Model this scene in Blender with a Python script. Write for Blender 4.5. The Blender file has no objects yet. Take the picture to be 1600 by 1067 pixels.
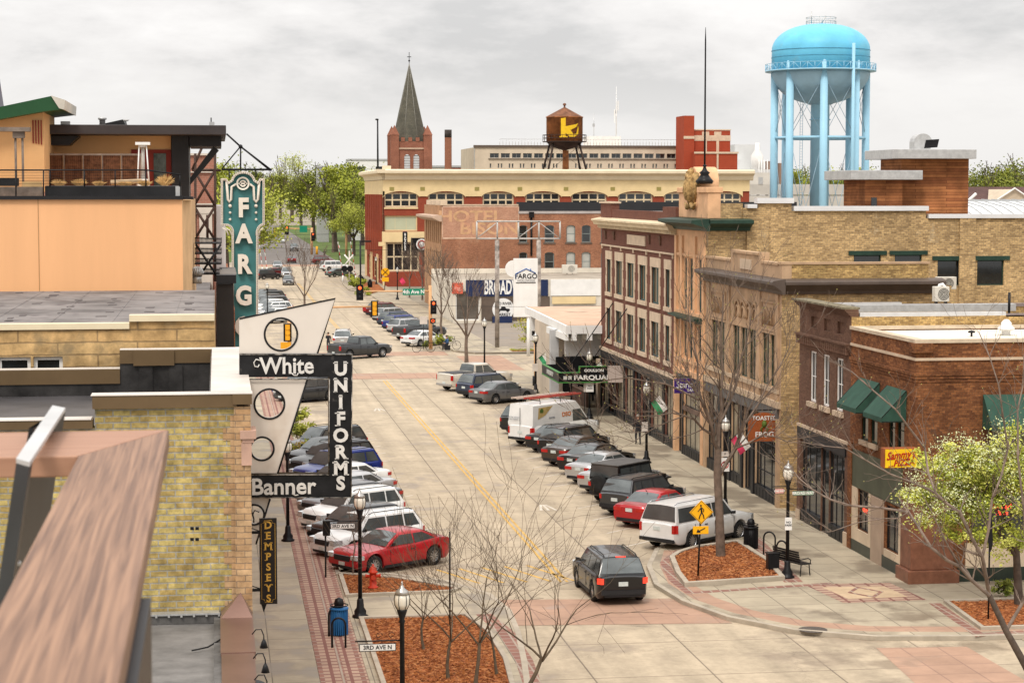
import bpy, bmesh, math, random
from math import sin, cos, pi, radians, sqrt, atan
from mathutils import Vector, Matrix
V = Vector
R = random.Random(7)
sc = bpy.context.scene
col = sc.collection
# ---------------------------------------------------------------- camera
F = 3200.0; CX = 800.0; CY = 533.5; H = 14.6
pit = atan((CY-300)/F); yaw = atan((CX-338)*cos(pit)/F)
fw = V((sin(yaw)*cos(pit), cos(yaw)*cos(pit), -sin(pit)))
rt = V((cos(yaw), -sin(yaw), 0)); upv = rt.cross(fw)
cd = bpy.data.cameras.new('camera'); cam = bpy.data.objects.new('camera', cd); col.objects.link(cam)
cd.sensor_width = 36; cd.lens = F*36/1600; cd.clip_start = 0.3; cd.clip_end = 6000
cam.matrix_world = Matrix(((rt.x, upv.x, -fw.x, 0), (rt.y, upv.y, -fw.y, 0), (rt.z, upv.z, -fw.z, H), (0, 0, 0, 1)))
cd.dof.use_dof = True; cd.dof.focus_distance = 70; cd.dof.aperture_fstop = 15
sc.camera = cam
# ---------------------------------------------------------------- world (overcast sky over a Nishita base) and sun
sc.view_settings.view_transform = 'Standard'; sc.view_settings.look = 'None'
sc.view_settings.gamma = 1; sc.view_settings.exposure = 0.24
SUN_EL, SUN_AZ = radians(52), radians(205)
w = bpy.data.worlds.new('World'); sc.world = w; w.use_nodes = True
nt = w.node_tree; N = nt.nodes; L = nt.links; N.clear()
out = N.new('ShaderNodeOutputWorld'); bg = N.new('ShaderNodeBackground'); L.new(bg.outputs[0], out.inputs[0])
sky = N.new('ShaderNodeTexSky'); sky.sky_type = 'NISHITA'; sky.sun_disc = False; sky.sun_elevation = SUN_EL; sky.sun_rotation = SUN_AZ
skm = N.new('ShaderNodeMix'); skm.data_type = 'RGBA'; skm.blend_type = 'MULTIPLY'; skm.inputs[0].default_value = 1
L.new(sky.outputs[0], skm.inputs[6]); skm.inputs[7].default_value = (.1, .1, .1, 1)
tc = N.new('ShaderNodeTexCoord'); sx = N.new('ShaderNodeSeparateXYZ'); L.new(tc.outputs['Generated'], sx.inputs[0])
dome = N.new('ShaderNodeMapRange'); dome.inputs[1].default_value = .05; dome.inputs[2].default_value = 1; dome.inputs[3].default_value = .88; dome.inputs[4].default_value = 2.1
L.new(sx.outputs[2], dome.inputs[0])
mp = N.new('ShaderNodeMapping'); mp.inputs['Scale'].default_value = (5.2, 5.2, 15); mp.inputs['Location'].default_value = (1.9, .6, .35); L.new(tc.outputs['Generated'], mp.inputs[0])
no = N.new('ShaderNodeTexNoise'); no.inputs['Scale'].default_value = 1.35; no.inputs['Detail'].default_value = 8; no.inputs['Roughness'].default_value = .58; no.inputs['Distortion'].default_value = .15
L.new(mp.outputs[0], no.inputs[0])
cr = N.new('ShaderNodeValToRGB'); e = cr.color_ramp.elements
e[0].position = .37; e[0].color = (.70, .69, .685, 1); e[1].position = .60; e[1].color = (1.02, .995, .975, 1)
m_ = cr.color_ramp.elements.new(.48); m_.color = (.90, .875, .86, 1)
L.new(no.outputs[0], cr.inputs[0])
# cloud texture fades to an even pale grey towards the horizon
hz = N.new('ShaderNodeMapRange'); hz.inputs[1].default_value = .012; hz.inputs[2].default_value = .065; L.new(sx.outputs[2], hz.inputs[0])
cm = N.new('ShaderNodeMix'); cm.data_type = 'RGBA'; cm.inputs[6].default_value = (.945, .925, .905, 1); L.new(cr.outputs[0], cm.inputs[7]); L.new(hz.outputs[0], cm.inputs[0])
mul = N.new('ShaderNodeMix'); mul.data_type = 'RGBA'; mul.blend_type = 'MULTIPLY'; mul.inputs[0].default_value = 1
L.new(cm.outputs[2], mul.inputs[6]); L.new(dome.outputs[0], mul.inputs[7])
fin = N.new('ShaderNodeMix'); fin.data_type = 'RGBA'; fin.inputs[0].default_value = .96
L.new(skm.outputs[2], fin.inputs[6]); L.new(mul.outputs[2], fin.inputs[7]); L.new(fin.outputs[2], bg.inputs[0]); bg.inputs[1].default_value = .93
sc.cycles.max_bounces = 6; sc.cycles.diffuse_bounces = 2
sd = bpy.data.lights.new('sun', 'SUN'); sd.energy = 1.7; sd.angle = radians(14); sd.color = (1, .93, .84)
so = bpy.data.objects.new('sun', sd); col.objects.link(so)
sdir = V((sin(SUN_AZ)*cos(SUN_EL), cos(SUN_AZ)*cos(SUN_EL), sin(SUN_EL)))
so.rotation_euler = sdir.to_track_quat('Z', 'Y').to_euler()
# ---------------------------------------------------------------- where a point of the photo lies on a ground / wall plane
def hit(px, py, ax, v):
 d = fw*F + rt*(px-CX) - upv*(py-CY); o = V((0, 0, H))
 return o + d*((v-o[ax])/d[ax])
def G(px, py, z=0): return hit(px, py, 2, z)
def PY(px, py, Y): return hit(px, py, 1, Y)
def PX(px, py, X): return hit(px, py, 0, X)
# ---------------------------------------------------------------- materials
MT = {}
def nmat(name, base=(.5, .5, .5), rough=.7, metal=0, var=.12, vs=1.5, bump=0, bs=40, coat=0, emit=0, spec=.22, stain=None, msc=None):
 """principled with two scales of noise in its colour and an optional bump"""
 if name in MT: return MT[name]
 m = bpy.data.materials.new(name); m.use_nodes = True; t = m.node_tree; n = t.nodes; b = n['Principled BSDF']
 b.inputs['Roughness'].default_value = rough; b.inputs['Metallic'].default_value = metal
 b.inputs['Coat Weight'].default_value = coat; b.inputs['Specular IOR Level'].default_value = spec
 c = (*base, 1)
 if var > 0:
  g = n.new('ShaderNodeTexCoord'); a = n.new('ShaderNodeTexNoise'); a.inputs['Scale'].default_value = vs; a.inputs['Detail'].default_value = 7; a.inputs['Roughness'].default_value = .62
  t.links.new(g.outputs['Object'], a.inputs[0])
  if msc: q = n.new('ShaderNodeMapping'); q.inputs['Scale'].default_value = msc; t.links.new(g.outputs['Object'], q.inputs[0]); t.links.new(q.outputs[0], a.inputs[0])
  r = n.new('ShaderNodeValToRGB'); e = r.color_ramp.elements
  e[0].position = .3; e[1].position = .7
  e[0].color = tuple(max(0, x*(1-var*1.6)) for x in base)+(1,); e[1].color = tuple(x*(1+var) for x in base)+(1,)
  t.links.new(a.outputs[0], r.inputs[0]); last = r.outputs[0]
  if stain:
   s2 = n.new('ShaderNodeTexNoise'); s2.inputs['Scale'].default_value = stain[1]; s2.inputs['Detail'].default_value = 9; t.links.new(g.outputs['Object'], s2.inputs[0])
   r2 = n.new('ShaderNodeValToRGB'); r2.color_ramp.elements[0].position = stain[2]; r2.color_ramp.elements[1].position = stain[2]+.12
   t.links.new(s2.outputs[0], r2.inputs[0]); mx = n.new('ShaderNodeMix'); mx.data_type = 'RGBA'
   t.links.new(r2.outputs[0], mx.inputs[0]); t.links.new(last, mx.inputs[6]); mx.inputs[7].default_value = (*stain[0], 1); last = mx.outputs[2]
  t.links.new(last, b.inputs['Base Color'])
  if bump:
   f = n.new('ShaderNodeTexNoise'); f.inputs['Scale'].default_value = bs; f.inputs['Detail'].default_value = 4; t.links.new(g.outputs['Object'], f.inputs[0])
   bp = n.new('ShaderNodeBump'); bp.inputs['Strength'].default_value = bump; bp.inputs['Distance'].default_value = .02
   t.links.new(f.outputs[0], bp.inputs['Height']); t.links.new(bp.outputs[0], b.inputs['Normal'])
 else: b.inputs['Base Color'].default_value = c
 if emit: b.inputs['Emission Color'].default_value = c; b.inputs['Emission Strength'].default_value = emit
 MT[name] = m; return m
def brick(name, c1, c2, mortar, bw=.21, bh=.07, ms=.011, var=.35, vs=.8, bias=0, rough=.9, freq=2, off=.5, coord='UV', dirt=None, bump=.35):
 if name in MT: return MT[name]
 m = bpy.data.materials.new(name); m.use_nodes = True; t = m.node_tree; n = t.nodes; b = n['Principled BSDF']; b.inputs['Roughness'].default_value = rough; b.inputs['Specular IOR Level'].default_value = .15
 g = n.new('ShaderNodeTexCoord'); k = n.new('ShaderNodeTexBrick')
 fn = n.new('ShaderNodeTexNoise'); fn.inputs['Scale'].default_value = 2.2/bw; fn.inputs['Detail'].default_value = 5; fn.inputs['Roughness'].default_value = .7; t.links.new(g.outputs['Object'], fn.inputs[0])
 wp = n.new('ShaderNodeVectorMath'); wp.operation = 'MULTIPLY_ADD'; wp.inputs[1].default_value = (bh*.28, bh*.28, 0); t.links.new(fn.outputs['Color'], wp.inputs[0]); t.links.new(g.outputs[coord], wp.inputs[2]); t.links.new(wp.outputs[0], k.inputs[0])
 k.inputs['Color1'].default_value = (*c1, 1); k.inputs['Color2'].default_value = (*c2, 1); k.inputs['Mortar'].default_value = (*mortar, 1)
 k.inputs['Scale'].default_value = 1; k.inputs['Brick Width'].default_value = bw; k.inputs['Row Height'].default_value = bh; k.inputs['Mortar Size'].default_value = ms; k.inputs['Bias'].default_value = bias
 k.inputs['Mortar Smooth'].default_value = .3; k.offset = off; k.offset_frequency = freq
 a = n.new('ShaderNodeTexNoise'); a.inputs['Scale'].default_value = vs; a.inputs['Detail'].default_value = 8; a.inputs['Roughness'].default_value = .65; t.links.new(g.outputs['Object'], a.inputs[0])
 mr = n.new('ShaderNodeMapRange'); mr.inputs[1].default_value = .3; mr.inputs[2].default_value = .7; mr.inputs[3].default_value = 1-var; mr.inputs[4].default_value = 1+var*.5; t.links.new(a.outputs[0], mr.inputs[0])
 mx = n.new('ShaderNodeMix'); mx.data_type = 'RGBA'; mx.blend_type = 'MULTIPLY'; mx.inputs[0].default_value = 1
 fr = n.new('ShaderNodeMapRange'); fr.inputs[1].default_value = .32; fr.inputs[2].default_value = .68; fr.inputs[3].default_value = 1-var*.9; fr.inputs[4].default_value = 1+var*.45; t.links.new(fn.outputs[0], fr.inputs[0]); fm_ = n.new('ShaderNodeMath'); fm_.operation = 'MULTIPLY'; t.links.new(fr.outputs[0], fm_.inputs[0]); t.links.new(mr.outputs[0], fm_.inputs[1])
 t.links.new(k.outputs[0], mx.inputs[6]); t.links.new(fm_.outputs[0], mx.inputs[7]); last = mx.outputs[2]
 if dirt:
  s2 = n.new('ShaderNodeTexNoise'); s2.inputs['Scale'].default_value = dirt[1]; s2.inputs['Detail'].default_value = 9; s2.inputs['Roughness'].default_value = .7; t.links.new(g.outputs['Object'], s2.inputs[0])
  r2 = n.new('ShaderNodeValToRGB'); r2.color_ramp.elements[0].position = dirt[2]; r2.color_ramp.elements[1].position = dirt[2]+.14
  t.links.new(s2.outputs[0], r2.inputs[0]); m2 = n.new('ShaderNodeMix'); m2.data_type = 'RGBA'
  t.links.new(r2.outputs[0], m2.inputs[0]); t.links.new(last, m2.inputs[6]); m2.inputs[7].default_value = (*dirt[0], 1); last = m2.outputs[2]
 t.links.new(last, b.inputs['Base Color'])
 bp = n.new('ShaderNodeBump'); bp.inputs['Strength'].default_value = bump; bp.inputs['Distance'].default_value = .01; bp.invert = True
 t.links.new(k.outputs['Fac'], bp.inputs['Height']); t.links.new(bp.outputs[0], b.inputs['Normal'])
 MT[name] = m; return m
def glassy(name, base, rough=.06, spec=.8):
 return nmat(name, base, rough, 0, .35, .9, spec=spec)
def ground_mat(name, c, joint, bw, bh, ms, off=0, dark=(.2, .19, .17), dpos=.6, dscale=.12, rough=.85, rot=0, c2=None, sv=.1, tracks=0):
 """concrete slabs or pavers: joints, blotches, damp patches, in ground metres"""
 m = bpy.data.materials.new(name); m.use_nodes = True; t = m.node_tree; n = t.nodes; b = n['Principled BSDF']; b.inputs['Roughness'].default_value = rough
 g = n.new('ShaderNodeTexCoord'); mpn = n.new('ShaderNodeMapping'); mpn.inputs['Rotation'].default_value = (0, 0, rot); t.links.new(g.outputs['Object'], mpn.inputs[0])
 k = n.new('ShaderNodeTexBrick'); t.links.new(mpn.outputs[0], k.inputs[0]); c2 = c2 or tuple(x*(1-sv) for x in c)
 k.inputs['Color1'].default_value = (*c, 1); k.inputs['Color2'].default_value = (*c2, 1); k.inputs['Mortar'].default_value = (*joint, 1)
 k.inputs['Scale'].default_value = 1; k.inputs['Brick Width'].default_value = bw; k.inputs['Row Height'].default_value = bh; k.inputs['Mortar Size'].default_value = ms; k.inputs['Mortar Smooth'].default_value = .2; k.offset = off
 a = n.new('ShaderNodeTexNoise'); a.inputs['Scale'].default_value = .55; a.inputs['Detail'].default_value = 10; a.inputs['Roughness'].default_value = .7; t.links.new(g.outputs['Object'], a.inputs[0])
 mr = n.new('ShaderNodeMapRange'); mr.inputs[1].default_value = .3; mr.inputs[2].default_value = .7; mr.inputs[3].default_value = .78; mr.inputs[4].default_value = 1.1; t.links.new(a.outputs[0], mr.inputs[0])
 mx = n.new('ShaderNodeMix'); mx.data_type = 'RGBA'; mx.blend_type = 'MULTIPLY'; mx.inputs[0].default_value = 1; t.links.new(k.outputs[0], mx.inputs[6]); t.links.new(mr.outputs[0], mx.inputs[7])
 s = n.new('ShaderNodeTexNoise'); s.inputs['Scale'].default_value = dscale; s.inputs['Detail'].default_value = 9; s.inputs['Roughness'].default_value = .6; t.links.new(g.outputs['Object'], s.inputs[0])
 r = n.new('ShaderNodeValToRGB'); r.color_ramp.elements[0].position = dpos; r.color_ramp.elements[1].position = dpos+.1; r.color_ramp.elements[1].color = (.8, .8, .8, 1); t.links.new(s.outputs[0], r.inputs[0])
 if tracks:
  sp = n.new('ShaderNodeSeparateXYZ'); t.links.new(g.outputs['Object'], sp.inputs[0]); c1_ = n.new('ShaderNodeMath'); c1_.operation = 'SUBTRACT'; c1_.inputs[1].default_value = 12.8; t.links.new(sp.outputs[0], c1_.inputs[0]); c2_ = n.new('ShaderNodeMath'); c2_.operation = 'ABSOLUTE'; t.links.new(c1_.outputs[0], c2_.inputs[0])
  c3_ = n.new('ShaderNodeMapRange'); c3_.inputs[1].default_value = 3.2; c3_.inputs[2].default_value = 6.2; c3_.inputs[3].default_value = 0; c3_.inputs[4].default_value = .085; t.links.new(c2_.outputs[0], c3_.inputs[0]); c4_ = n.new('ShaderNodeMath'); t.links.new(s.outputs[0], c4_.inputs[0]); t.links.new(c3_.outputs[0], c4_.inputs[1]); t.links.new(c4_.outputs[0], r.inputs[0])
 m2 = n.new('ShaderNodeMix'); m2.data_type = 'RGBA'; t.links.new(r.outputs[0], m2.inputs[0]); t.links.new(mx.outputs[2], m2.inputs[6]); m2.inputs[7].default_value = (*dark, 1)
 t.links.new(m2.outputs[2], b.inputs['Base Color'])
 rr = n.new('ShaderNodeMapRange'); rr.inputs[3].default_value = rough; rr.inputs[4].default_value = .35; t.links.new(r.outputs[0], rr.inputs[0]); t.links.new(rr.outputs[0], b.inputs['Roughness'])
 b.inputs['Specular IOR Level'].default_value = .25
 if tracks:
  mt = n.new('ShaderNodeMapping'); mt.inputs['Scale'].default_value = (1.1, .035, 1); t.links.new(g.outputs['Object'], mt.inputs[0]); tn = n.new('ShaderNodeTexNoise'); tn.inputs['Scale'].default_value = 1; tn.inputs['Detail'].default_value = 3; t.links.new(mt.outputs[0], tn.inputs[0])
  fn = n.new('ShaderNodeTexNoise'); fn.inputs['Scale'].default_value = 3.5; fn.inputs['Detail'].default_value = 8; fn.inputs['Roughness'].default_value = .75; t.links.new(g.outputs['Object'], fn.inputs[0])
  ad = n.new('ShaderNodeMath'); t.links.new(tn.outputs[0], ad.inputs[0]); t.links.new(fn.outputs[0], ad.inputs[1]); tr = n.new('ShaderNodeMapRange'); tr.inputs[1].default_value = .75; tr.inputs[2].default_value = 1.2; tr.inputs[3].default_value = .80; tr.inputs[4].default_value = 1.10; t.links.new(ad.outputs[0], tr.inputs[0])
  ws = n.new('ShaderNodeMapping'); t.links.new(g.outputs['Object'], ws.inputs[0]); wv = n.new('ShaderNodeTexVoronoi'); wv.feature = 'DISTANCE_TO_EDGE'; wv.inputs['Scale'].default_value = .11
  va = n.new('ShaderNodeVectorMath'); va.operation = 'MULTIPLY_ADD'; va.inputs[1].default_value = (1.6, 1.6, 0); t.links.new(fn.outputs['Color'], va.inputs[0]); t.links.new(g.outputs['Object'], va.inputs[2]); t.links.new(va.outputs[0], wv.inputs['Vector'])
  ck = n.new('ShaderNodeMapRange'); ck.inputs[1].default_value = 0; ck.inputs[2].default_value = .0035; ck.inputs[3].default_value = .62; ck.inputs[4].default_value = 1; t.links.new(wv.outputs['Distance'], ck.inputs[0])
  mm = n.new('ShaderNodeMath'); mm.operation = 'MULTIPLY'; t.links.new(tr.outputs[0], mm.inputs[0]); t.links.new(ck.outputs[0], mm.inputs[1]); m3 = n.new('ShaderNodeMix'); m3.data_type = 'RGBA'; m3.blend_type = 'MULTIPLY'; m3.inputs[0].default_value = 1
  t.links.new(m2.outputs[2], m3.inputs[6]); t.links.new(mm.outputs[0], m3.inputs[7]); t.links.new(m3.outputs[2], b.inputs['Base Color'])
 f = n.new('ShaderNodeTexNoise'); f.inputs['Scale'].default_value = 30; t.links.new(g.outputs['Object'], f.inputs[0]); bp = n.new('ShaderNodeBump'); bp.inputs['Strength'].default_value = .15; bp.inputs['Distance'].default_value = .02
 t.links.new(f.outputs[0], bp.inputs['Height']); t.links.new(bp.outputs[0], b.inputs['Normal'])
 MT[name] = m; return m
# ---------------------------------------------------------------- mesh helpers
ORG = {}
class MB:
 def __init__(s): s.v = []; s.f = []; s.mi = []; s.sm = []
 def add(s, vs, fs, mi=0, smooth=False):
  b = len(s.v); s.v += [tuple(p) for p in vs]
  for f in fs: s.f.append([i+b for i in f]); s.mi.append(mi); s.sm.append(smooth)
  return s
 def quad(s, *p, mi=0): return s.add(p, [list(range(len(p)))], mi)
 def box(s, x0, y0, z0, x1, y1, z1, mi=0):
  if x0 > x1: x0, x1 = x1, x0
  if y0 > y1: y0, y1 = y1, y0
  if z0 > z1: z0, z1 = z1, z0
  return s.add([(x0,y0,z0),(x1,y0,z0),(x1,y1,z0),(x0,y1,z0),(x0,y0,z1),(x1,y0,z1),(x1,y1,z1),(x0,y1,z1)],
   [(0,3,2,1),(4,5,6,7),(0,1,5,4),(1,2,6,5),(2,3,7,6),(3,0,4,7)], mi)
 def obox(s, O, U, W, Nn, a, mi=0):
  """box in a frame: a=(u0,w0,n0,u1,w1,n1)"""
  q = [O+U*u+W*w_+Nn*n_ for n_ in (a[2], a[5]) for (u, w_) in ((a[0], a[1]), (a[3], a[1]), (a[3], a[4]), (a[0], a[4]))]
  return s.add(q, [(0,3,2,1),(4,5,6,7),(0,1,5,4),(1,2,6,5),(2,3,7,6),(3,0,4,7)], mi)
 def prism(s, poly, z0, z1, mi=0):
  n = len(poly); vs = [(p[0], p[1], z0) for p in poly]+[(p[0], p[1], z1) for p in poly]
  return s.add(vs, [list(range(n))[::-1], list(range(n, 2*n))]+[(i, (i+1) % n, n+(i+1) % n, n+i) for i in range(n)], mi)
 def ext(s, pts, d, mi=0):
  """polygon (3d points) extruded by vector d"""
  n = len(pts); d = V(d); vs = [V(p) for p in pts]+[V(p)+d for p in pts]
  return s.add(vs, [list(range(n))[::-1], list(range(n, 2*n))]+[(i, (i+1) % n, n+(i+1) % n, n+i) for i in range(n)], mi)
 def tube(s, pts, rs, n=8, mi=0, cap=True, smooth=True):
  pts = [V(p) for p in pts]
  if not hasattr(rs, '__len__'): rs = [rs]*len(pts)
  b = len(s.v); pr = None
  for i, p in enumerate(pts):
   d = (pts[min(i+1, len(pts)-1)]-pts[max(i-1, 0)]).normalized()
   if pr is None: a = d.orthogonal().normalized()
   else: a = (pr-d*pr.dot(d)).normalized() if (pr-d*pr.dot(d)).length > 1e-6 else d.orthogonal().normalized()
   pr = a; c = d.cross(a)
   for k in range(n):
    t = 2*pi*k/n; s.v.append(tuple(p+(a*cos(t)+c*sin(t))*rs[i]))
  for i in range(len(pts)-1):
   for k in range(n):
    s.f.append([b+i*n+k, b+i*n+(k+1) % n, b+(i+1)*n+(k+1) % n, b+(i+1)*n+k]); s.mi.append(mi); s.sm.append(smooth)
  if cap:
   s.f.append([b+k for k in range(n)][::-1]); s.mi.append(mi); s.sm.append(False)
   e_ = b+(len(pts)-1)*n; s.f.append([e_+k for k in range(n)]); s.mi.append(mi); s.sm.append(False)
  return s
 def lathe(s, prof, c=(0, 0, 0), n=16, mi=0, smooth=True, ax='z', cap=True):
  b = len(s.v); c = V(c)
  for r, h in prof:
   for k in range(n):
    t = 2*pi*k/n
    q = (r*cos(t), r*sin(t), h) if ax == 'z' else ((h, r*cos(t), r*sin(t)) if ax == 'x' else (r*sin(t), h, r*cos(t)))
    s.v.append(tuple(c+V(q)))
  for i in range(len(prof)-1):
   for k in range(n):
    s.f.append([b+i*n+k, b+i*n+(k+1) % n, b+(i+1)*n+(k+1) % n, b+(i+1)*n+k]); s.mi.append(mi); s.sm.append(smooth)
  if cap and prof[0][0] > 1e-4: s.f.append([b+k for k in range(n)][::-1]); s.mi.append(mi); s.sm.append(False)
  if cap and prof[-1][0] > 1e-4: e_ = b+(len(prof)-1)*n; s.f.append([e_+k for k in range(n)]); s.mi.append(mi); s.sm.append(False)
  return s
 def ball(s, c, r, n=10, sz=1, mi=0):
  return s.lathe([(r*sin(pi*i/n)+1e-5, -r*cos(pi*i/n)*sz) for i in range(n+1)], c, n*2, mi)
 def build(s, name, mat, parent=None, bevel=0, auto=None):
  me = bpy.data.meshes.new(name); o = bpy.data.objects.new(name, me); col.objects.link(o)
  off = V((0, 0, 0))
  if parent is not None: o.parent = parent; off = ORG.get(parent.name, V((0, 0, 0)))
  ORG[o.name] = off
  me.from_pydata([tuple(V(p)-off) for p in s.v], [], s.f)
  mats = mat if isinstance(mat, (list, tuple)) else [mat]
  for m in mats: me.materials.append(m)
  me.polygons.foreach_set('material_index', s.mi); me.polygons.foreach_set('use_smooth', s.sm)
  uv = me.uv_layers.new(name='UVMap').data; vs = me.vertices
  for p in me.polygons:
   nx, ny, nz = abs(p.normal.x), abs(p.normal.y), abs(p.normal.z)
   for li in p.loop_indices:
    q = vs[me.loops[li].vertex_index].co
    uv[li].uv = (q.x, q.y) if nz > .75 else ((q.y, q.z) if nx > ny else (q.x, q.z))
  if auto: me.set_sharp_from_angle(angle=radians(auto))
  me.update()
  if bevel:
   bv = o.modifiers.new('bevel', 'BEVEL'); bv.width = bevel; bv.segments = 2; bv.limit_method = 'ANGLE'
  return o
def tag(o, label=None, cat=None, group=None, kind=None):
 if label: o['label'] = label
 if cat: o['category'] = cat
 if group: o['group'] = group
 if kind: o['kind'] = kind
 return o
def thing(name, label, cat, loc=(0, 0, 0), group=None):
 o = bpy.data.objects.new(name, None); col.objects.link(o); o.location = loc; o.empty_display_size = .3
 ORG[o.name] = V(loc); return tag(o, label, cat, group)
def copy_tree(o, kidmap):
 c = o.copy(); col.objects.link(c)
 for ch in kidmap.get(o.as_pointer(), []):
  d = copy_tree(ch, kidmap); d.parent = c
 return c
def kmap():
 km = {}
 for o in bpy.data.objects:
  if o.parent: km.setdefault(o.parent.as_pointer(), []).append(o)
 return km
def parts(m, name, mat, parent, bevel=0):
 """each loose piece of m becomes its own object"""
 up = list(range(len(m.v)))
 def find(i):
  while up[i] != i: up[i] = up[up[i]]; i = up[i]
  return i
 for f in m.f:
  for k in f[1:]: up[find(k)] = find(f[0])
 gr = {}
 for j, f in enumerate(m.f): gr.setdefault(find(f[0]), []).append(j)
 for fs in gr.values():
  q = MB(); ids = sorted({i for j in fs for i in m.f[j]}); mp_ = {i: k for k, i in enumerate(ids)}; q.v = [m.v[i] for i in ids]
  q.f = [[mp_[i] for i in m.f[j]] for j in fs]; q.mi = [m.mi[j] for j in fs]; q.sm = [m.sm[j] for j in fs]; q.build(name, mat, parent, bevel)
def text(parent, name, s, O, U, W, size, mat, depth=.01, off=0, align='CENTER', shear=0, sx=1, spacing=1, label=None):
 """lettering as a thin solid; O centre point, U reading direction, W up"""
 cu = bpy.data.curves.new(name, 'FONT'); cu.body = s; cu.size = size; cu.extrude = depth; cu.offset = off; cu.align_x = align; cu.align_y = 'CENTER'; cu.shear = shear; cu.space_character = spacing; cu.resolution_u = 3
 to = bpy.data.objects.new('tmp', cu); col.objects.link(to); bpy.context.view_layer.update()
 me = bpy.data.meshes.new_from_object(to.evaluated_get(bpy.context.evaluated_depsgraph_get())); bpy.data.objects.remove(to); bpy.data.curves.remove(cu)
 U = V(U).normalized(); W = V(W).normalized(); Nn = U.cross(W)
 off_ = ORG.get(parent.name, V((0, 0, 0))) if parent is not None else V((0, 0, 0))
 M = Matrix(((U.x*sx, W.x, Nn.x, O[0]-off_.x), (U.y*sx, W.y, Nn.y, O[1]-off_.y), (U.z*sx, W.z, Nn.z, O[2]-off_.z), (0, 0, 0, 1)))
 me.transform(M); me.materials.clear(); me.materials.append(mat); me.name = name
 o = bpy.data.objects.new(name, me); col.objects.link(o)
 if parent is not None: o.parent = parent
 ORG[o.name] = off_
 if label: o['label'] = label
 return o
def wall(mb, O, U, Lw, Hw, Nn, holes=(), dep=.2, mi=0, W=V((0, 0, 1))):
 """wall face with real openings and reveals; holes (u0,w0,u1,w1)"""
 us = sorted({0, Lw} | {h[0] for h in holes} | {h[2] for h in holes}); ws = sorted({0, Hw} | {h[1] for h in holes} | {h[3] for h in holes})
 us = [u for u in us if 0 <= u <= Lw]; ws = [x for x in ws if 0 <= x <= Hw]
 flip = U.cross(W).dot(Nn) < 0
 def q(*p): mb.add(p[::-1] if flip else p, [(0, 1, 2, 3)], mi)
 for i in range(len(us)-1):
  j = 0
  while j < len(ws)-1:
   um = (us[i]+us[i+1])/2
   def inh(jj):
    wm = (ws[jj]+ws[jj+1])/2
    return any(h[0] < um < h[2] and h[1] < wm < h[3] for h in holes)
   if inh(j): j += 1; continue
   k = j
   while k+1 < len(ws)-1 and not inh(k+1): k += 1
   a, b, c, d = us[i], us[i+1], ws[j], ws[k+1]
   q(O+U*a+W*c, O+U*b+W*c, O+U*b+W*d, O+U*a+W*d); j = k+1
 for (a, c, b, d) in holes:
  I = -Nn*dep; P = [O+U*a+W*c, O+U*b+W*c, O+U*b+W*d, O+U*a+W*d]
  for k in range(4):
   p0, p1 = P[k], P[(k+1) % 4]; q(p1, p0, p0+I, p1+I)
def window(parent, O, U, Nn, h, fm, gm, dep=.14, nx=1, ny=1, fw_=.06, bar=.035, name='window', W=V((0, 0, 1)), label=None):
 a, c, b, d = h; f = MB(); n0, n1 = -dep-.02, -dep+.035
 f.obox(O, U, W, Nn, (a, c, n0, a+fw_, d, n1)); f.obox(O, U, W, Nn, (b-fw_, c, n0, b, d, n1))
 f.obox(O, U, W, Nn, (a+fw_, c, n0, b-fw_, c+fw_, n1)); f.obox(O, U, W, Nn, (a+fw_, d-fw_, n0, b-fw_, d, n1))
 for i in range(1, nx):
  u = a+(b-a)*i/nx; f.obox(O, U, W, Nn, (u-bar/2, c+fw_, n0, u+bar/2, d-fw_, n1-.012))
 for i in range(1, ny):
  x = c+(d-c)*i/ny; f.obox(O, U, W, Nn, (a+fw_, x-bar/2, n0, b-fw_, x+bar/2, n1-.02))
 o = f.build(name, fm, parent)
 g = MB(); g.quad(O+U*a+W*c-Nn*dep, O+U*b+W*c-Nn*dep, O+U*b+W*d-Nn*dep, O+U*a+W*d-Nn*dep); g.build('pane', gm, o)
 if label: o['label'] = label
 return o
def arch_fill(mb, O, U, Nn, a, b, spring, top, dep, mi=0, n=10):
 """fills the corners of a rectangular opening above a segmental arch"""
 W = V((0, 0, 1)); c = (a+b)/2; hw = (b-a)/2
 pts = [(c-hw*cos(pi*i/n), spring+(top-spring)*sin(pi*i/n)) for i in range(n+1)]
 for rng, cx_ in ((pts[:n//2+1], a), (pts[n//2:], b)):
  for i in range(len(rng)-1):
   (u0, w0), (u1, w1) = rng[i], rng[i+1]
   mb.ext([O+U*u0+W*w0, O+U*u1+W*w1, O+U*u1+W*top, O+U*u0+W*top], -Nn*dep, mi)
UX = V((1, 0, 0)); UY = V((0, 1, 0)); UZ = V((0, 0, 1)); NX = V((-1, 0, 0)); NY = V((0, -1, 0))
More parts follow.
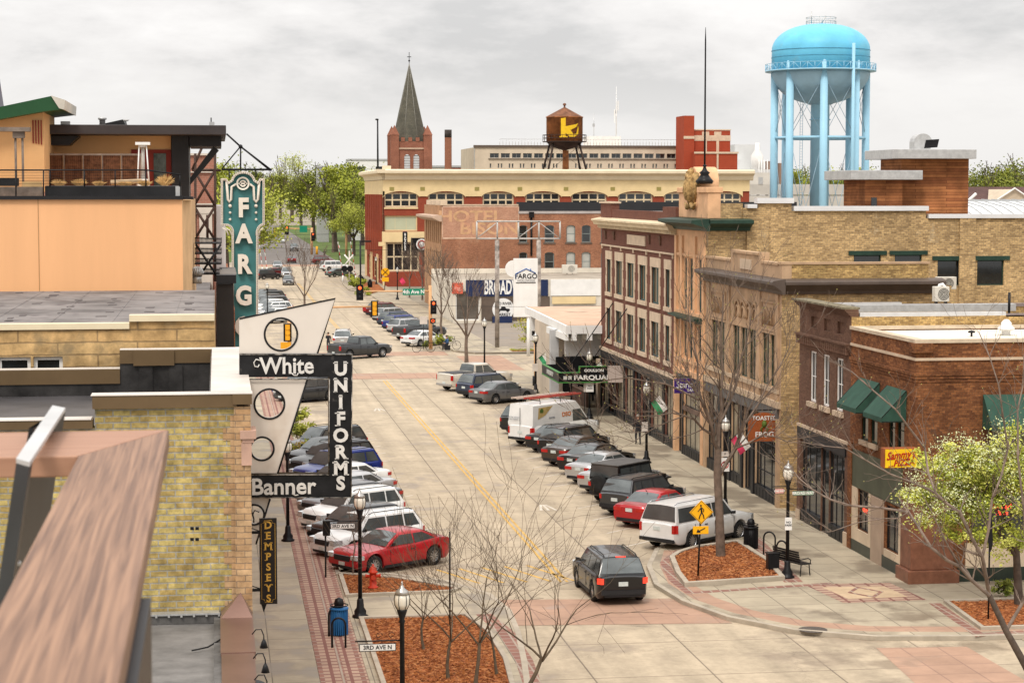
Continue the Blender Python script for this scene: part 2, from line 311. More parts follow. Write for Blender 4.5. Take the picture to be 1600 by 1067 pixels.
# common materials
M_black = nmat('black_paint', (.008, .008, .009), .4, 0, .2, 3)
M_iron = nmat('black_iron', (.010, .010, .011), .4, 0, .2, 6)
M_white = nmat('white_paint', (.78, .77, .74), .55, 0, .06, 1)
M_stone = nmat('pale_stone', (.55, .43, .31), .85, 0, .12, 1.2, .3, 20)
M_glass = glassy('window_glass', (.016, .02, .022))
M_glassw = glassy('warm_glass', (.09, .075, .045), .08)
M_glassb = nmat('blind_glass', (.42, .42, .38), .2, 0, .15, .6)
M_steel = nmat('galvanized', (.52, .52, .51), .4, .6, .12, 4)
M_conc = nmat('kerb_concrete', (.40, .345, .27), .85, 0, .15, 1.4, .2, 30)
M_gravel = nmat('gravel_roof', (.36, .31, .25), .95, 0, .2, .5, .4, 60, stain=((.24, .2, .16), .25, .56))
M_memb = nmat('grey_membrane', (.16, .15, .145), .75, 0, .25, .7, .2, 12)
M_tan = nmat('tan_limestone', (.62, .34, .18), .8, 0, .1, 1.3, .2, 20)
M_coping = nmat('metal_coping', (.60, .60, .60), .35, .4, .08, 2)
# ================================================================ GROUND
def sheet(name, poly, z, mat, kind='structure'):
 m = MB(); m.quad(*[V((p[0], p[1], z)) for p in poly]); return tag(m.build(name, mat), kind=kind)
XL, XR, KL, KR = .4, 25.45, 4.35, 21.35
Mg_road = ground_mat('road_concrete', (.47, .385, .275), (.21, .165, .12), 3.7, 4.6, .03, dark=(.27, .21, .15), dpos=.56, dscale=.35, sv=.08, tracks=1)
Mg_walk = ground_mat('walk_concrete', (.43, .365, .265), (.18, .15, .11), 1.5, 1.5, .02, dark=(.20, .16, .115), dpos=.49, dscale=.35)
Mg_brick = ground_mat('red_pavers', (.30, .15, .11), (.36, .29, .23), .36, .5, .035, dark=(.2, .12, .1), dpos=.58, dscale=.5, c2=(.23, .11, .085))
Mg_blk = ground_mat('inlaid_pavers', (.44, .30, .22), (.22, .10, .08), .55, .42, .06, dark=(.3, .2, .16), dpos=.6, dscale=.4)
Mg_pink = ground_mat('pink_crosswalk', (.42, .265, .185), (.30, .19, .14), 1.2, 1.2, .03, dark=(.33, .22, .16), dpos=.55, dscale=.5)
Mg_mulch = nmat('mulch', (.30, .095, .03), .95, 0, .55, 5, 1.0, 26, stain=((.44, .17, .06), 9, .55))
Mg_asph = ground_mat('asphalt', (.17, .15, .135), (.16, .14, .125), 9, 9, .01, dark=(.12, .11, .1), dpos=.6)
Mg_lot = ground_mat('lot_asphalt', (.27, .225, .18), (.26, .215, .17), 9, 9, .01, dark=(.2, .17, .14), dpos=.56)
Mg_grass = nmat('lawn', (.09, .13, .03), .95, 0, .3, .3, .5, 10)
Mg_yel = nmat('yellow_line', (.60, .37, .10), .8, 0, .2, 3, stain=((.46, .34, .22), 1.5, .58))
Mg_wht = nmat('white_line', (.62, .56, .47), .8, 0, .2, 3, stain=((.46, .38, .29), 1.5, .52))
Mg_earth = nmat('city_ground', (.30, .26, .20), .95, 0, .2, .05)
sheet('ground', [(-1500, -60), (1500, -60), (1500, 3500), (-1500, 3500)], -.012, Mg_earth)
sheet('broadway_road', [(XL, 62), (XR, 62), (XR, 415), (XL, 415)], 0, Mg_road)
sheet('cross_avenue', [(-40, 20), (120, 20), (120, 70.5), (XR+.5, 70.5), (XR+.5, 62), (XL, 62), (-40, 62)], 0.004, Mg_road)
sheet('far_road', [(7, 415), (25, 415), (27, 900), (12, 900)], 0.02, Mg_asph)
sheet('lawn_strip', [(25, 415), (60, 415), (60, 900), (27, 900)], 0.02, Mg_grass)
sheet('lawn', [(-120, 430), (6.9, 430), (11.9, 900), (-120, 900)], 0.02, Mg_grass)
sheet('fourth_avenue', [(-60, 164), (-60, 182), (160, 182), (160, 164)], 0.004, Mg_road)
# crosswalks
def G2(*pp): return [(G(*q).x, G(*q).y) for q in pp]
sheet('crosswalk', [(6.5, 67.9), (17.2, 66.9), (16.6, 71.3), (7, 72.3)], .009, Mg_pink)
sheet('crosswalk', [(5, 159.5), (20.5, 159.5), (20.5, 164.5), (5, 164.5)], .009, Mg_pink)
sheet('crosswalk', [(5, 182), (20.5, 182), (20.5, 186.5), (5, 186.5)], .009, Mg_pink)
sheet('crosswalk', [(21, 166), (25, 166), (25, 181), (21, 181)], .0085, Mg_pink)
sheet('crosswalk', [(.5, 168), (4.5, 168), (4.5, 181), (.5, 181)], .0085, Mg_pink)
sheet('crosswalk', G2((1369, 1012), (1510, 1010), (1640, 1085), (1455, 1090)), .0085, Mg_pink)
sheet('crosswalk', [(8, 405), (25, 405), (25, 414.5), (8, 414.5)], .009, Mg_pink)
# sidewalks: raised slabs (kerb height .14)
def slab(name, poly, mat, z1=.14, z0=-.01, kind='structure'):
 m = MB(); m.prism(poly, z0, z1); o = m.build(name, mat, bevel=.02); return tag(o, kind=kind)
def ribbon(pts, wd, z0, z1, closed=False):
 """mitred strip along a polyline"""
 P = [V((p[0], p[1])) for p in pts]; n = len(P); m = MB(); vs = []
 for i in range(n):
  a = P[i-1] if i or closed else None; b = P[(i+1) % n] if i < n-1 or closed else None
  d0 = (P[i]-a).normalized() if a is not None else (b-P[i]).normalized(); d1 = (b-P[i]).normalized() if b is not None else d0
  n0 = V((-d0.y, d0.x)); n1 = V((-d1.y, d1.x)); q = (n0+n1).normalized(); q = q*(wd/2/max(.4, q.dot(n1)))
  vs += [(P[i].x-q.x, P[i].y-q.y, z0), (P[i].x+q.x, P[i].y+q.y, z0), (P[i].x+q.x, P[i].y+q.y, z1), (P[i].x-q.x, P[i].y-q.y, z1)]
 k = n if closed else n-1
 m.add(vs, [(i*4+j, i*4+(j+1) % 4, ((i+1) % n)*4+(j+1) % 4, ((i+1) % n)*4+j) for i in range(k) for j in range(4)]+([] if closed else [(0, 3, 2, 1), (4*n-4, 4*n-3, 4*n-2, 4*n-1)]))
 return m
def kerb(name, poly, wd=.18, h=.16, mat=None, closed=False):
 return tag(ribbon(poly, wd, -.01, h, closed).build(name, mat or M_conc, bevel=.015), kind='structure')
# left pavement
slab('left_pavement', [(XL-.6, 40), (2.9, 40), (2.9, 163), (XL-.6, 163)], Mg_walk)
slab('paver_band', [(2.9, 40), (KL, 40), (KL, 163), (2.9, 163)], Mg_blk, .138)
for xx in (2.98, 4.2, 3.62):
 m = MB(); m.box(xx-.07, 40, .139, xx+.07, 160, .143); tag(m.build('paver_course', Mg_brick), kind='structure')
kerb('left_kerb', [(KL+.09, 77), (KL+.09, 163)])
# left corner bulb: path and planters
P1 = [(4.5, 76.9), (6.4, 75.9), (8.6, 73.4), (8.2, 72.9), (4.5, 72.7)]
bulb = [(KL, 77.3), (6.3, 77), (8.3, 75.3), (9.6, 72.5), (9.9, 69.5), (9.7, 66), (9.3, 62), (8.6, 56), (7.6, 50), (KL, 48)]
slab('corner_pavement', bulb, Mg_walk, .136)
kerb('corner_kerb', bulb[:-1], .2, .15)
bb = [(5.0, 68.6), (8.3, 68.7), (8.75, 66), (8.75, 62), (8.45, 58), (7.6, 52), (6.4, 50)]
kerb('paver_edge', [(8.95, 69), (9.3, 66), (9.3, 62), (8.95, 57), (8, 51)], .56, .142, Mg_brick)
def planter(poly, h=.22, wd=.16):
 n = len(poly); o = tag(MB().prism(poly, .1, h-.05).build('mulch_bed', Mg_mulch), kind='structure')
 kerb('planter_kerb', poly, wd, h+.02, closed=True); return o
planter(P1)
planter([(4.72, 68.7), (8.3, 68.75), (8.72, 66), (8.72, 62), (8.4, 58), (7.6, 52), (4.72, 52)])
# mulch chips lying on the beds
def scatter(name, mat, poly, n, size, z, seed=3, flat=.35, kind='stuff', label=None, cat=None):
 rr = random.Random(seed); m = MB(); xs = [p[0] for p in poly]; ys = [p[1] for p in poly]
 def inside(x, y):
  c = False; j = len(poly)-1
  for i in range(len(poly)):
   xi, yi = poly[i]; xj, yj = poly[j]
   if (yi > y) != (yj > y) and x < (xj-xi)*(y-yi)/(yj-yi)+xi: c = not c
   j = i
  return c
 k = 0
 while k < n:
  x = rr.uniform(min(xs), max(xs)); y = rr.uniform(min(ys), max(ys))
  if not inside(x, y): continue
  k += 1; a = rr.uniform(0, pi); s = size*rr.uniform(.5, 1.3); dx, dy = cos(a)*s, sin(a)*s; h = rr.uniform(.2, 1)*s*flat*2
  m.add([(x-dx, y-dy, z), (x+dx*.3, y+dy*.3, z+h), (x-dy*flat+dx, y+dx*flat+dy, z+h*.3)], [(0, 1, 2)], rr.randrange(3))
 return tag(m.build(name, mat), label, cat, kind=kind)
chips = [nmat('chip_a', (.34, .12, .035), .9, 0, 0), nmat('chip_b', (.19, .06, .022), .9, 0, 0), nmat('chip_c', (.46, .20, .08), .9, 0, 0)]
scatter('mulch', chips, P1, 2200, .07, .18, 1, label='orange wood chips in the small bed behind the hydrant', cat='mulch')
scatter('mulch', chips, [(4.85, 68.5), (8.2, 68.6), (8.6, 66), (8.6, 62), (8.3, 58.5), (4.85, 58.5)], 9000, .07, .18, 2, label='orange wood chips in the long bed under the bare saplings', cat='mulch')
# right pavement and corner
kr = [(KR, 163), (KR, 86), (20.2, 84.5), (17.6, 80.8), (16.5, 77.2), (16.0, 73.5), (16.3, 70.3), (17.2, 67.4), (18.9, 65.0), (21.2, 63.7), (24.3, 63.3), (28, 63.2), (60, 63.2)]
slab('right_pavement', kr+[(60, 72.9), (XR+.3, 72.9), (XR+.3, 163)], Mg_walk)
kerb('right_kerb', kr, .2, .155)
ar = [(18.2, 80.3), (17.3, 77), (16.85, 73.5), (17.1, 70.6), (17.9, 68.1), (19.3, 66), (21.3, 64.8), (24.3, 64.3), (28, 64.2)]
kerb('paver_edge', ar, .84, .1435, Mg_pink)
PR = G2((1050, 880), (1062, 872), (1088, 864), (1152, 855), (1199, 885), (1222, 912), (1073, 922), (1060, 905))
PR = [(p[0], p[1]) for p in PR]
planter(PR, .3, .2)
scatter('mulch', chips, PR, 4200, .075, .26, 4, label='orange wood chips in the corner bed around the tree trunk', cat='mulch')
PS = G2((1478, 948), (1700, 940), (1700, 985), (1535, 990))
planter(PS, .24, .16)
scatter('mulch', chips, PS, 2500, .07, .2, 5, label='orange wood chips in the bed by the pizza building', cat='mulch')
# dark red paver edge round the corner bed, and the inlaid diamond square
def band(name, pts, wd, z, mat):
 return tag(ribbon(pts, wd, z-.01, z).build(name, mat), kind='structure')
band('paver_edge', G2((1120, 852), (1060, 866), (1038, 884), (1052, 912), (1078, 932), (1225, 922), (1300, 917)), .34, .1475, Mg_brick)
band('paver_edge', G2((1175, 845), (1240, 915)), .7, .1475, Mg_brick)
band('paver_edge', G2((1460, 948), (1530, 998), (1620, 992)), .4, .1475, Mg_brick)
dq = G2((1255, 918), (1390, 916), (1448, 943), (1318, 948))
sheet('inlaid_square', dq, .1443, Mg_blk)
c_ = V((sum(p[0] for p in dq)/4, sum(p[1] for p in dq)/4, 0))
sheet('inlaid_square', [(c_.x+(p[0]-c_.x)*.72, c_.y+(p[1]-c_.y)*.62) for p in dq], .1462, nmat('tan_inlay', (.50, .37, .24), .85, 0, .12, 2))
band('inlaid_diamond', [(c_.x-.6, c_.y), (c_.x, c_.y-.9), (c_.x+.6, c_.y), (c_.x, c_.y+.9), (c_.x-.6, c_.y)], .15, .151, Mg_brick)
o = MB().lathe([(.48, 0), (.48, .012)], G(1270, 990)+V((0, 0, .142)), 24).build('manhole_cover', nmat('cast_iron', (.12, .10, .085), .6, .4, .3, 12))
tag(o, 'round dark iron manhole cover set in the corner pavement', 'manhole')
# line paint
def line(a, b, wd, mat, z=.006, name='road_marking'):
 a = V((*a, 0)); b = V((*b, 0)); d = (b-a); l = d.length; d.normalize(); m = MB(); n_ = V((-d.y, d.x, 0))
 m.quad(a-n_*wd/2+UZ*z, b-n_*wd/2+UZ*z, b+n_*wd/2+UZ*z, a+n_*wd/2+UZ*z); return tag(m.build(name, mat), kind='structure')
for xx in (12.66, 12.90):
 line((xx, 75), (xx, 158), .10, Mg_yel); line((xx, 188), (xx, 330), .10, Mg_yel)
for i in range(12): line((KR-.3-4.6, 86.5+i*3.5-4.4), (KR-.3, 86.5+i*3.5), .1, Mg_wht)
for i in range(13): line((KL+.3+4.6, 80.4+i*3.25+4.4), (KL+.3, 80.4+i*3.25), .1, Mg_wht)
for i in range(5): line((8.3+i*.9, 78.2+i*.1), (9.6+i*.9, 75.2), .13, Mg_yel)
# bicycle arrows (worn sharrow)
for (px, py) in ((853, 793), (592, 640)):
 g = G(px, py)
 for k in (-.35, 0, .35): line((g.x+k, g.y-.8), (g.x+k*.3, g.y+.9), .12, Mg_wht)
# beyond fourth avenue
slab('far_left_pavement', [(-.6, 182.5), (KL, 182.5), (KL, 400), (-.6, 400)], Mg_walk)
slab('far_right_pavement', [(KR, 186), (23, 183), (60, 183), (60, 190), (25.8, 190), (25.8, 400), (22.5, 400), (20.2, 340), (19.5, 320), (19.3, 305), (KR, 290)], Mg_walk)
sheet('parking_lot', [(25.9, 190.5), (70, 190.5), (70, 226), (25.9, 226)], .05, Mg_lot)
tag(MB().prism(G2((560, 447), (585, 442), (600, 455), (575, 462)), .1, .3).build('shrub_bed', Mg_mulch), kind='structure')
sheet('corner_bed', [(26.5, 183.6), (40, 183.6), (40, 185.6), (26.5, 185.6)], .16, Mg_mulch)
line((26.6, 190.3), (60, 190.3), .2, M_conc, .2)
# ================================================================ RIGHT-HAND BUILDINGS
B_red = brick('dark_red_brick', (.31, .125, .048), (.15, .055, .024), (.15, .08, .045), .21, .085, .008, .45, .6, dirt=((.08, .035, .02), .7, .6))
B_brown = brick('brown_brick', (.19, .105, .07), (.135, .07, .047), (.15, .095, .065), .21, .085, .008, .3, .9)
B_yel = brick('yellow_brick', (.72, .49, .23), (.36, .235, .11), (.38, .28, .17), .27, .10, .014, .40, .35, dirt=((.60, .50, .34), .45, .60))
B_yel2 = brick('buff_brick', (.70, .47, .18), (.34, .21, .08), (.36, .25, .13), .23, .085, .012, .45, .4, dirt=((.46, .36, .23), .5, .62))
B_maroon = brick('maroon_brick', (.19, .080, .056), (.155, .064, .046), (.15, .075, .055), .21, .08, .006, .15, 1)
B_hotel = brick('hotel_brick', (.40, .175, .095), (.27, .105, .06), (.34, .2, .13), .24, .09, .012, .4, .25, dirt=((.42, .25, .16), .3, .58))
M_orange = nmat('terracotta_stone', (.70, .42, .235), .8, 0, .14, 1.2, .3, 15)
M_beige = nmat('beige_sandstone', (.46, .31, .19), .85, 0, .18, .9, .35, 15)
M_cream = nmat('cream_paint', (.72, .56, .31), .7, 0, .07, .6)
M_green = nmat('green_paint', (.022, .05, .035), .5, 0, .2, 2)
M_shop = nmat('dark_shopfront', (.018, .0175, .0185), .45, 0, .2, 2)
M_shopg = glassy('shop_glass', (.035, .035, .033), .05)
M_shopw = nmat('shop_papered', (.36, .31, .22), .25, 0, .25, .8)
def body(t, x0, y0, x1, y1, z1, front, south, roofz, rmat, holesW=(), holesS=(), name='wall', dep=.22, backn=True):
 """walls of a block whose west face is x0; roof deck lower than parapet"""
 m = MB(); wall(m, V((x0, y0, 0)), UY, y1-y0, z1, NX, holesW, dep); m.build('front_wall', front, t)
 m = MB(); wall(m, V((x0, y0, 0)), UX, x1-x0, z1, NY, holesS, dep)
 m.quad((x0, y1, 0), (x0, y1, z1), (x1, y1, z1), (x1, y1, 0)); m.quad((x1, y0, 0), (x1, y1, 0), (x1, y1, z1), (x1, y0, z1))
 # inner faces of the parapet
 i = .3; m.quad((x0+i, y0+i, roofz), (x0+i, y0+i, z1), (x0+i, y1-i, z1), (x0+i, y1-i, roofz))
 m.quad((x0+i, y1-i, roofz), (x0+i, y1-i, z1), (x1-i, y1-i, z1), (x1-i, y1-i, roofz))
 m.quad((x0+i, y0+i, roofz), (x1-i, y0+i, roofz), (x1-i, y0+i, z1), (x0+i, y0+i, z1))
 m.quad((x1-i, y0+i, roofz), (x1-i, y1-i, roofz), (x1-i, y1-i, z1), (x1-i, y0+i, z1)); m.build('side_wall', south, t)
 MB().quad((x0+i, y0+i, roofz), (x1-i, y0+i, roofz), (x1-i, y1-i, roofz), (x0+i, y1-i, roofz)).build('roof', rmat, t)
def coping(t, x0, y0, x1, y1, z, h, mat, ov=.08, wd=.4, name='coping', sides='wsne'):
 m = MB()
 if 'w' in sides: m.box(x0-ov, y0-ov, z, x0+wd, y1+ov, z+h)
 if 's' in sides: m.box(x0+wd, y0-ov, z, x1+ov, y0+wd, z+h)
 if 'n' in sides: m.box(x0+wd, y1-wd, z, x1+ov, y1+ov, z+h)
 if 'e' in sides: m.box(x1-wd, y0+wd, z, x1+ov, y1-wd, z+h)
 return m.build(name, mat, t)
O_ = lambda x, y: V((x, y, 0))
def bulk(t, y0, hs):
 m = MB()
 for h in hs:
  m.box(XR-.03, y0+h[0]+.02, .12, XR+.09, y0+h[2]-.02, .68); n = int((h[2]-h[0])/.55)
  for k in range(n): m.box(XR-.045, y0+h[0]+.1+k*(h[2]-h[0])/n, .2, XR-.03, y0+h[0]-.0+(k+.85)*(h[2]-h[0])/n, .6)
 m.build('bulkhead', M_shop, t)
# ---- A: Sammy's pizza building, corner
ya, yb = 72.3, 80.1; x1 = 50
A = thing('corner_building', 'two storey dark red brick corner building with green awnings and a yellow pizza sign', 'building', (XR, ya, 0))
wA = [(1.2, 4.75, 2.0, 6.5), (2.25, 4.75, 2.95, 6.5), (4.35, 4.75, 5.15, 6.5), (5.5, 4.75, 6.3, 6.5)]
wAg = [(1.55, .9, 3.15, 2.6), (5.2, 1.1, 6.6, 2.7)]
wAs = [(3.0, 4.8, 4.6, 6.8), (9.5, 4.8, 11.1, 6.8), (2.2, 1.6, 8.6, 3.4), (9.6, 1.6, 16, 3.4)]
body(A, XR, ya, x1, yb, 9.05, B_red, B_red, 9.0, nmat('white_roof', (.74, .68, .58), .6, 0, .1, .3), wA+wAg, wAs, dep=.12)
coping(A, XR, ya, x1, yb, 9.05, .13, nmat('stone_coping', (.55, .45, .33), .8, 0, .15, 2), .06, .35)
m = MB(); m.box(XR-.05, ya-.05, 8.4, XR, yb, 8.5); m.box(XR, ya-.05, 8.4, x1, ya, 8.5); m.build('string_course', M_stone, A)
m = MB()
for i in range(3): m.box(XR-.03-.03*i, ya-.03-.03*i, 7.6+i*.12, XR, yb, 7.7+i*.12); m.box(XR, ya-.03-.03*i, 7.6+i*.12, x1, ya, 7.7+i*.12)
m.box(XR-.12, ya-.12, 8.7, XR+.6, ya+.5, 9.045)
m.build('corbel', B_red, A)
for h in wA: window(A, O_(XR, ya), UY, NX, h, M_green, M_glass, .08, 1, 2)
for h in wAs[:2]: window(A, O_(XR, ya), UX, NY, h, M_green, M_glass, .08, 2, 2)
for h in wAs[2:]: window(A, O_(XR, ya), UX, NY, h, M_black, M_glass, .08, 4, 1)
for h in wAg: window(A, O_(XR, ya), UY, NX, h, M_black, M_shopg, .08, 2, 1)
m = MB()
for h in wA: m.box(XR-.1, ya+h[0]-.12, h[1]-.2, XR+.02, ya+h[2]+.12, h[1]-.01)
parts(m, 'window_sill', M_stone, A)
# ground floor cladding of the west front: green sign panel, cream panels, recessed door, black base
m = MB(); m.box(XR-.06, ya+1.3, 2.75, XR-.0, ya+7.3, 4.25); m.build('sign_panel', nmat('olive_panel', (.085, .095, .06), .5, 0, .15, 1), A)
m = MB(); m.box(XR-.07, ya+1.2, .6, XR-.005, ya+1.5, 2.7); m.box(XR-.07, ya+1.5, .6, XR-.005, ya+3.2, .88); m.box(XR-.07, ya+4.9, .6, XR-.005, ya+5.15, 2.74); m.box(XR-.07, ya+6.65, .6, XR-.005, ya+7.3, 2.74); m.box(XR-.07, ya+5.15, .6, XR-.005, ya+6.65, 1.08)
m.box(XR+2.0, ya-.07, .65, XR+17, ya-.005, 1.58)
m.build('cream_panel', nmat('cream_panel', (.62, .50, .36), .6, 0, .1, 1), A)
m = MB(); m.box(XR-.08, ya+1.2, .0, XR-.004, ya+7.4, .6); m.box(XR+1.7, ya-.08, 0, XR+17, ya-.004, .65); m.build('base_panel', nmat('green_black_tile', (.03, .04, .03), .3, 0, .2, 2), A)
m = MB(); m.box(XR-.1, ya+3.4, .14, XR+.0, ya+4.75, 2.72); m.build('entrance', nmat('beige_door', (.40, .30, .22), .6, 0, .1, 1), A)
m = MB(); m.box(XR-.28, ya-.28, 0, XR+1.7, ya+1.2, .62); m.box(XR-.14, ya-.14, .62, XR+1.5, ya+1.1, 3.3); m.build('corner_pier', [nmat('red_granite', (.20, .085, .05), .4, 0, .2, 3)], A, bevel=.03)
m = MB(); m.box(XR-.1, ya+7.3, 0, XR, yb, 4.5); m.build('end_pier', B_red, A)
Mneon = nmat('red_neon', (1, .10, .05), .5, 0, 0, emit=.8)
text(A, 'neon_lettering', "Sammy's\nPizza", V((XR+3.4, ya-.02, 2.8)), UX, UZ, .24, Mneon, .01, .004, shear=.3)
text(A, 'neon_lettering', 'Restaurant', V((XR+4.9, ya-.02, 2.95)), UX, UZ, .2, Mneon, .01, .004, shear=.3)
text(A, 'neon_lettering', 'OPEN', V((XR-.02, ya+5.7, 1.95)), -UY, UZ, .22, Mneon, .01, .005)
# awnings
def awning(t, O, U, Nn, wd, z1, drop, out, mat):
 m = MB(); a, b = O, O+U*wd; p = [a+UZ*z1, b+UZ*z1, b+UZ*(z1-drop)+Nn*out, a+UZ*(z1-drop)+Nn*out, b+UZ*(z1-drop-.18)+Nn*out, a+UZ*(z1-drop-.18)+Nn*out, a+UZ*(z1-drop-.18), b+UZ*(z1-drop-.18)]
 m.add(p, [(0, 1, 2, 3), (3, 2, 4, 5), (0, 3, 5, 6), (1, 7, 4, 2)]); sh = m.build('awning', mat, t)
 so_ = sh.modifiers.new('s', 'SOLIDIFY'); so_.thickness = .02
 f = MB()
 for q in (a, b): f.tube([q+UZ*z1, q+UZ*(z1-drop)+Nn*out], .015, 5); f.tube([q+UZ*(z1-drop-.15), q+UZ*(z1-drop-.15)+Nn*out], .015, 5)
 f.build('awning_frame', M_iron, sh); return sh
M_awn = nmat('green_canvas', (.03, .078, .055), .75, 0, .15, 1.5)
awning(A, V((XR-.02, ya+.95, 0)), UY, NX, 2.25, 7.2, 1.0, .95, M_awn); awning(A, V((XR-.02, ya+4.1, 0)), UY, NX, 2.45, 7.2, 1.0, .95, M_awn)
awning(A, V((XR+2.6, ya-.02, 0)), UX, NY, 2.4, 7.1, 1.05, .9, M_awn); awning(A, V((XR+9.2, ya-.02, 0)), UX, NY, 2.4, 7.1, 1.05, .9, M_awn)
# roof vents of A
def vent(x, y, z, lab, k=1):
 t = thing('roof_vent', lab, 'roof vent', (x, y, z)); MB().lathe([(.18*k, 0), (.18*k, .35*k), (.2*k, .36*k)], (x, y, z), 16).build('pipe', M_white, t)
 MB().lathe([(.2*k, .36*k), (.36*k, .42*k), (.36*k, .5*k), (.22*k, .62*k), (.24*k, .7*k), (.1*k, .85*k), (1e-4, .87*k)], (x, y, z), 20).build('cap', M_white, t)
q = PY(1572, 523, 76.5); vent(q.x, 76.5, 8.85, 'white mushroom roof vent on the pizza building roof', .9)
o = MB().lathe([(.04, 0), (.04, .3), (.14, .3), (.14, .36), (.0001, .4)], (PY(1518, 525, 76).x, 76, 8.85), 10).build('vent_pipe', M_iron); tag(o, 'tiny dark mushroom cap vent pipe on the white roof', 'vent pipe')
# yellow pizza sign
yq = 71.9; s0 = PY(1380, 700, yq); s1 = PY(1430, 730, yq)
t = thing('pizza_sign', 'yellow box sign with slanted red lettering on the brick corner', 'sign', (s0.x, yq, s1.z))
MB().box(s0.x, yq-.15, s1.z, s1.x+.05, yq+.3, s0.z).build('cabinet', nmat('rust_box', (.30, .09, .03), .6, 0, .2, 3), t, bevel=.02)
MB().box(s0.x+.03, yq-.17, s1.z+.03, s1.x+.02, yq-.151, s0.z-.03).build('face', nmat('sign_yellow', (.85, .55, .015), .5, 0, .05, 2), t)
M_sred = nmat('sign_red', (.42, .02, .01), .5, 0, 0); cx_ = (s0.x+s1.x)/2; hh = s0.z-s1.z
text(t, 'lettering', "Sammy's", V((cx_, yq-.18, s1.z+hh*.66)), V((1, 0, .1)), UZ, .40, M_sred, .006, .009, shear=.3, sx=.8)
text(t, 'lettering', '...PIZZA', V((cx_+.02, yq-.18, s1.z+hh*.27)), V((1, 0, .1)), UZ, .33, M_sred, .006, .008, shear=.3, sx=.9)
MB().box(s1.x-.5, yq+.3, s1.z+.2, s1.x-.44, ya+.02, s1.z+.26).box(XR-.3, yq+.1, s0.z-.3, XR+.05, ya+.05, s0.z-.24).build('bracket', M_iron, t)
# ---- B: brown brick
ya, yb = 80.1, 87.55
B = thing('brown_shop_building', 'narrow brown brick shop building with three tall white windows and dark storefront', 'building', (XR, ya, 0))
wB = [(1.05, 5.55, 2.0, 7.75), (2.95, 5.55, 3.9, 7.75), (4.85, 5.55, 5.8, 7.75)]
rec = [(1.0, 8.75, 1.9, 9.25), (2.9, 8.75, 3.8, 9.25), (4.8, 8.75, 5.7, 9.25)]
sh = [(.52, .1, 2.8, 3.75), (2.85, .1, 3.97, 3.75), (4.02, .1, 6.93, 3.75)]
body(B, XR, ya, 52, yb, 9.55, B_brown, B_yel2, 9.15, M_gravel, wB+rec+sh, (), dep=.13)
for h in wB: window(B, O_(XR, ya), UY, NX, h, M_white, M_glass, .10, 2, 2, .09)
m = MB()
for h in rec: m.quad(V((XR+.1, ya+h[0], h[1])), V((XR+.1, ya+h[0], h[3])), V((XR+.1, ya+h[2], h[3])), V((XR+.1, ya+h[2], h[1])))
parts(m, 'recessed_panel', B_brown, B)
m = MB()
for h in wB: m.box(XR-.12, ya+h[0]-.15, h[1]-.22, XR+.05, ya+h[2]+.15, h[1]-.01)
parts(m, 'window_sill', M_stone, B)
m = MB()
for i in range(5): m.box(XR-.05-.045*i, ya, 8.0+i*.09, XR, yb, 8.075+i*.09)
for i in range(26): m.box(XR-.2, ya+.1+i*.285, 7.98, XR, ya+.22+i*.285, 8.32)
for i in range(5): m.box(XR-.05-.06*i, ya, 9.55+i*.06, XR+.3, yb, 9.6+i*.06)
m.build('corbel', B_brown, B)
MB().box(XR-.36, ya-.0, 9.85, XR+.35, yb, 9.93).build('coping', nmat('mossy_coping', (.20, .17, .11), .9, 0, .4, 3), B)
m = MB(); m.box(XR+.35, ya, 9.55, 32, ya+.35, 9.7); m.build('coping', M_coping, B); MB().box(32, ya, 9.5, 52, ya+.35, 9.62).build('coping', nmat('slate_coping', (.20, .16, .15), .7, 0, .2, 3), B)
MB().box(XR+.35, yb-.35, 9.55, 30, yb, 9.72).build('coping', M_coping, B); MB().box(30, yb-.35, 9.5, 52, yb, 9.64).build('coping', MT['slate_coping'], B)
for i, h in enumerate(sh): window(B, O_(XR, ya), UY, NX, h, M_shop, M_shopg if i != 1 else M_glass, .1, 3 if i != 1 else 1, 2, .09, .06, 'door' if i == 1 else 'window')
MB().box(XR-.12, ya+.3, 3.8, XR, yb-.15, 4.3).build('shopfront_beam', M_shop, B)
MB().box(XR-.1, ya+.0, 4.3, XR, yb, 4.42).box(XR-.02, yb-.0, 0, XR+.4, yb+.02, .3).build('string_course', M_stone, B)
bulk(B, ya, [sh[0], sh[2]]); MB().box(XR-.06, ya+6.95+.0, 0, XR, yb, 4.3).box(XR-.06, ya, 0, XR, ya+.5, 4.3).build('pier', B_brown, B)
MB().box(XR-.12, ya, 0, XR, ya+.5, .7).box(XR-.12, yb-.5, 0, XR, yb, .6).build('pier_base', M_stone, B)
# air conditioners & duct on roof B/C
def ac(x, y, z, lab, s=1, wd=.9):
 t = thing('air_conditioner', lab, 'air conditioner', (x, y, z))
 MB().box(x-wd*s/2, y-.2*s, z+.08, x+wd*s/2, y+.25*s, z+.85*s).build('housing', nmat('beige_metal', (.62, .58, .50), .5, 0, .08, 2), t, bevel=.02)
 m = MB(); c = V((x+.1*wd*s, y-.2*s-.005, z+.47*s))
 for r in (.08, .15, .22, .29): m.lathe([(r*s, 0), (r*s, -.012), (r*s-.02, -.012), (r*s-.02, 0)], c, 20, ax='y', cap=0)
 m.build('fan_grille', M_iron, t); MB().box(x-.3*s, y-.1, z, x-.2*s, y+.1, z+.08).box(x+.2*s, y-.1, z, x+.3*s, y+.1, z+.08).build('foot', M_iron, t)
q = PY(1470, 474, 84); ac(q.x, 84, q.z, 'louvred air unit standing on the slate roof by a white elbow pipe', .85, .75)
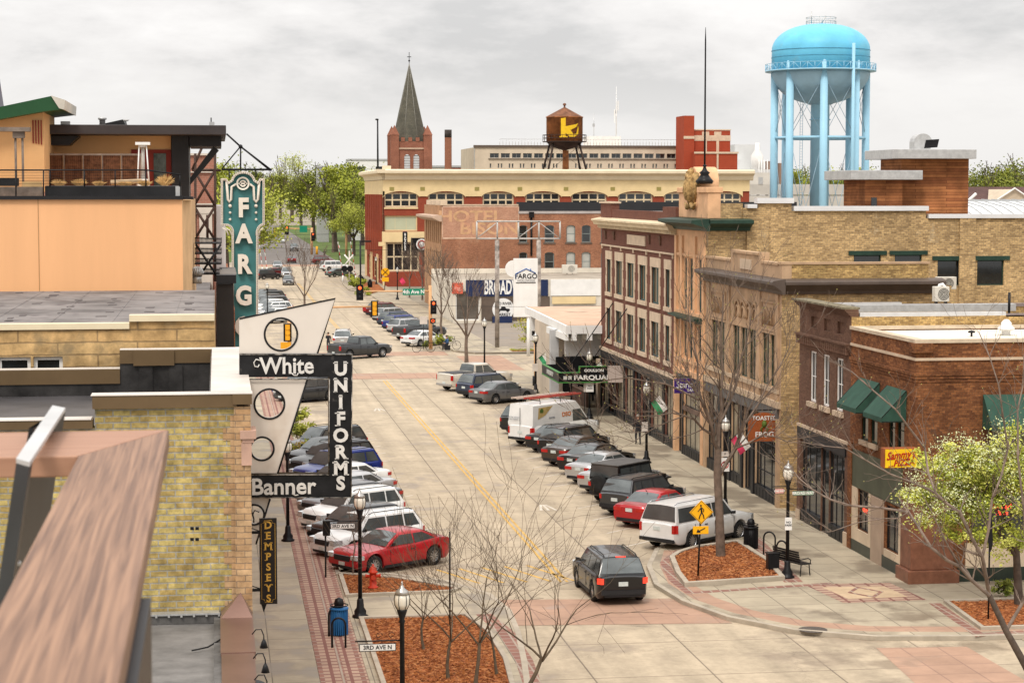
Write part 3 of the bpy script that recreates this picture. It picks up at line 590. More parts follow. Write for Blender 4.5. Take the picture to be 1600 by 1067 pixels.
q = PY(1476, 450, 84); o = MB().tube([(q.x, 84, q.z-.3), (q.x, 84, q.z+.05), (q.x-.1, 84, q.z+.15), (q.x-.22, 84, q.z+.12), (q.x-.25, 84, q.z)], .08, 10).build('elbow_pipe', M_white); tag(o, 'white elbow pipe rising behind the louvred air unit', 'pipe')
q = PY(1478, 440, 95); ac(q.x, 95, q.z-.45, 'wide beige air conditioner with round fan on the yellow roof', .8, 1.2)
q = PY(1425, 478, 83); o = MB().box(q.x-2.5, 83, q.z-.25, q.x+4.6, 83.5, q.z+.05).build('roof_duct', M_steel); tag(o, 'long grey metal duct lying across the slate roof', 'duct')
q = PY(1577, 468, 82.5); o = MB().tube([(q.x, 82.5, q.z-.7), (q.x, 82.5, q.z+.3)], .06, 8).build('vent_pipe', M_iron); tag(o, 'thin black vent pipe near the right end of the slate roof', 'vent pipe')
# ---- C: beige stone
ya, yb = 90.5, 105.2
C = thing('stone_building', 'beige sandstone building with carved arched panels and a dark metal cornice', 'building', (XR, ya, 0))
gr = [(.9, [0, 1]), (4.6, [0, 1, 2]), (10.2, [0, 1])]
wC = []
for u in (.75, 2.15, 4.6, 6.15, 7.7, 10.7, 12.15): wC.append((u-.12, 5.6, u+1.12, 8.0))
gf = [(.5, .1, 4.42, 4.15), (4.9, .1, 6.57, 4.15), (7.06, .1, 9.02, 4.15), (9.5, .1, 11.02, 4.15), (11.5, .1, 14.12, 4.15)]
body(C, XR, ya, 33.5, yb, 10.3, M_beige, B_yel, 10.0, M_gravel, wC+gf, (), dep=.15)
for h in wC: window(C, O_(XR, ya), UY, NX, h, M_green, M_glassw, .11, 2, 1, .05)
for i, h in enumerate(gf): window(C, O_(XR, ya), UY, NX, h, M_shop, [M_shopg, M_glass, M_shopw, M_glass, M_shopg][i], .12, 3 if h[2]-h[0] > 2 else 2, 3 if i in (0, 4) else 2, .1, .06)
m = MB()
for (a, b) in ((.5, 3.4), (10.3, 13.4)):
 m.box(XR-.07, ya+a, 8.15, XR, ya+b, 8.25); m.box(XR-.07, ya+a, 9.45, XR, ya+b, 9.55); m.box(XR-.07, ya+a, 8.25, XR, ya+a+.12, 9.45); m.box(XR-.07, ya+b-.12, 8.25, XR, ya+b, 9.45)
 for u in (a+.6, a+1.2, a+1.8, a+2.4): m.tube([(XR-.04, ya+u, 8.4), (XR-.04, ya+u, 9.0), (XR-.04, ya+u+.15, 9.2), (XR-.04, ya+u+.3, 9.0), (XR-.04, ya+u+.3, 8.4)], .045, 5)
for k in range(4):
 u = 4.6+k*1.1
 for r in (.55, .38): m.tube([(XR-.05, ya+u+r*cos(pi-pi*i/10), 8.45+r*1.5*sin(pi*i/10)) for i in range(11)], .055, 5)
m.box(XR-.05, ya+.4, 8.02, XR, ya+14.2, 8.12)
for u in (.35, 3.55, 9.4, 13.6): m.box(XR-.08, ya+u, 4.6, XR, ya+u+.5, 9.9)
m.build('carved_panel', M_beige, C)
MB().box(XR-.14, ya-.0, 4.7, XR, yb, 5.0).box(XR-.1, ya+.3, 5.35, XR, yb-.3, 5.55).build('string_course', nmat('sill_stone', (.50, .38, .26), .8, 0, .12, 1), C)
MB().box(XR-.09, ya+.3, 4.2, XR-.0, yb-.2, 4.68).build('shopfront_beam', nmat('grey_beam', (.12, .115, .11), .5, 0, .2, 1), C)
m = MB()
for u in (0, 14.15): m.box(XR-.12, ya+u, 0, XR+.0, ya+u+.45, 4.2)
parts(m, 'pier', M_beige, C); m = MB()
for u in (4.45, 6.6, 9.05, 11.05): m.box(XR-.1, ya+u, 0, XR+.0, ya+u+.43, 4.2)
parts(m, 'pier', M_shop, C); bulk(C, ya, [gf[0], gf[2], gf[4]])
M_corn = nmat('brown_cornice', (.10, .075, .06), .55, 0, .15, 1)
pf = [(0, 9.95), (.12, 9.95), (.18, 10.1), (.5, 10.35), (.62, 10.4), (.62, 10.52), (.55, 10.58), (0, 10.66)]
m = MB(); m.ext([(XR-a, ya-.62, z) for a, z in pf], (0, yb-ya+.62, 0)); m.ext([(XR-.02, ya-a, z) for a, z in pf], (7.6, 0, 0)); m.build('cornice', M_corn, C)
m = MB(); m.box(XR, ya+.02, 10.6, XR+.35, ya+3.6, 11.25); m.box(XR, ya+3.6, 10.6, XR+.4, ya+4.1, 11.75); m.box(XR+.02, ya+4.1, 10.6, XR+.35, ya+8.9, 11.6); m.box(XR, ya+8.9, 10.6, XR+.4, ya+9.4, 11.75); m.box(XR+.02, ya+9.4, 10.6, XR+.35, yb, 11.15); m.box(XR-.02, ya-.02, 10.6, XR+.45, ya+.48, 11.3)
m.build('parapet', M_beige, C)
MB().box(XR+.46, ya+.05, 10.6, 32.4, ya+.4, 11.3).build('parapet', B_yel2, C)
m = MB(); m.box(XR-.06, ya+4.1, 11.6, XR+.42, ya+8.9, 11.72); m.box(XR-.05, ya+.6, 11.25, XR+.4, ya+3.6, 11.36); m.box(XR-.06, ya-.06, 11.3, XR+.49, ya+.55, 11.41); m.box(XR-.05, ya+9.4, 11.15, XR+.4, yb, 11.26); m.box(XR+.5, ya, 11.3, 32.45, ya+.45, 11.4); m.build('coping', M_beige, C)
MB().box(XR-.03, ya+5.4, 10.85, XR+.02, ya+7.5, 11.35).build('date_stone', M_stone, C)
# ---- D: terracotta front with eagle, tall yellow brick flank
ya, yb = 105.2, 112.2
D = thing('eagle_building', 'tall terracotta stone fronted building with long yellow brick flank and green cornice', 'building', (XR, ya, 0))
wD = []
for u in (.9, 3.0, 4.3, 5.7): wD += [(u, 8.2, u+.65, 11.0), (u, 5.6, u+.65, 7.5)]
gD = [(.52, .1, 4.95, 2.7), (.52, 2.8, 4.95, 4.3), (5.2, .1, 6.5, 4.3)]
m = MB(); wall(m, V((XR, ya, 0)), UY, yb-ya, 12.6, NX, wD+gD, .13); m.build('front_wall', M_orange, D)
sw = [(PY(a, 410, ya).x-XR, b, PY(a, 410, ya).x-XR+1.5, b+1.35) for a, b in ((1334, 9.9), (1398, 9.9), (1465, 9.6), (1527, 9.6))]
m = MB(); wall(m, V((XR, ya, 0)), UX, 34, 13.2, NY, sw, .25)
x2 = XR+34; m.quad((XR, yb, 0), (XR, yb, 13.2), (x2, yb, 13.2), (x2, yb, 0)); m.quad((x2, ya, 0), (x2, yb, 0), (x2, yb, 13.2), (x2, ya, 13.2))
q1 = PY(1385, 322, ya).x; q2 = PY(1490, 345, ya).x; q3 = PY(1545, 345, ya).x; q0 = PY(1185, 315, ya).x
m.box(q0, ya, 13.2, q1-5.2, ya+.4, 14.0); m.box(XR+2, ya, 13.2, q0, ya+.4, 13.75); m.box(q1-5.2, ya, 13.2, q1+2.2, ya+.4, 13.6); m.box(XR+.8, ya+.1, 12.6, XR+2, ya+.5, 14.0)
for a, b in ((1166, 1200), (1498, 1523)): xa, xb = PY(a, 400, ya).x, PY(b, 400, ya).x; m.box(xa, ya-.12, 6, xb, ya, 13.3)
m.build('side_wall', B_yel, D)
MB().quad((XR+.3, ya+.4, 13.0), (x2, ya+.4, 13.0), (x2, yb, 13.0), (XR+.3, yb, 13.0)).build('roof', M_gravel, D)
m = MB(); m.box(q0-.1, ya-.15, 14.0, q1-5.1, ya+.5, 14.28); m.box(XR+2.2, ya-.15, 13.75, q0-.1, ya+.5, 13.95); m.box(q1-5.1, ya-.15, 13.6, q1+2.3, ya+.5, 13.85); m.box(q1+2.3, ya-.15, 13.2, x2, ya+.5, 13.42); m.build('coping', nmat('white_coping', (.72, .72, .72), .4, .2, .06, 1), D)
for h in sw:
 window(D, O_(XR, ya), UX, NY, h, M_green, M_glass, .15, 1, 1)
m = MB()
for h in sw: m.box(XR+h[0]-.3, ya-.08, h[3], XR+h[2]+.3, ya, h[3]+.22)
parts(m, 'lintel', M_green, D)
for h in wD: window(D, O_(XR, ya), UY, NX, h, nmat('teal_frame', (.04, .10, .10), .5, 0, .1, 2), M_glass, .10, 1, 2, .05)
for i, h in enumerate(gD): window(D, O_(XR, ya), UY, NX, h, M_shop, M_shopw if i < 2 else M_glass, .15, 4 if i < 2 else 1, 1, .08, .06)
m = MB()
for u in (0, 2.0, 5.15, 6.55): m.box(XR-.12, ya+u, 4.9, XR, ya+u+.45, 12.2)
m.box(XR-.1, ya+.45, 5.3, XR, ya+6.55, 5.5); m.box(XR-.1, ya+.45, 7.9, XR, ya+6.55, 8.1); m.box(XR-.06, ya+3.75, 5.5, XR, ya+4.15, 11); m.box(XR-.09, ya+.45, 11.1, XR, ya+6.55, 11.25)
for u in (0, 6.5): m.box(XR-.14, ya+u, 0, XR, ya+u+.5, 4.6)
m.box(XR-.16, ya, 4.6, XR, yb, 4.9)
m.build('pilaster', M_orange, D)
MB().box(XR-.08, ya+.5, 4.32, XR-.0, ya+6.5, 4.58).build('shopfront_beam', MT['grey_beam'], D)
bulk(D, ya, gD[:1]); MB().box(XR-.06, ya+4.95, 0, XR+.02, ya+5.2, 4.3).build('pier', M_shop, D)
MB().box(XR-.06, ya+.55, 2.62, XR+.05, ya+4.95, 2.86).build('transom_beam', nmat('brown_beam', (.16, .10, .07), .6, 0, .2, 2), D)
pf = [(0, 12.55), (.15, 12.55), (.25, 12.72), (.8, 12.9), (1.0, 12.95), (1.0, 13.12), (0, 13.2)]
m = MB(); m.ext([(XR-a, ya-.9, z) for a, z in pf], (0, yb-ya+1.2, 0)); m.ext([(XR-.05, ya-a*.9, z) for a, z in pf], (2.4, 0, 0)); m.build('cornice', M_green, D)
m = MB(); m.ext([(XR-a*.55, ya+.3, 7.55+(z-12.55)*.6) for a, z in pf], (0, yb-ya-.6, 0)); m.build('small_cornice', M_green, D)
m = MB(); m.box(XR+.1, ya+.06, 13.2, XR+.8, yb-.1, 14.55); m.box(XR+.0, ya, 14.55, XR+.9, ya+2.2, 14.85); m.box(XR, yb-2.2, 14.55, XR+.9, yb, 14.85)
m.lathe([(.95, 0), (.95, 1.2)], (XR+.12, ya+3.5, 15.0), 20, ax='x')
m.build('parapet', M_orange, D, bevel=.03)
# carved eagle: breast, folded wings, head and the scrolls under it
m = MB(); e_ = V((XR-.0, ya+3.5, 14.75))
m.lathe([(.02, -.8), (.35, -.55), (.48, -.1), (.42, .35), (.22, .65), (.16, .75), (.2, .9), (.16, 1.05), (.02, 1.15)], e_, 12)
for s_ in (-1, 1):
 m.tube([e_+V((.05, s_*.3, .5)), e_+V((.05, s_*.85, .75)), e_+V((.05, s_*1.0, .1)), e_+V((0, s_*.6, -.8))], [.1, .2, .18, .05], 8)
 m.tube([e_+V((0, s_*.1, -.8)), e_+V((-.05, s_*.7, -1.0)), e_+V((-.05, s_*1.2, -.75))], [.15, .13, .05], 8)
m.tube([e_+V((-.12, 0, .98)), e_+V((-.3, 0, .9))], [.08, .02], 6)
m.build('carved_eagle', nmat('gold_stone', (.42, .27, .11), .8, 0, .5, 5, .9, 9), D)
fp = PX(1101, 270, XR+.4)
t = thing('flagpole', 'tall bare black flagpole rising from the green iron base above the carved eagle', 'flagpole', fp)
MB().tube([fp, fp+UZ*7.0, fp+UZ*7.7], [.055, .04, .012], 8).build('pole', M_black, t)
MB().lathe([(.42, -.6), (.5, -.45), (.36, -.3), (.22, -.1), (.3, .0), (.15, .12), (.07, .3), (.12, .36), (.05, .45)], fp, 8).build('base', M_black, t)
# wooden penthouse on D's roof
px0 = PY(1382, 300, 106.5).x; px1 = PY(1513, 300, 106.5).x; pz1 = PY(1400, 247, 106.5).z
W_ = thing('wood_penthouse', 'red brown timber clad roof penthouse with flat metal eaves on the yellow brick building', 'penthouse', (px0, 106, 13))
Mwood = brick('cedar_boards', (.42, .17, .065), (.24, .085, .035), (.10, .035, .018), 3.5, .16, .012, .4, .9, bump=.5)
MB().box(PY(1408, 300, 106.5).x, 106.5, 13, px1, 110, pz1).build('upper_volume', Mwood, W_)
MB().box(PY(1351, 300, 106.3).x, 106.2, 13, PY(1409, 300, 106.3).x, 106.49, PY(1400, 281, 106.2).z).box(PY(1351, 300, 106.3).x, 106.49, 13, PY(1408, 300, 106.3).x, 110, PY(1400, 281, 106.2).z).build('lower_volume', Mwood, W_)
zz = PY(1400, 281, 105.5).z; MB().box(PY(1330, 270, 105.6).x, 105.6, zz, PY(1442, 270, 105.6).x, 110.5, zz+.5).build('lower_eave', M_steel, W_, bevel=.02)
zz = PY(1400, 248, 105.6).z; MB().box(PY(1396, 240, 105.6).x, 105.6, zz, PY(1526, 240, 105.6).x, 110.5, zz+.5).build('upper_eave', M_steel, W_, bevel=.02)
wx = PY(1361, 310, 106.2).x; MB().box(wx, 106.13, 13.1, wx+.3, 106.19, 14.3).build('window', M_glass, W_)
v_ = PY(1440, 225, 108); t = thing('hooded_vent', 'curved galvanized exhaust hood on top of the timber penthouse', 'roof vent', (v_.x, 108, v_.z-.5))
m = MB(); m.ext([(v_.x+.5*cos(a_)-.05, 107.6, v_.z+.1+.45*sin(a_)) for a_ in [pi*i/8 for i in range(9)]]+[(v_.x-.55, 107.6, v_.z-.6), (v_.x+.3, 107.6, v_.z-.6)], (0, .8, 0)); m.build('hood', M_steel, t)
MB().ext([(v_.x+.0, 107.58, v_.z-.25), (v_.x+.75, 107.58, v_.z-.2), (v_.x+.85, 107.58, v_.z+.25), (v_.x+.1, 107.58, v_.z+.2)], (0, .01, 0)).build('louvre', M_black, t)
# ribbed metal roof right
xa = PY(1513, 330, 115).x; t = thing('metal_roof_shed', 'low shed with curved ribbed white metal roof at the right edge', 'shed', (xa, 115, 12))
pr = [(114+.0, 12.6), (115, 13.2), (117, 13.7), (120, 14.0), (124, 14.1)]
m = MB(); m.ext([(xa, y, z) for y, z in pr]+[(xa, 124, 12.4), (xa, 114, 12.4)], (16, 0, 0)); m.build('roof', nmat('white_metal', (.75, .77, .77), .35, .3, .06, 1), t)
m = MB()
for i in range(24): m.tube([(xa+.3+i*.66, y, z+.03) for y, z in pr], .035, 4)
m.build('seam', M_steel, t); MB().box(xa, 114.3, 0, xa+16, 124, 12.39).build('wall', B_yel, t)
# ---- E: maroon block, two rows of windows with pale stone surrounds
ya, yb = 112.2, 134.8
Eb = thing('maroon_building', 'three storey maroon brick building with pale window surrounds and cream cornice', 'building', (XR, ya, 0))
def eu(px): return PX(px, 450, XR).y-ya
lim = [(1040.5, 1047.5), (1018.5, 1030.5), (999.5, 1009.5), (980.5, 991), (963, 972.5), (948.5, 955)]
wE1 = [(eu(b), 8.05, eu(a), 10.2) for a, b in lim]; wE2 = [(eu(b), 4.95, eu(a), 7.0) for a, b in lim]
gE = [(.27, .1, 2.66, 3.6), (2.95, .1, 6.48, 3.6), (6.77, .1, 9.48, 3.6), (9.77, .1, 11.28, 3.6), (11.57, .1, 14.28, 3.6), (14.57, .1, 17.28, 3.6), (17.57, .1, 19.28, 3.6), (19.57, .1, 22.08, 3.6)]
body(Eb, XR, ya, 50, yb, 12.6, B_maroon, B_hotel, 12.3, M_memb, wE1+wE2+gE, (), dep=.15)
M_sur = nmat('surround_stone', (.60, .47, .34), .8, 0, .1, 2)
for h in wE1+wE2: window(Eb, O_(XR, ya), UY, NX, h, MT['teal_frame'], M_glassw, .11, 2 if h[2]-h[0] > 1.2 else 1, 1, .08, .1)
for i, h in enumerate(gE): window(Eb, O_(XR, ya), UY, NX, h, M_shop, [M_shopw, M_shopw, M_shopg, M_glass, M_shopw, M_shopw, M_glass, M_shopw][i], .15, 3 if h[2]-h[0] > 2.2 else 2, 1, .09, .07)
m = MB()
for h in wE1+wE2:
 a, c, b, d = h; k = .03
 m.box(XR-.06, ya+a-.35, d, XR+k, ya+b+.35, d+.55); m.box(XR-.1, ya+a-.3, c-.25, XR+k, ya+b+.3, c)
 for i in range(4):
  e0 = .32 if i % 2 else .2; z0 = c+(d-c)*i/4; z1 = c+(d-c)*(i+1)/4
  m.box(XR-.05, ya+a-e0, z0, XR+k, ya+a, z1); m.box(XR-.05, ya+b, z0, XR+k, ya+b+e0, z1)
m.box(XR-.08, ya+.4, 11.05, XR, yb-.2, 11.15)
for u in (.6, 4, 7.8, 11.7, 15.6, 19, 22): m.box(XR-.09, ya+u, 10.85, XR, ya+u+.15, 11.05)
m.box(XR-.12, ya, 4.1, XR, yb, 4.32)
m.build('window_surround', M_sur, Eb)
m = MB()
for px in (1033, 1016, 961, 947.5): u = eu(px); m.ext([(XR-.1, ya+u, 12.05), (XR-.1, ya+u+.7, 12.05), (XR-.1, ya+u, 11.5)], (.1, 0, 0))
for k in range(24): m.box(XR-.03, ya+.3+k*.93, 7.35, XR, ya+.9+k*.93, 7.4)
m.build('brick_corbel', B_brown, Eb)
u0, u1 = eu(1009), eu(981); MB().box(XR-.08, ya+u0, 11.35, XR, ya+u1, 11.95).build('name_stone', M_sur, Eb)
pf = [(0, 12.2), (.1, 12.2), (.15, 12.4), (.45, 12.45), (.5, 12.62), (.62, 12.7), (.62, 12.8), (0, 12.92)]
m = MB(); m.ext([(XR-a, ya-.0, z) for a, z in pf], (0, yb-ya+.5, 0))
for k in range(56): m.box(XR-.32, ya+.1+k*.4, 12.25, XR-.0, ya+.28+k*.4, 12.44)
m.build('cornice', nmat('cream_cornice', (.66, .54, .36), .7, 0, .12, 1), Eb)
m = MB(); m.box(XR, ya+.1, 12.6, XR+.4, yb, 13.45); m.box(XR-.05, yb-3.6, 12.9, XR+.5, yb, 13.85); m.box(XR-.05, ya, 12.9, XR+.5, ya+3.4, 13.75); m.build('parapet', B_maroon, Eb)
MB().box(XR-.15, yb-3.7, 13.85, XR+.6, yb+.1, 13.97).build('coping', M_sur, Eb)
MB().box(XR-.08, ya+.2, 3.62, XR-.0, yb-.2, 4.08).build('shopfront_beam', M_shop, Eb)
MB().box(XR-.05, ya+.2, .0, XR-.0, yb-.2, .3).build('plinth', M_shop, Eb)
m = MB()
for u in (0, 2.68, 6.5, 9.5, 11.3, 14.3, 17.3, 19.3, 22.1): m.box(XR-.1, ya+u, 0, XR-.003, ya+u+.25, 3.62)
parts(m, 'pier', M_shop, Eb); bulk(Eb, ya, [h for i, h in enumerate(gE) if i not in (3, 6)])
# ================================================================ MID AND FAR BUILDINGS
def quadbox(m, x0, y0, x1, y1, z0, z1): m.box(x0, y0, z0, x1, y1, z1)
# ---- white canopy building on the corner of fourth avenue (Y 138..158)
t = thing('canopy_building', 'low white building with deep slab canopy and tan roof beyond the maroon block', 'building', (XR, 138, 0))
z = 5.0
c1, c2, c3 = G(829, 483, 5.7), G(884, 509, 5.7), G(1000, 507, 5.7)
yC = c2.y; xC = c2.x; yF = c1.y
MB().prism([(xC, yC), (xC+14, yC), (xC+14, yF+3), (c1.x, yF+3), (c1.x, yF)], 5.15, 5.7).build('canopy', M_white, t)
MB().prism([(xC+.15, yC+.15), (xC+14, yC+.15), (xC+14, yF+2.8), (c1.x+.15, yF+2.8), (c1.x+.2, yF+.1)], 5.7, 5.73).build('roof', nmat('tan_roof', (.55, .38, .27), .9, 0, .15, .4, stain=((.2, .12, .09), .4, .6)), t)
m = MB()
for i in range(6): m.box(xC+.4+i*1.05, yC-.02, 4.7, xC+.75+i*1.05, yC+2, 5.15)
m.box(xC-.02, yC, 4.7, xC+.18, yC+8, 5.15)
m.box(xC+.3, yC+2.0, 3.5, xC+14, yC+2.2, 5.15); m.box(c1.x, yF, 3.3, xC+4, yF+.2, 5.15)
m.build('fascia', M_white, t)
m = MB(); m.box(xC-.35, yC+4, 0, xC+.2, yC+4.6, 5.15); m.box(xC+5.6, yC+2.3, 0, xC+6.0, yC+2.9, 5.15); parts(m, 'column', nmat('grey_column', (.42, .42, .42), .6, 0, .1, 1), t)
m = MB()
for i in range(9): m.box(xC+.9+i*.5, yC+3.2, .3, xC+1.0+i*.5, yC+3.3, 3.5)
m.build('railing', M_iron, t)
MB().box(xC+.4, yC+6, 0, xC+13, yC+16, 5.15).build('wall', nmat('beige_render', (.55, .46, .36), .8, 0, .12, .5), t)
MB().box(xC+.8, yC+5.92, .5, xC+4.6, yC+5.99, 3.3).box(xC+6.5, yC+2.25+3.6, 2.2, xC+8.0, yC+5.98, 3.5).build('window', M_glass, t)
MB().box(xC+5.4, yC-6, 0, xC+12, yC+2.0, 2.3).build('lower_wing', nmat('pink_render', (.52, .34, .24), .85, 0, .15, .6), t)
MB().box(xC+5.2, yC-6.2, 2.3, xC+12, yC+2.0, 2.5).build('lower_roof', M_tan, t)
MB().box(xC+6.0, yC+8.5, 5.73, xC+8.6, yC+11.5, 7.2).build('stair_box', M_cream, t)
# low slatted garden wall + shrub
wl = [G(848, 603), G(918, 640)]
t = thing('garden_wall', 'low dark slatted wall along the pavement under the black marquee', 'wall', wl[1])
m = MB(); d = (wl[1]-wl[0]); Ln = d.length; d.normalize(); n_ = V((-d.y, d.x, 0)); m.obox(wl[0], d, n_, UZ, (0, -.1, 0, Ln, .1, 1.15))
for i in range(int(Ln/.3)): m.obox(wl[0], d, n_, UZ, (i*.3, -.15, 0, i*.3+.15, -.1, 1.2))
m.build('wall', nmat('brown_slats', (.16, .10, .075), .8, 0, .15, 2), t); MB().obox(wl[0], d, n_, UZ, (0, -.2, 1.2, Ln, .15, 1.3)).build('coping', nmat('wall_cap', (.25, .17, .13), .8, 0, .1, 2), t)
q = G(940, 612, 0); MB().box(XR-.2, 134.9, 0, XR+.5, 135.6, 3.4).build('end_post', M_sur, Eb)
# ---- black and green marquee
a = PY(873, 598, 128.2); xw = a.x; z0 = a.z; z1 = PY(873, 583, 128.2).z
ym1 = PX(847, 580, xw).y
t = thing('marquee', 'black angular marquee edged in bright green with white lettering over the pavement', 'marquee', (XR, 128, z0))
Mgr = nmat('neon_green', (.05, .2, .04), .5, 0, 0)
xs = PY(905, 590, 128.2).x
MB().prism([(xw, 128.2), (XR-.02, 128.2), (XR-.02, ym1), (xw, ym1)], z0, z0+.15).build('floor', M_black, t)
m = MB(); m.box(xw, 128.2, z0+.15, xs, 128.35, z1); m.box(xs, 128.2, z0+.15, PY(949, 590, 128.2).x, 128.35, z1+.38); m.box(xw, 128.35, z0+.15, xw+.15, ym1, z1); m.box(xw, ym1-.15, z0+.15, XR-.02, ym1, z1); m.box(xw+.9, ym1-.16, z1, XR-.7, ym1-.02, z1+.5)
m.build('fascia', M_black, t)
m = MB(); m.box(xw-.03, 128.17, z0-.03, XR-.05, 128.2, z0+.04); m.box(xw-.03, 128.2, z0-.03, xw, ym1, z0+.04)
m.box(xw-.03, 128.12, z1, xs, 128.4, z1+.04); m.box(xs, 128.12, z1+.38, PY(949, 590, 128.2).x, 128.4, z1+.42); m.box(xw-.03, 128.4, z1, xw+.17, ym1, z1+.04); m.box(xs-.05, 128.15, z1, xs+.03, 128.2, z1+.38)
m.build('green_trim', Mgr, t)
pz = PY(975, 590, 128.2).x; MB().box(PY(949, 590, 128.2).x+.01, 128.1, z0-.02, pz+.0, 128.2, z1+.44).build('side_panel', nmat('pinkish_panel', (.52, .43, .38), .6, 0, .1, 2), t)
text(t, 'lettering', 'FARQUAR', V((PY(926, 590, 128.2).x, 128.18, z0+.30)), UX, UZ, .40, M_white, .01, .012, sx=1.35)
text(t, 'lettering', 'GOULSON', V((PY(928, 580, 128.2).x, 128.18, z1+.14)), UX, UZ, .24, M_white, .01, .008, sx=1.1)
m = MB(); m.box(xw+.3, 128.16, z0+.2, xw+.53, 128.19, z0+.42); m.box(xw+.6, 128.16, z0+.2, xw+.83, 128.19, z0+.42); m.build('bulb_square', nmat('marq_grey', (.5, .5, .46), .5, 0, 0), t)
text(t, 'lettering', 'BARBERSHOP', V((xw-.02, (128.2+ym1)/2, (z0+z1)/2+.02)), -UY, UZ, .40, nmat('marq_letter', (.45, .45, .42), .5, 0, 0), .008, .01, sx=1.1)
m = MB(); m.tube([(xw+.5, 128.6, z1), PX(958, 473, XR)], .035, 5); m.tube([(xw+1.8, 128.9, z1), PX(967, 475, XR-.0)+V((0, -3, 0))], .035, 5); m.build('stay_cable', M_iron, t)
# small black lettered projecting board further along
a = PY(992, 588, 124); t = thing('fretwork_sign', 'ornate black ironwork sign board with white lettering beside the marquee', 'sign', a)
m = MB(); b = PY(1030, 588, 124); m.box(a.x, 124, a.z-.5, XR, 124.1, a.z); m.tube([a+V((0, 0, .1)), (a+b)/2+V((0, 0, .5)), b+V((0, 0, .15))], .05, 5); m.box(a.x-.5, 124, a.z-.02, XR, 124.05, a.z+.05); m.build('board', M_black, t)
# ---- G: hotel brick block
Yg = 250; g0 = PY(690, 320, Yg); Xg = g0.x; zg = PY(690, 321, Yg).z; yn = PX(663, 330, Xg).y
t = thing('hotel_building', 'brick hotel block with a faded painted wall advertisement and arched windows', 'building', (Xg, Yg, 0))
xm = PY(810, 330, Yg).x; xe = Xg+46; zr = PY(850, 334, Yg).z
wl_ = []
for (pa, pb) in ((811, 824), (851, 866), (885, 899), (909, 923), (939, 952)):
 for (pt, pb2) in ((352, 379), (394, 424)): u0, u1 = PY(pa, 360, Yg).x-Xg, PY(pb, 360, Yg).x-Xg; wl_.append((u0, PY(860, pb2, Yg).z, u1, PY(860, pt, Yg).z))
m = MB(); wall(m, V((Xg, Yg, 0)), UX, 46, zr, NY, wl_, .3); 
m.box(Xg+.01, Yg, zr, xm, Yg+.4, zg)
for h in wl_: arch_fill(m, V((Xg, Yg, 0)), UX, NY, h[0], h[2], h[3]-.28, h[3], .3)
m.quad((xe, Yg, 0), (xe, yn, 0), (xe, yn, zr), (xe, Yg, zr)); m.quad((Xg, yn, 0), (xe, yn, 0), (xe, yn, zr), (Xg, yn, zr))
m.build('side_wall', B_hotel, t)
B_hot2 = brick('tan_hotel_brick', (.50, .28, .15), (.40, .21, .11), (.40, .27, .17), .24, .09, .01, .2, .4)
wf = []; Lf = yn-Yg
for i in range(8): wf.append((1.0+i*(Lf-2)/8, 8.2, 1.0+i*(Lf-2)/8+1.1, 11)) ; wf.append((1.0+i*(Lf-2)/8, 4.2, 1.0+i*(Lf-2)/8+1.1, 7.2))
m = MB(); wall(m, V((Xg, Yg, 0)), UY, Lf, zg, NX, wf, .3); m.build('front_wall', B_hot2, t)
for h in wf: window(t, V((Xg, Yg, 0)), UY, NX, h, M_black, M_glass, .22, 1, 2)
for i, h in enumerate(wl_): window(t, V((Xg, Yg, 0)), UX, NY, h, nmat('bluegrey_frame', (.20, .23, .22), .5, 0, .1, 1), M_glassb if i in (4, 5, 7) else M_glass, .2, 1, 2, .1, .08)
m = MB()
for h in wl_: m.box(Xg+h[0]-.15, Yg-.1, h[1]-.2, Xg+h[2]+.15, Yg+.02, h[1]); 
parts(m, 'window_sill', nmat('dark_sill', (.12, .09, .07), .8, 0, .1, 1), t)
MB().quad((Xg, Yg+.4, zr-.1), (xe, Yg+.4, zr-.1), (xe, yn, zr-.1), (Xg, yn, zr-.1)).build('roof', M_memb, t)
MB().box(xm, Yg-.1, zr, xe, Yg+.6, zr+.3).build('parapet_cap', nmat('grey_flashing', (.42, .38, .36), .6, .2, .1, 1), t)
MB().box(xm+.4, Yg+4, zr-.1, xe, Yg+4.4, PY(850, 316, Yg+4).z).build('roof_screen', nmat('black_screen', (.03, .03, .032), .6, 0, .1, 1), t)
m = MB(); m.ext([(Xg-a_, Yg-.3, zg-2.0+z_) for a_, z_ in ((0, 0), (.3, .05), (1.1, .45), (1.1, .7), (0, .8))], (0, Lf+.6, 0)); m.build('cornice', nmat('pinkish_cornice', (.50, .36, .27), .7, 0, .1, 1), t)
m = MB()
for k in range(4): m.box(Xg-.1, Yg+k*Lf/4, zg, Xg+.7, Yg+k*Lf/4+1.5, zg+.6)
m.box(Xg-.05, Yg-.05, zg, xm, Yg+.45, zg+.12); m.build('parapet_block', M_sur, t)
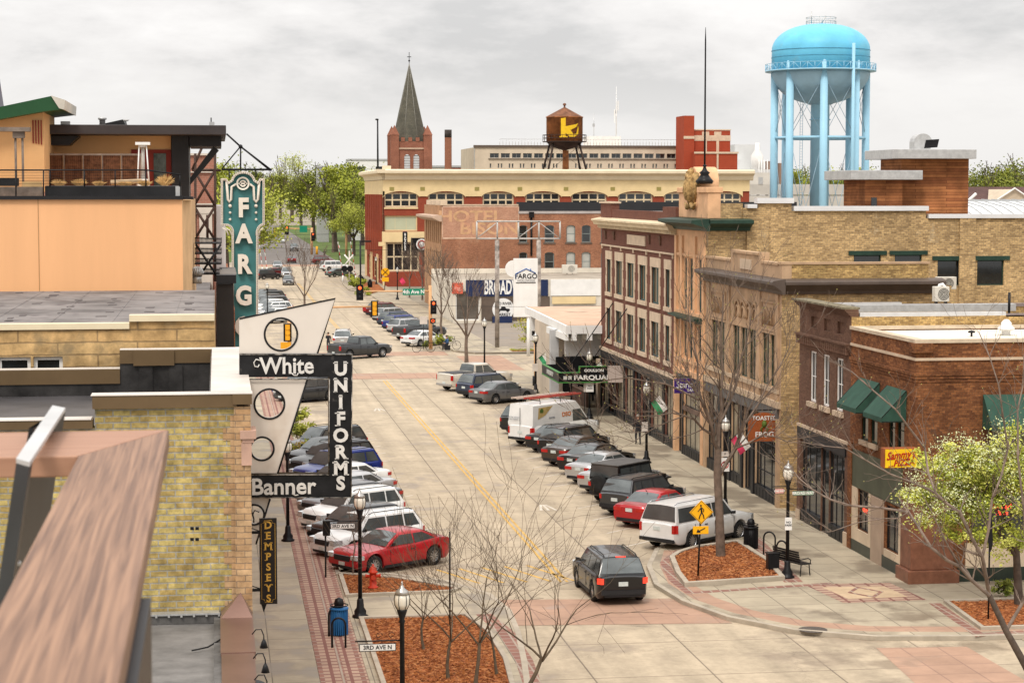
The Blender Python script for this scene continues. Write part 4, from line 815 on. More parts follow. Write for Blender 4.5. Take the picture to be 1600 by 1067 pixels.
# faded painted advertisement
a, b = PY(690, 322, Yg), PY(811, 373, Yg)
MB().box(a.x, Yg-.012, b.z, b.x, Yg-.002, a.z-.1).build('painted_panel', brick('faded_panel', (.52, .28, .19), (.42, .20, .13), (.46, .30, .2), .24, .09, .012, .25, .3, dirt=((.40, .17, .1), .6, .6)), t)
Mfad = nmat('faded_letter', (.60, .36, .20), .9, 0, .25, .8, stain=((.48, .25, .16), .8, .5))
text(t, 'painted_lettering', 'HOTEL', V((PY(735, 340, Yg).x, Yg-.02, PY(735, 339, Yg).z)), UX, UZ, 1.9, Mfad, .006, .05, sx=1.35)
text(t, 'painted_lettering', 'BISON', V((PY(765, 359, Yg).x, Yg-.02, PY(765, 358, Yg).z)), UX, UZ, 2.0, Mfad, .006, .05, sx=1.3)
m = MB()
for (p, q) in (((691, 322), (811, 323.5)), ((691, 371.5), (811, 373)), ((691, 322), (692, 373)), ((810, 322), (811, 373))):
 a, b = PY(*p, Yg), PY(*q, Yg); m.box(a.x, Yg-.02, b.z, b.x, Yg-.0125, a.z)
m.build('painted_border', nmat('faded_border', (.62, .45, .33), .9, 0, .2, 1), t)
dp = PY(830, 340, Yg); MB().tube([(dp.x, Yg-.15, PY(830, 400, Yg).z), (dp.x, Yg-.15, dp.z)], .12, 6).box(dp.x-.3, Yg-.4, dp.z, dp.x+.3, Yg, dp.z+.7).build('drain_pipe', M_black, t)
# ---- H: low market building
Yh = 226.7; h0 = PY(703, 437, Yh); zh = h0.z; Xh = PX(685, 420, 26).x
t = thing('market_building', 'long low white storefront building with navy sign band and round market emblem', 'building', (26, Yh, 0))
hs = [(.3, .3, 3.0, 3.6), (3.3, .3, 6.2, 3.6)]
m = MB(); m.box(26, Yh+.3, 0, 62, Yg-.1, zh-.25); wall(m, V((26, Yh, 0)), UX, 36, zh, NY, hs, .3)
m.quad((26, Yh, 0), (26, Yh+.3, 0), (26, Yh+.3, zh), (26, Yh, zh)); m.quad((26, Yh, zh), (62, Yh, zh), (62, Yh+.3, zh), (26, Yh+.3, zh)); m.box(26, Yg-1.4, zh-.2, 62, Yg-.12, zh+.35)
m.build('wall', nmat('off_white_wall', (.66, .60, .50), .7, 0, .12, .5), t)
MB().quad((26.3, Yh+.5, zh-.22), (62, Yh+.5, zh-.22), (62, Yg-1.5, zh-.22), (26.3, Yg-1.5, zh-.22)).build('roof', M_gravel, t)
for h in hs: window(t, V((26, Yh, 0)), UX, NY, h, M_white, glassy('market_glass', (.10, .085, .07), .1), .2, 1, 1, .12)
zb0, zb1 = PY(750, 463, Yh).z, PY(750, 437.5, Yh).z; xb0, xb1 = PY(728, 450, Yh).x, PY(856, 450, Yh).x
Mnavy = nmat('navy_panel', (.018, .03, .085), .5, 0, .1, 1)
MB().box(xb0, Yh-.15, zb0, xb1, Yh-.01, zb1).build('sign_band', Mnavy, t)
text(t, 'lettering', 'BROADWAY', V((PY(756, 450, Yh).x, Yh-.17, (zb0+zb1)/2)), UX, UZ, 2.15, M_white, .01, .06, align='LEFT', sx=.43)
MB().box(xb1+.3, Yh-.1, zb0, xb1+6, Yh-.01, zb1).build('white_panel', M_white, t)
MB().box(PY(706, 450, Yh).x, Yh-.12, PY(706, 459, Yh).z, PY(723, 450, Yh).x, Yh-.01, PY(706, 442, Yh).z).build('red_sign', nmat('coral_red', (.60, .12, .07), .6, 0, .1, 2), t)
text(t, 'lettering', 'Vtg.', V((PY(714.5, 450, Yh).x, Yh-.14, PY(714, 450.5, Yh).z)), UX, UZ, .6, nmat('pale_coral', (.75, .35, .28), .6, 0, 0), .01, .01)
m = MB(); m.box(PY(752, 480, Yh).x, Yh-.1, .25, xb1+.2, Yh-.01, zb0-.05); m.build('brown_panel', nmat('brown_panel', (.12, .09, .07), .7, 0, .15, .8), t)
ec = PY(786, 483, Yh); MB().lathe([(1.22, -.16), (1.22, -.1)], (ec.x, Yh, ec.z), 32, ax='y').build('round_emblem', M_white, t)
Mink = nmat('ink', (.015, .015, .017), .6, 0, 0)
text(t, 'lettering', 'RED RIVER', V((ec.x+.0, Yh-.17, ec.z+.62)), UX, UZ, .42, Mink, .005, .008, sx=.95)
text(t, 'lettering', 'MARKET', V((ec.x, Yh-.17, ec.z-.62)), UX, UZ, .46, Mink, .005, .01, sx=.95)
m = MB(); yy = Yh-.165; m.ext([(ec.x-.75, yy, ec.z-.15), (ec.x+.75, yy, ec.z-.2), (ec.x+.72, yy, ec.z+.05), (ec.x+.35, yy, ec.z+.08), (ec.x+.2, yy, ec.z+.28), (ec.x-.2, yy, ec.z+.28), (ec.x-.28, yy, ec.z+.06), (ec.x-.75, yy, ec.z+.04)], (0, -.006, 0))
for k in (-.5, .5): m.lathe([(.16, -.012), (.16, 0)], (ec.x+k, yy, ec.z-.18), 12, ax='y')
m.build('truck_emblem', Mink, t)
q = PY(890, 455, Yh); t2 = None
MB().box(PY(862, 460, Yh).x, Yh-.3, zb0-.9, PY(930, 460, Yh).x, Yh-.25, zb0-.1).build('awning_band', M_cream, t)
MB().box(PY(770, 508, Yh-1).x, Yh-1.2, .05, PY(800, 508, Yh-1).x, Yh-.4, .75).build('navy_bench', Mnavy, t)
q = PY(890, 424, Yg-8); ac(q.x, Yg-8, PY(890, 428, Yg-8).z, 'weathered air conditioner on the gravel roof below the arched windows', 1.3, 1.4)
# ---- cream & red brick department store
Yd = 316; Xd = 25.45+.2; zd = PY(700, 268.5, Yd).z; ynd = PX(572, 300, Xd).y; xde = PY(1171, 280, Yd).x
t = thing('department_store', 'long red brick and cream department store with arched top windows and heavy cornice', 'building', (Xd, Yd, 0))
B_store = brick('store_brick', (.30, .065, .035), (.26, .055, .03), (.26, .09, .06), .25, .1, .004, .12, .3)
def Z(py): return PY(700, py, Yd).z
bays = [(598, 655), (667, 727), (752, 805), (819, 877), (891, 950), (964, 1022), (1036, 1092), (1105, 1160)]
hs = []; U_ = lambda px: PY(px, 310, Yd).x-Xd
for a, b in bays: hs.append((U_(a+2), Z(324), U_(b-2), Z(301)))
low = [(U_(600), Z(361), U_(652), Z(337)), (U_(602), Z(424), U_(655), Z(378))]
m = MB(); wall(m, V((Xd, Yd, 0)), UX, xde-Xd, zd, NY, hs+low, .5); m.quad((xde, Yd, 0), (xde, ynd, 0), (xde, ynd, zd), (xde, Yd, zd)); m.build('south_wall', B_store, t)
m = MB(); n1 = [(1.5+i*(ynd-Yd-3)/3+.8, 5.5, 1.5+(i+1)*(ynd-Yd-3)/3-1.2, 14) for i in range(3)]+[(1.5+i*(ynd-Yd-3)/3+.8, .6, 1.5+(i+1)*(ynd-Yd-3)/3-1.2, 4.0) for i in range(3)]
wall(m, V((Xd, Yd, 0)), UY, ynd-Yd, zd, NX, n1, .5); m.quad((Xd, ynd, 0), (xde, ynd, 0), (xde, ynd, zd), (Xd, ynd, zd)); m.build('front_wall', B_store, t)
for h in n1: window(t, V((Xd, Yd, 0)), UY, NX, h, M_cream, M_glass, .3, 2, 3, .2)
for h in hs: window(t, V((Xd, Yd, 0)), UX, NY, h, MT['cream_cornice'], M_glass, .35, 4, 2, .25, .22)
window(t, V((Xd, Yd, 0)), UX, NY, low[0], M_cream, nmat('pale_green_blind', (.45, .47, .33), .5, 0, .08, .3), .3, 3, 1, .2)
window(t, V((Xd, Yd, 0)), UX, NY, low[1], MT['cream_cornice'], M_glass, .3, 4, 2, .3, .2)
m = MB()
for a, b in bays: arch_fill(m, V((Xd, Yd-.2, 0)), UX, NY, U_(a), U_(b), Z(309), Z(299), .3, n=14)
zc0, zc1 = Z(299), Z(282)
m.box(Xd-.25, Yd-.2, zc0, xde, Yd+.05, zc1); m.box(Xd-.25, Yd+.05, zc0-.6, Xd, ynd, zc1)
pe = 0
for a, b in bays: m.box(Xd+pe, Yd-.2, Z(307), Xd+U_(a), Yd, zc0); pe = U_(b)
m.box(Xd-.35, Yd-.35, Z(378), xde-40, Yd, Z(362)); m.box(Xd-.35, Yd, Z(378), Xd, ynd, Z(362))
for (p, q) in ((591, 600), (655, 664)): m.box(Xd+U_(p), Yd-.35, Z(384), Xd+U_(q), Yd, Z(378))
m.box(Xd+U_(598), Yd-.3, Z(430), Xd+U_(602), Yd, Z(378)); m.box(Xd+U_(600), Yd-.15, Z(326.5), Xd+U_(653), Yd, Z(324.2))
for k in range(4): m.box(Xd-.3, Yd+k*(ynd-Yd)/3.1, 0, Xd, Yd+k*(ynd-Yd)/3.1+.8, Z(378))
m.build('cream_facing', M_cream, t)
pf = [(0, 0), (.3, .1), (.5, .7), (1.3, 1.1), (1.3, 1.5), (.8, 1.7), (0, 1.7)]
m = MB(); m.ext([(Xd-a_, Yd, Z(282)+z_) for a_, z_ in pf], (0, ynd-Yd, 0)); m.ext([(Xd, Yd-.2-a_, Z(282)+z_) for a_, z_ in pf], (xde-Xd+.5, 0, 0)); m.box(Xd-1.3, Yd-1.5, Z(282)+1.1, Xd, Yd, Z(282)+1.7)
m.box(Xd-.15, Yd-.15, zd, xde+.1, Yd+.4, zd+.3); m.box(Xd-.15, Yd+.4, zd, Xd+.4, ynd, zd+.3); m.box(Xd-.3, Yd-.3, zd-.7, Xd+1.0, Yd+.6, zd+.9)
m.build('cornice', nmat('pale_cornice', (.70, .60, .43), .7, 0, .06, .5), t)
m = MB()
for k in range(9): m.box(Xd-.6, Yd+1+k*4, 4.8, Xd-.25, Yd+2+k*4, 14.2)
m.build('pilaster', B_store, t)
MB().quad((Xd+.4, Yd+.4, zd-.5), (xde, Yd+.4, zd-.5), (xde, ynd, zd-.5), (Xd+.4, ynd, zd-.5)).build('roof', M_memb, t)
m = MB()
for px in (612, 660, 745, 812, 884, 957, 1029): c = PY(px, 296, Yd); m.box(c.x-.35, Yd-.26, c.z-.2, c.x+.35, Yd-.2, c.z+.35)
m.build('wall_vent', nmat('olive_vent', (.3, .25, .08), .6, 0, 0), t)
# annex with blade sign and round sign
q = PY(657, 385, 285)
t = thing('blade_sign', 'tall black vertical blade sign with white letters outside the department store', 'sign', PY(633, 395, 300))
a, b = PY(629, 362, 300), PY(637, 393, 300); MB().box(a.x, 300, b.z, b.x, 300.3, a.z).build('board', M_black, t, bevel=.2)
for i, ch in enumerate('BICYCLES'): text(t, 'lettering', ch, V(((a.x+b.x)/2, 299.98, a.z-.42-i*(a.z-b.z-.4)/8)), UX, UZ, .42, M_white, .01, .02)
a, b = PY(643, 372, 290), PY(664, 394, 290)
t = thing('black_sign_box', 'black box carrying a white round emblem beside the brick hotel', 'sign', (a.x, 290, b.z))
MB().box(a.x, 290, b.z, b.x, 291, a.z).build('box', M_black, t)
c = PY(659, 382, 289.9); MB().lathe([(.8, -.05), (.8, 0)], (c.x, 289.95, c.z), 24, ax='y').build('emblem', M_white, t)
MB().lathe([(.6, -.02), (.42, -.02), (.42, 0), (.6, 0)], (c.x, 289.88, c.z), 24, ax='y', cap=0).build('emblem_ring', nmat('emblem_red', (.5, .05, .04), .5, 0, 0), t)
# ---- church
Yc = 450
def church():
 c = PY(640, 270, Yc); w2 = (PY(669, 240, Yc).x-PY(612, 240, Yc).x)/2; zt = PY(640, 222, Yc).z
 t = thing('church_tower', 'red brick church tower with arched belfry openings and tall grey green spire', 'church tower', (c.x, Yc, 0))
 Bc = brick('church_brick', (.33, .13, .08), (.26, .10, .065), (.3, .16, .11), .3, .12, .01, .3, .3)
 hs = [(w2*.62, zt-7.2, w2*.62+1.3, zt-2.8), (w2*1.12, zt-7.2, w2*1.12+1.3, zt-2.8)]
 m = MB(); wall(m, V((c.x-w2, Yc-w2, 0)), UX, 2*w2, zt, NY, hs, .5)
 for h in hs: arch_fill(m, V((c.x-w2, Yc-w2, 0)), UX, NY, h[0], h[2], h[3]-.7, h[3], .5)
 m.quad((c.x-w2, Yc-w2, 0), (c.x-w2, Yc+w2, 0), (c.x-w2, Yc+w2, zt), (c.x-w2, Yc-w2, zt)); m.quad((c.x+w2, Yc-w2, 0), (c.x+w2, Yc+w2, 0), (c.x+w2, Yc+w2, zt), (c.x+w2, Yc-w2, zt)); m.quad((c.x-w2, Yc-w2, zt), (c.x+w2, Yc-w2, zt), (c.x+w2, Yc+w2, zt), (c.x-w2, Yc+w2, zt))
 for sx_ in (-1, 1):
  for sy in (-1, 1):
   x, y = c.x+sx_*(w2-.4), Yc+sy*(w2-.4); m.box(x-.9, y-.9, 0, x+.9, y+.9, zt+1.4)
   m.add([(x-1, y-1, zt+1.4), (x+1, y-1, zt+1.4), (x+1, y+1, zt+1.4), (x-1, y+1, zt+1.4), (x, y, zt+3.6)], [(0, 1, 4), (1, 2, 4), (2, 3, 4), (3, 0, 4)])
 for i in range(3): m.box(c.x-2.2+i*1.6, Yc-w2-.1, zt, c.x-1.4+i*1.6, Yc-w2+.4, zt+.9)
 m.build('tower', Bc, t)
 MB().box(c.x-w2-.15, Yc-w2-.2, zt-1.7, c.x+w2+.15, Yc-w2, zt-1.35).build('stone_band', nmat('church_stone', (.5, .36, .26), .8, 0, .1, 1), t)
 m = MB()
 for h in hs:
  for k in range(12): m.box(c.x-w2+h[0], Yc-w2+.25, h[1]+.05+k*.36, c.x-w2+h[2], Yc-w2+.5, h[1]+.28+k*.36)
 m.build('louvre', nmat('grey_louvre', (.30, .29, .27), .7, 0, .1, 1), t)
 zs = PY(640, 99, Yc).z; Ms = brick('spire_slate', (.135, .125, .095), (.10, .095, .075), (.08, .075, .06), .5, .35, .03, .25, .6)
 b = zt-.2; n = 8; r = w2*.98; m = MB(); pts = [(c.x+r*cos(pi/8+k*pi/4), Yc+r*sin(pi/8+k*pi/4), b) for k in range(8)]+[(c.x, Yc, zs)]
 m.add(pts, [(k, (k+1) % 8, 8) for k in range(8)]); m.build('spire', Ms, t)
 m = MB()
 for k in range(8): m.tube([pts[k], pts[8]], [.10, .05], 4)
 m.build('spire_ridge', nmat('ridge', (.26, .25, .22), .6, 0, .1, 1), t)
 zf = PY(640, 82, Yc).z; m = MB(); m.tube([(c.x, Yc, zs-.3), (c.x, Yc, zf)], .07, 5); m.ball((c.x, Yc, zs+.5), .22, 6); m.box(c.x-.45, Yc-.05, zf-1.1, c.x+.45, Yc+.05, zf-.95); m.build('finial', M_iron, t)
church()
# stack, mast, office blocks
Ys = 430; a, b = PY(694.5, 203, Ys), PY(706, 270, Ys)
t = thing('chimney_stack', 'slim round brown brick smokestack beside the church spire', 'chimney', ((a.x+b.x)/2, Ys, 0)); r = (b.x-a.x)/2
MB().lathe([(r, 0), (r*.97, a.z-1.6)], ((a.x+b.x)/2, Ys, 0), 20).build('shaft', brick('stack_brick', (.25, .10, .055), (.2, .08, .045), (.2, .1, .06), .3, .12, .01, .35, .2), t)
MB().lathe([(r*1.0, a.z-1.6), (r*.98, a.z), (r*.8, a.z)], ((a.x+b.x)/2, Ys, 0), 20).build('rim', nmat('soot', (.06, .05, .045), .9, 0, .3, 1), t)
a = PY(590, 187, 326); t = thing('roof_mast', 'thin dark flag mast standing on the department store roof corner', 'mast', (a.x, 326, zd-.6)); MB().tube([(a.x, 326, zd-.6), a], [.16, .12], 6).build('pole', M_iron, t); MB().ball((a.x-.1, 326, a.z), .3, 6, .5).build('finial', M_iron, t)
Yo = 452
def office():
 x0, x1 = PY(741, 250, Yo).x, PY(1075, 250, Yo).x; zt = PY(900, 231, Yo).z
 t = thing('office_block', 'long beige office block with a ribbon of dark windows behind the department store', 'building', (x0, Yo, 0))
 xs = PY(763, 250, Yo).x; hs = []; n = 18; p0, p1 = 764, 1075
 for i in range(n):
  a = p0+i*(p1-p0)/n; hs.append((PY(a+1.5, 243, Yo).x-x0, PY(900, 247.5, Yo).z, PY(a+15.5, 243, Yo).x-x0, PY(900, 240, Yo).z))
  for k in (0, 12.5): hs.append((PY(a+1.2+k, 243, Yo).x-x0, PY(900, 263, Yo).z, PY(a+3.6+k, 243, Yo).x-x0, PY(900, 256, Yo).z))
 hs = [h for h in hs if h[2] < x1-x0]
 Mo = nmat('beige_panel', (.60, .50, .38), .8, 0, .1, .3)
 m = MB(); wall(m, V((x0, Yo, 0)), UX, x1-x0, zt, NY, hs, .4); m.quad((x0, Yo, 0), (x0, Yo+25, 0), (x0, Yo+25, zt), (x0, Yo, zt)); m.quad((x0, Yo, zt), (x1, Yo, zt), (x1, Yo+25, zt), (x0, Yo+25, zt)); m.build('wall', Mo, t)
 MB().box(x0-.1, Yo-.12, 0, xs-3, Yo-.005, zt).build('end_panel', nmat('concrete_panel', (.42, .40, .36), .8, 0, .15, .3, stain=((.3, .28, .25), .2, .55)), t)
 MB().box(x0-.15, Yo-.3, zt, x1, Yo+.3, zt+.5).box(xs, Yo-.3, PY(900, 249, Yo).z, x1, Yo-.0, PY(900, 248.2, Yo).z).build('eave', nmat('brown_eave', (.12, .09, .07), .7, 0, .1, 1), t)
 for i, h in enumerate(hs): window(t, V((x0, Yo, 0)), UX, NY, h, MT['concrete_panel'], M_glass, .3, 2 if h[2]-h[0] > 1 else 1, 1, .08, .06)
 m = MB()
 for i in range(60): a = x0+6+i*(x1-x0-6)/60; m.tube([(a, Yo+2, zt+.5), (a, Yo+2, zt+1.9)], .05, 4)
 m.tube([(x0+6, Yo+2, zt+1.9), (x1, Yo+2, zt+1.9)], .05, 4); m.build('roof_railing', M_steel, t)
 MB().box(PY(921, 220, Yo+6).x, Yo+6, zt, PY(970, 220, Yo+6).x, Yo+14, PY(930, 213, Yo+6).z).build('plant_room', M_white, t)
office()
for px, top, lab in ((963, 135, 'tall white antenna mast with panels on the office block plant room'), (928, 177, 'short thin antenna on the left of the office block plant room')):
 a = PY(px, top, 462); z0 = PY(px, 213, 462).z; t = thing('antenna_mast', lab, 'antenna', (a.x, 462, z0)); m = MB(); m.tube([(a.x, 462, z0), a], [.16 if px > 950 else .08, .04], 5)
 if px > 950:
  for k in range(3): m.box(a.x-.5+k*.4, 461.8, z0+3+k*1.4, a.x-.3+k*.4, 462.1, z0+6+k)
 m.build('mast', M_white if px > 950 else M_steel, t); MB().box(a.x-.3, 461.9, (a.z+z0)/2-.5, a.x+.2, 462.1, (a.z+z0)/2+.2).build('antenna_panel', M_steel, t)
def brickblock():
 Y = 440; f = lambda px, py: PY(px, py, Y)
 a, b = f(1069, 181), f(1085, 181); t = thing('brick_boiler_house', 'stepped bright red brick building with square stair tower behind the flagpole', 'building', (a.x, Y, 0))
 Bb = brick('bright_brick', (.37, .065, .03), (.33, .06, .028), (.3, .09, .06), .3, .12, .004, .1, .4)
 MB().box(a.x, Y, 0, b.x, Y+8, a.z).build('stair_tower', Bb, t)
 c = f(1143, 204); MB().box(b.x+.01, Y+1, 0, c.x, Y+12, c.z).build('upper_block', Bb, t); d = f(1147, 238); e = f(1081, 238); MB().box(e.x, Y-3, 0, d.x, Y+1-.01, d.z).build('lower_block', Bb, t)
 m = MB(); q = f(1100, 213).z; m.box(b.x, Y+.9, q-1.0, c.x+.05, Y+1, q+.2); m.box(a.x-.1, Y-.1, q-.6, b.x, Y-.005, q)
 for px in (1104, 1123): x = f(px, 220).x; m.box(x-.3, Y+.88, d.z, x+.3, Y+.99, q-1); m.box(x-.8, Y+.87, q-1, x+.8, Y+1, q+1)
 x = f(1116, 250).x; m.box(x-.2, Y-3.1, 0, x+.2, Y-3.005, d.z-.4); m.box(e.x-.2, Y-3.2, d.z-.4, d.x+.2, Y-3.005, d.z+.0); m.box(b.x, Y+.9, c.z, c.x+.1, Y+1.3, c.z+.25)
 m.build('stone_trim', M_sur, t)
brickblock()
# white industrial plant right of it
t = thing('white_plant', 'white industrial plant of boxes and small cylinder behind the blue water tower', 'building', PY(1190, 300, 480))
f = lambda px, py, Y=480: PY(px, py, Y)
def pbox(m, p0, p1, p2, p3, Y, dp, z0=0): a, b = PY(p0, p1, Y), PY(p2, p3, Y); m.box(a.x, Y, z0, b.x, Y+dp, a.z)
m = MB(); pbox(m, 1148, 226, 1187, 300, 480, 15); pbox(m, 1150, 250, 1172, 300, 475, 4.9); pbox(m, 1147, 265, 1206, 300, 470, 4.9); m.build('block', nmat('plant_white', (.62, .63, .62), .6, 0, .06, .3), t)
m = MB(); c = PY(1183, 250, 472); m.lathe([(1.5, 0), (1.5, 4), (.6, 5.3), (.5, 7)], (c.x, 472, c.z-3), 14)
for px in (1186, 1190, 1194, 1199): c = PY(px, 250, 470); m.tube([(c.x, 470, 15), (c.x, 470, c.z)], .15, 4)
m.build('tank', M_white, t)
m = MB(); pbox(m, 1201, 252, 1210, 300, 473, 3); pbox(m, 1218, 255, 1236, 300, 480, 6); m.build('brown_silo', nmat('brown_clad', (.3, .2, .15), .7, 0, .1, .3), t)
t = thing('parking_deck', 'pale concrete parking deck with dark open level beyond the yellow brick wall', 'parking deck', PY(1190, 300, 400))
m = MB(); pbox(m, 1166, 288, 1380, 300, 400, 20, 14); pbox(m, 1166, 270, 1208, 287, 405, 20, 14.5); pbox(m, 1166, 306, 1380, 310, 400, 20, 0)
for i in range(16): a = PY(1170+i*14, 300, 400); m.box(a.x, 400.5, 0, a.x+.5, 401, 16)
m.build('deck', nmat('deck_concrete', (.50, .47, .42), .8, 0, .1, .3), t)
a = PY(1285, 295, 398); m = MB(); pbox(m, 1185, 277, 1192, 290, 399.9, .05, PY(1185, 288, 400).z); m.build('door', M_steel, t)
# ---- rusty roof tank
Yk = 333
def rusty():
 a, b = PY(854, 184, Yk), PY(910, 222, Yk); cx = (a.x+b.x)/2; r = (b.x-a.x)/2; zt, zb = a.z, b.z
 t = thing('rusty_water_tank', 'rusty brown roof water tank on four legs with yellow painted letter', 'water tank', (cx, Yk, zd-.5))
 Mr = nmat('rust_tank', (.46, .17, .06), .75, .1, .4, .5, .3, 10, stain=((.20, .07, .03), .6, .55))
 MB().lathe([(r, zb), (r, zt), (r*1.03, zt), (r*1.03, zt+.12)], (cx, Yk, 0), 32).build('tank', Mr, t)
 za = PY(882, 168, Yk).z; MB().lathe([(r*1.05, zt+.1), (.15, za), (.15, za+.3), (.3, za+.35), (.25, za+.6), (.001, za+.7)], (cx, Yk, 0), 8, smooth=False).build('roof', nmat('rust_roof', (.20, .09, .05), .8, .1, .3, 1), t)
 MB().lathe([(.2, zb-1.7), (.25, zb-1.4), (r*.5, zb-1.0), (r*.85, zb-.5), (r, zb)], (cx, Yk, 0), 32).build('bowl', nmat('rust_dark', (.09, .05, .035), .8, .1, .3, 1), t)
 m = MB()
 for k in range(24): t0 = 2*pi*k/24; m.tube([(cx+(r+.6)*cos(t0), Yk+(r+.6)*sin(t0), zb), (cx+(r+.6)*cos(t0), Yk+(r+.6)*sin(t0), zb+1.1)], .035, 4)
 for h in (.02, .6, 1.1): m.tube([(cx+(r+.6)*cos(2*pi*k/24), Yk+(r+.6)*sin(2*pi*k/24), zb+h) for k in range(25)], .05, 4)
 m.lathe([(r, zb-.05), (r+.65, zb-.05), (r+.65, zb)], (cx, Yk, 0), 24); m.build('balcony', nmat('rust_iron', (.06, .04, .032), .7, .2, .2, 2), t)
 for sx_, sy in ((-1, -1), (1, -1), (-1, 1), (1, 1)): m = MB(); m.tube([(cx+sx_*r*.72, Yk+sy*r*.6, zb-.3), (cx+sx_*r*1.12, Yk+sy*r*1.0, zd-.5)], .17, 6); m.build('leg', MT['rust_iron'], t)
 m = MB(); zz = (zb+zd)/2-.6
 for (p, q) in (((-1, -1), (1, -1)), ((-1, -1), (-1, 1)), ((1, -1), (1, 1))):
  m.tube([(cx+p[0]*r*.8, Yk+p[1]*r*.7, zb-.4), (cx+q[0]*r*1.1, Yk+q[1]*r, zd)], .03, 4); m.tube([(cx+q[0]*r*.8, Yk+q[1]*r*.7, zb-.4), (cx+p[0]*r*1.1, Yk+p[1]*r, zd)], .03, 4)
 m.build('cross_brace', MT['rust_iron'], t); MB().lathe([(.55, zd-.5), (.5, zb-1.4)], (cx+.2, Yk, 0), 12).build('riser_pipe', MT['rust_tank'], t)
 # painted letters wrap on the shell
 My = nmat('tank_yellow', (.80, .50, .02), .6, 0, .1, 1)
 def painted(poly, name, mat, rr=.03):
  bm = bmesh.new(); vs = [bm.verts.new((p[0], 0, p[1])) for p in poly]; bm.faces.new(vs)
  bmesh.ops.triangulate(bm, faces=bm.faces[:]); bmesh.ops.subdivide_edges(bm, edges=bm.edges[:], cuts=3, use_grid_fill=True)
  sc_ = r*2/56; m = MB(); V2 = []
  for v in bm.verts:
   X = (v.co.x-27)*sc_; Zz = zt-(v.co.z)*sc_*1.0; th = math.asin(max(-.98, min(.98, X/r))); V2.append((cx+(r+rr)*sin(th), Yk-(r+rr)*cos(th), Zz))
  bm.verts.index_update(); m.add(V2, [[v.index for v in f_.verts] for f_ in bm.faces]); bm.free(); m.build(name, mat, t)
 painted([(17, 2), (24, 1), (24, 31), (17, 31)], 'painted_letter', My)
 painted([(24, 14), (40, 11), (44, 9), (41, 15), (33, 19), (24, 21)], 'painted_letter', My)
 painted([(24, 21), (31, 19), (36, 26), (41, 25), (44, 13), (45, 18), (44, 26), (38, 30), (30, 30), (24, 24)], 'painted_letter', My)
 painted([(15, 29), (27, 29), (27, 31.5), (15, 31.5)], 'painted_letter', My)
 painted([(39, 22), (40.5, 22), (40, 25), (39, 25)], 'painted_mark', MT['rust_iron'], .06)
rusty()
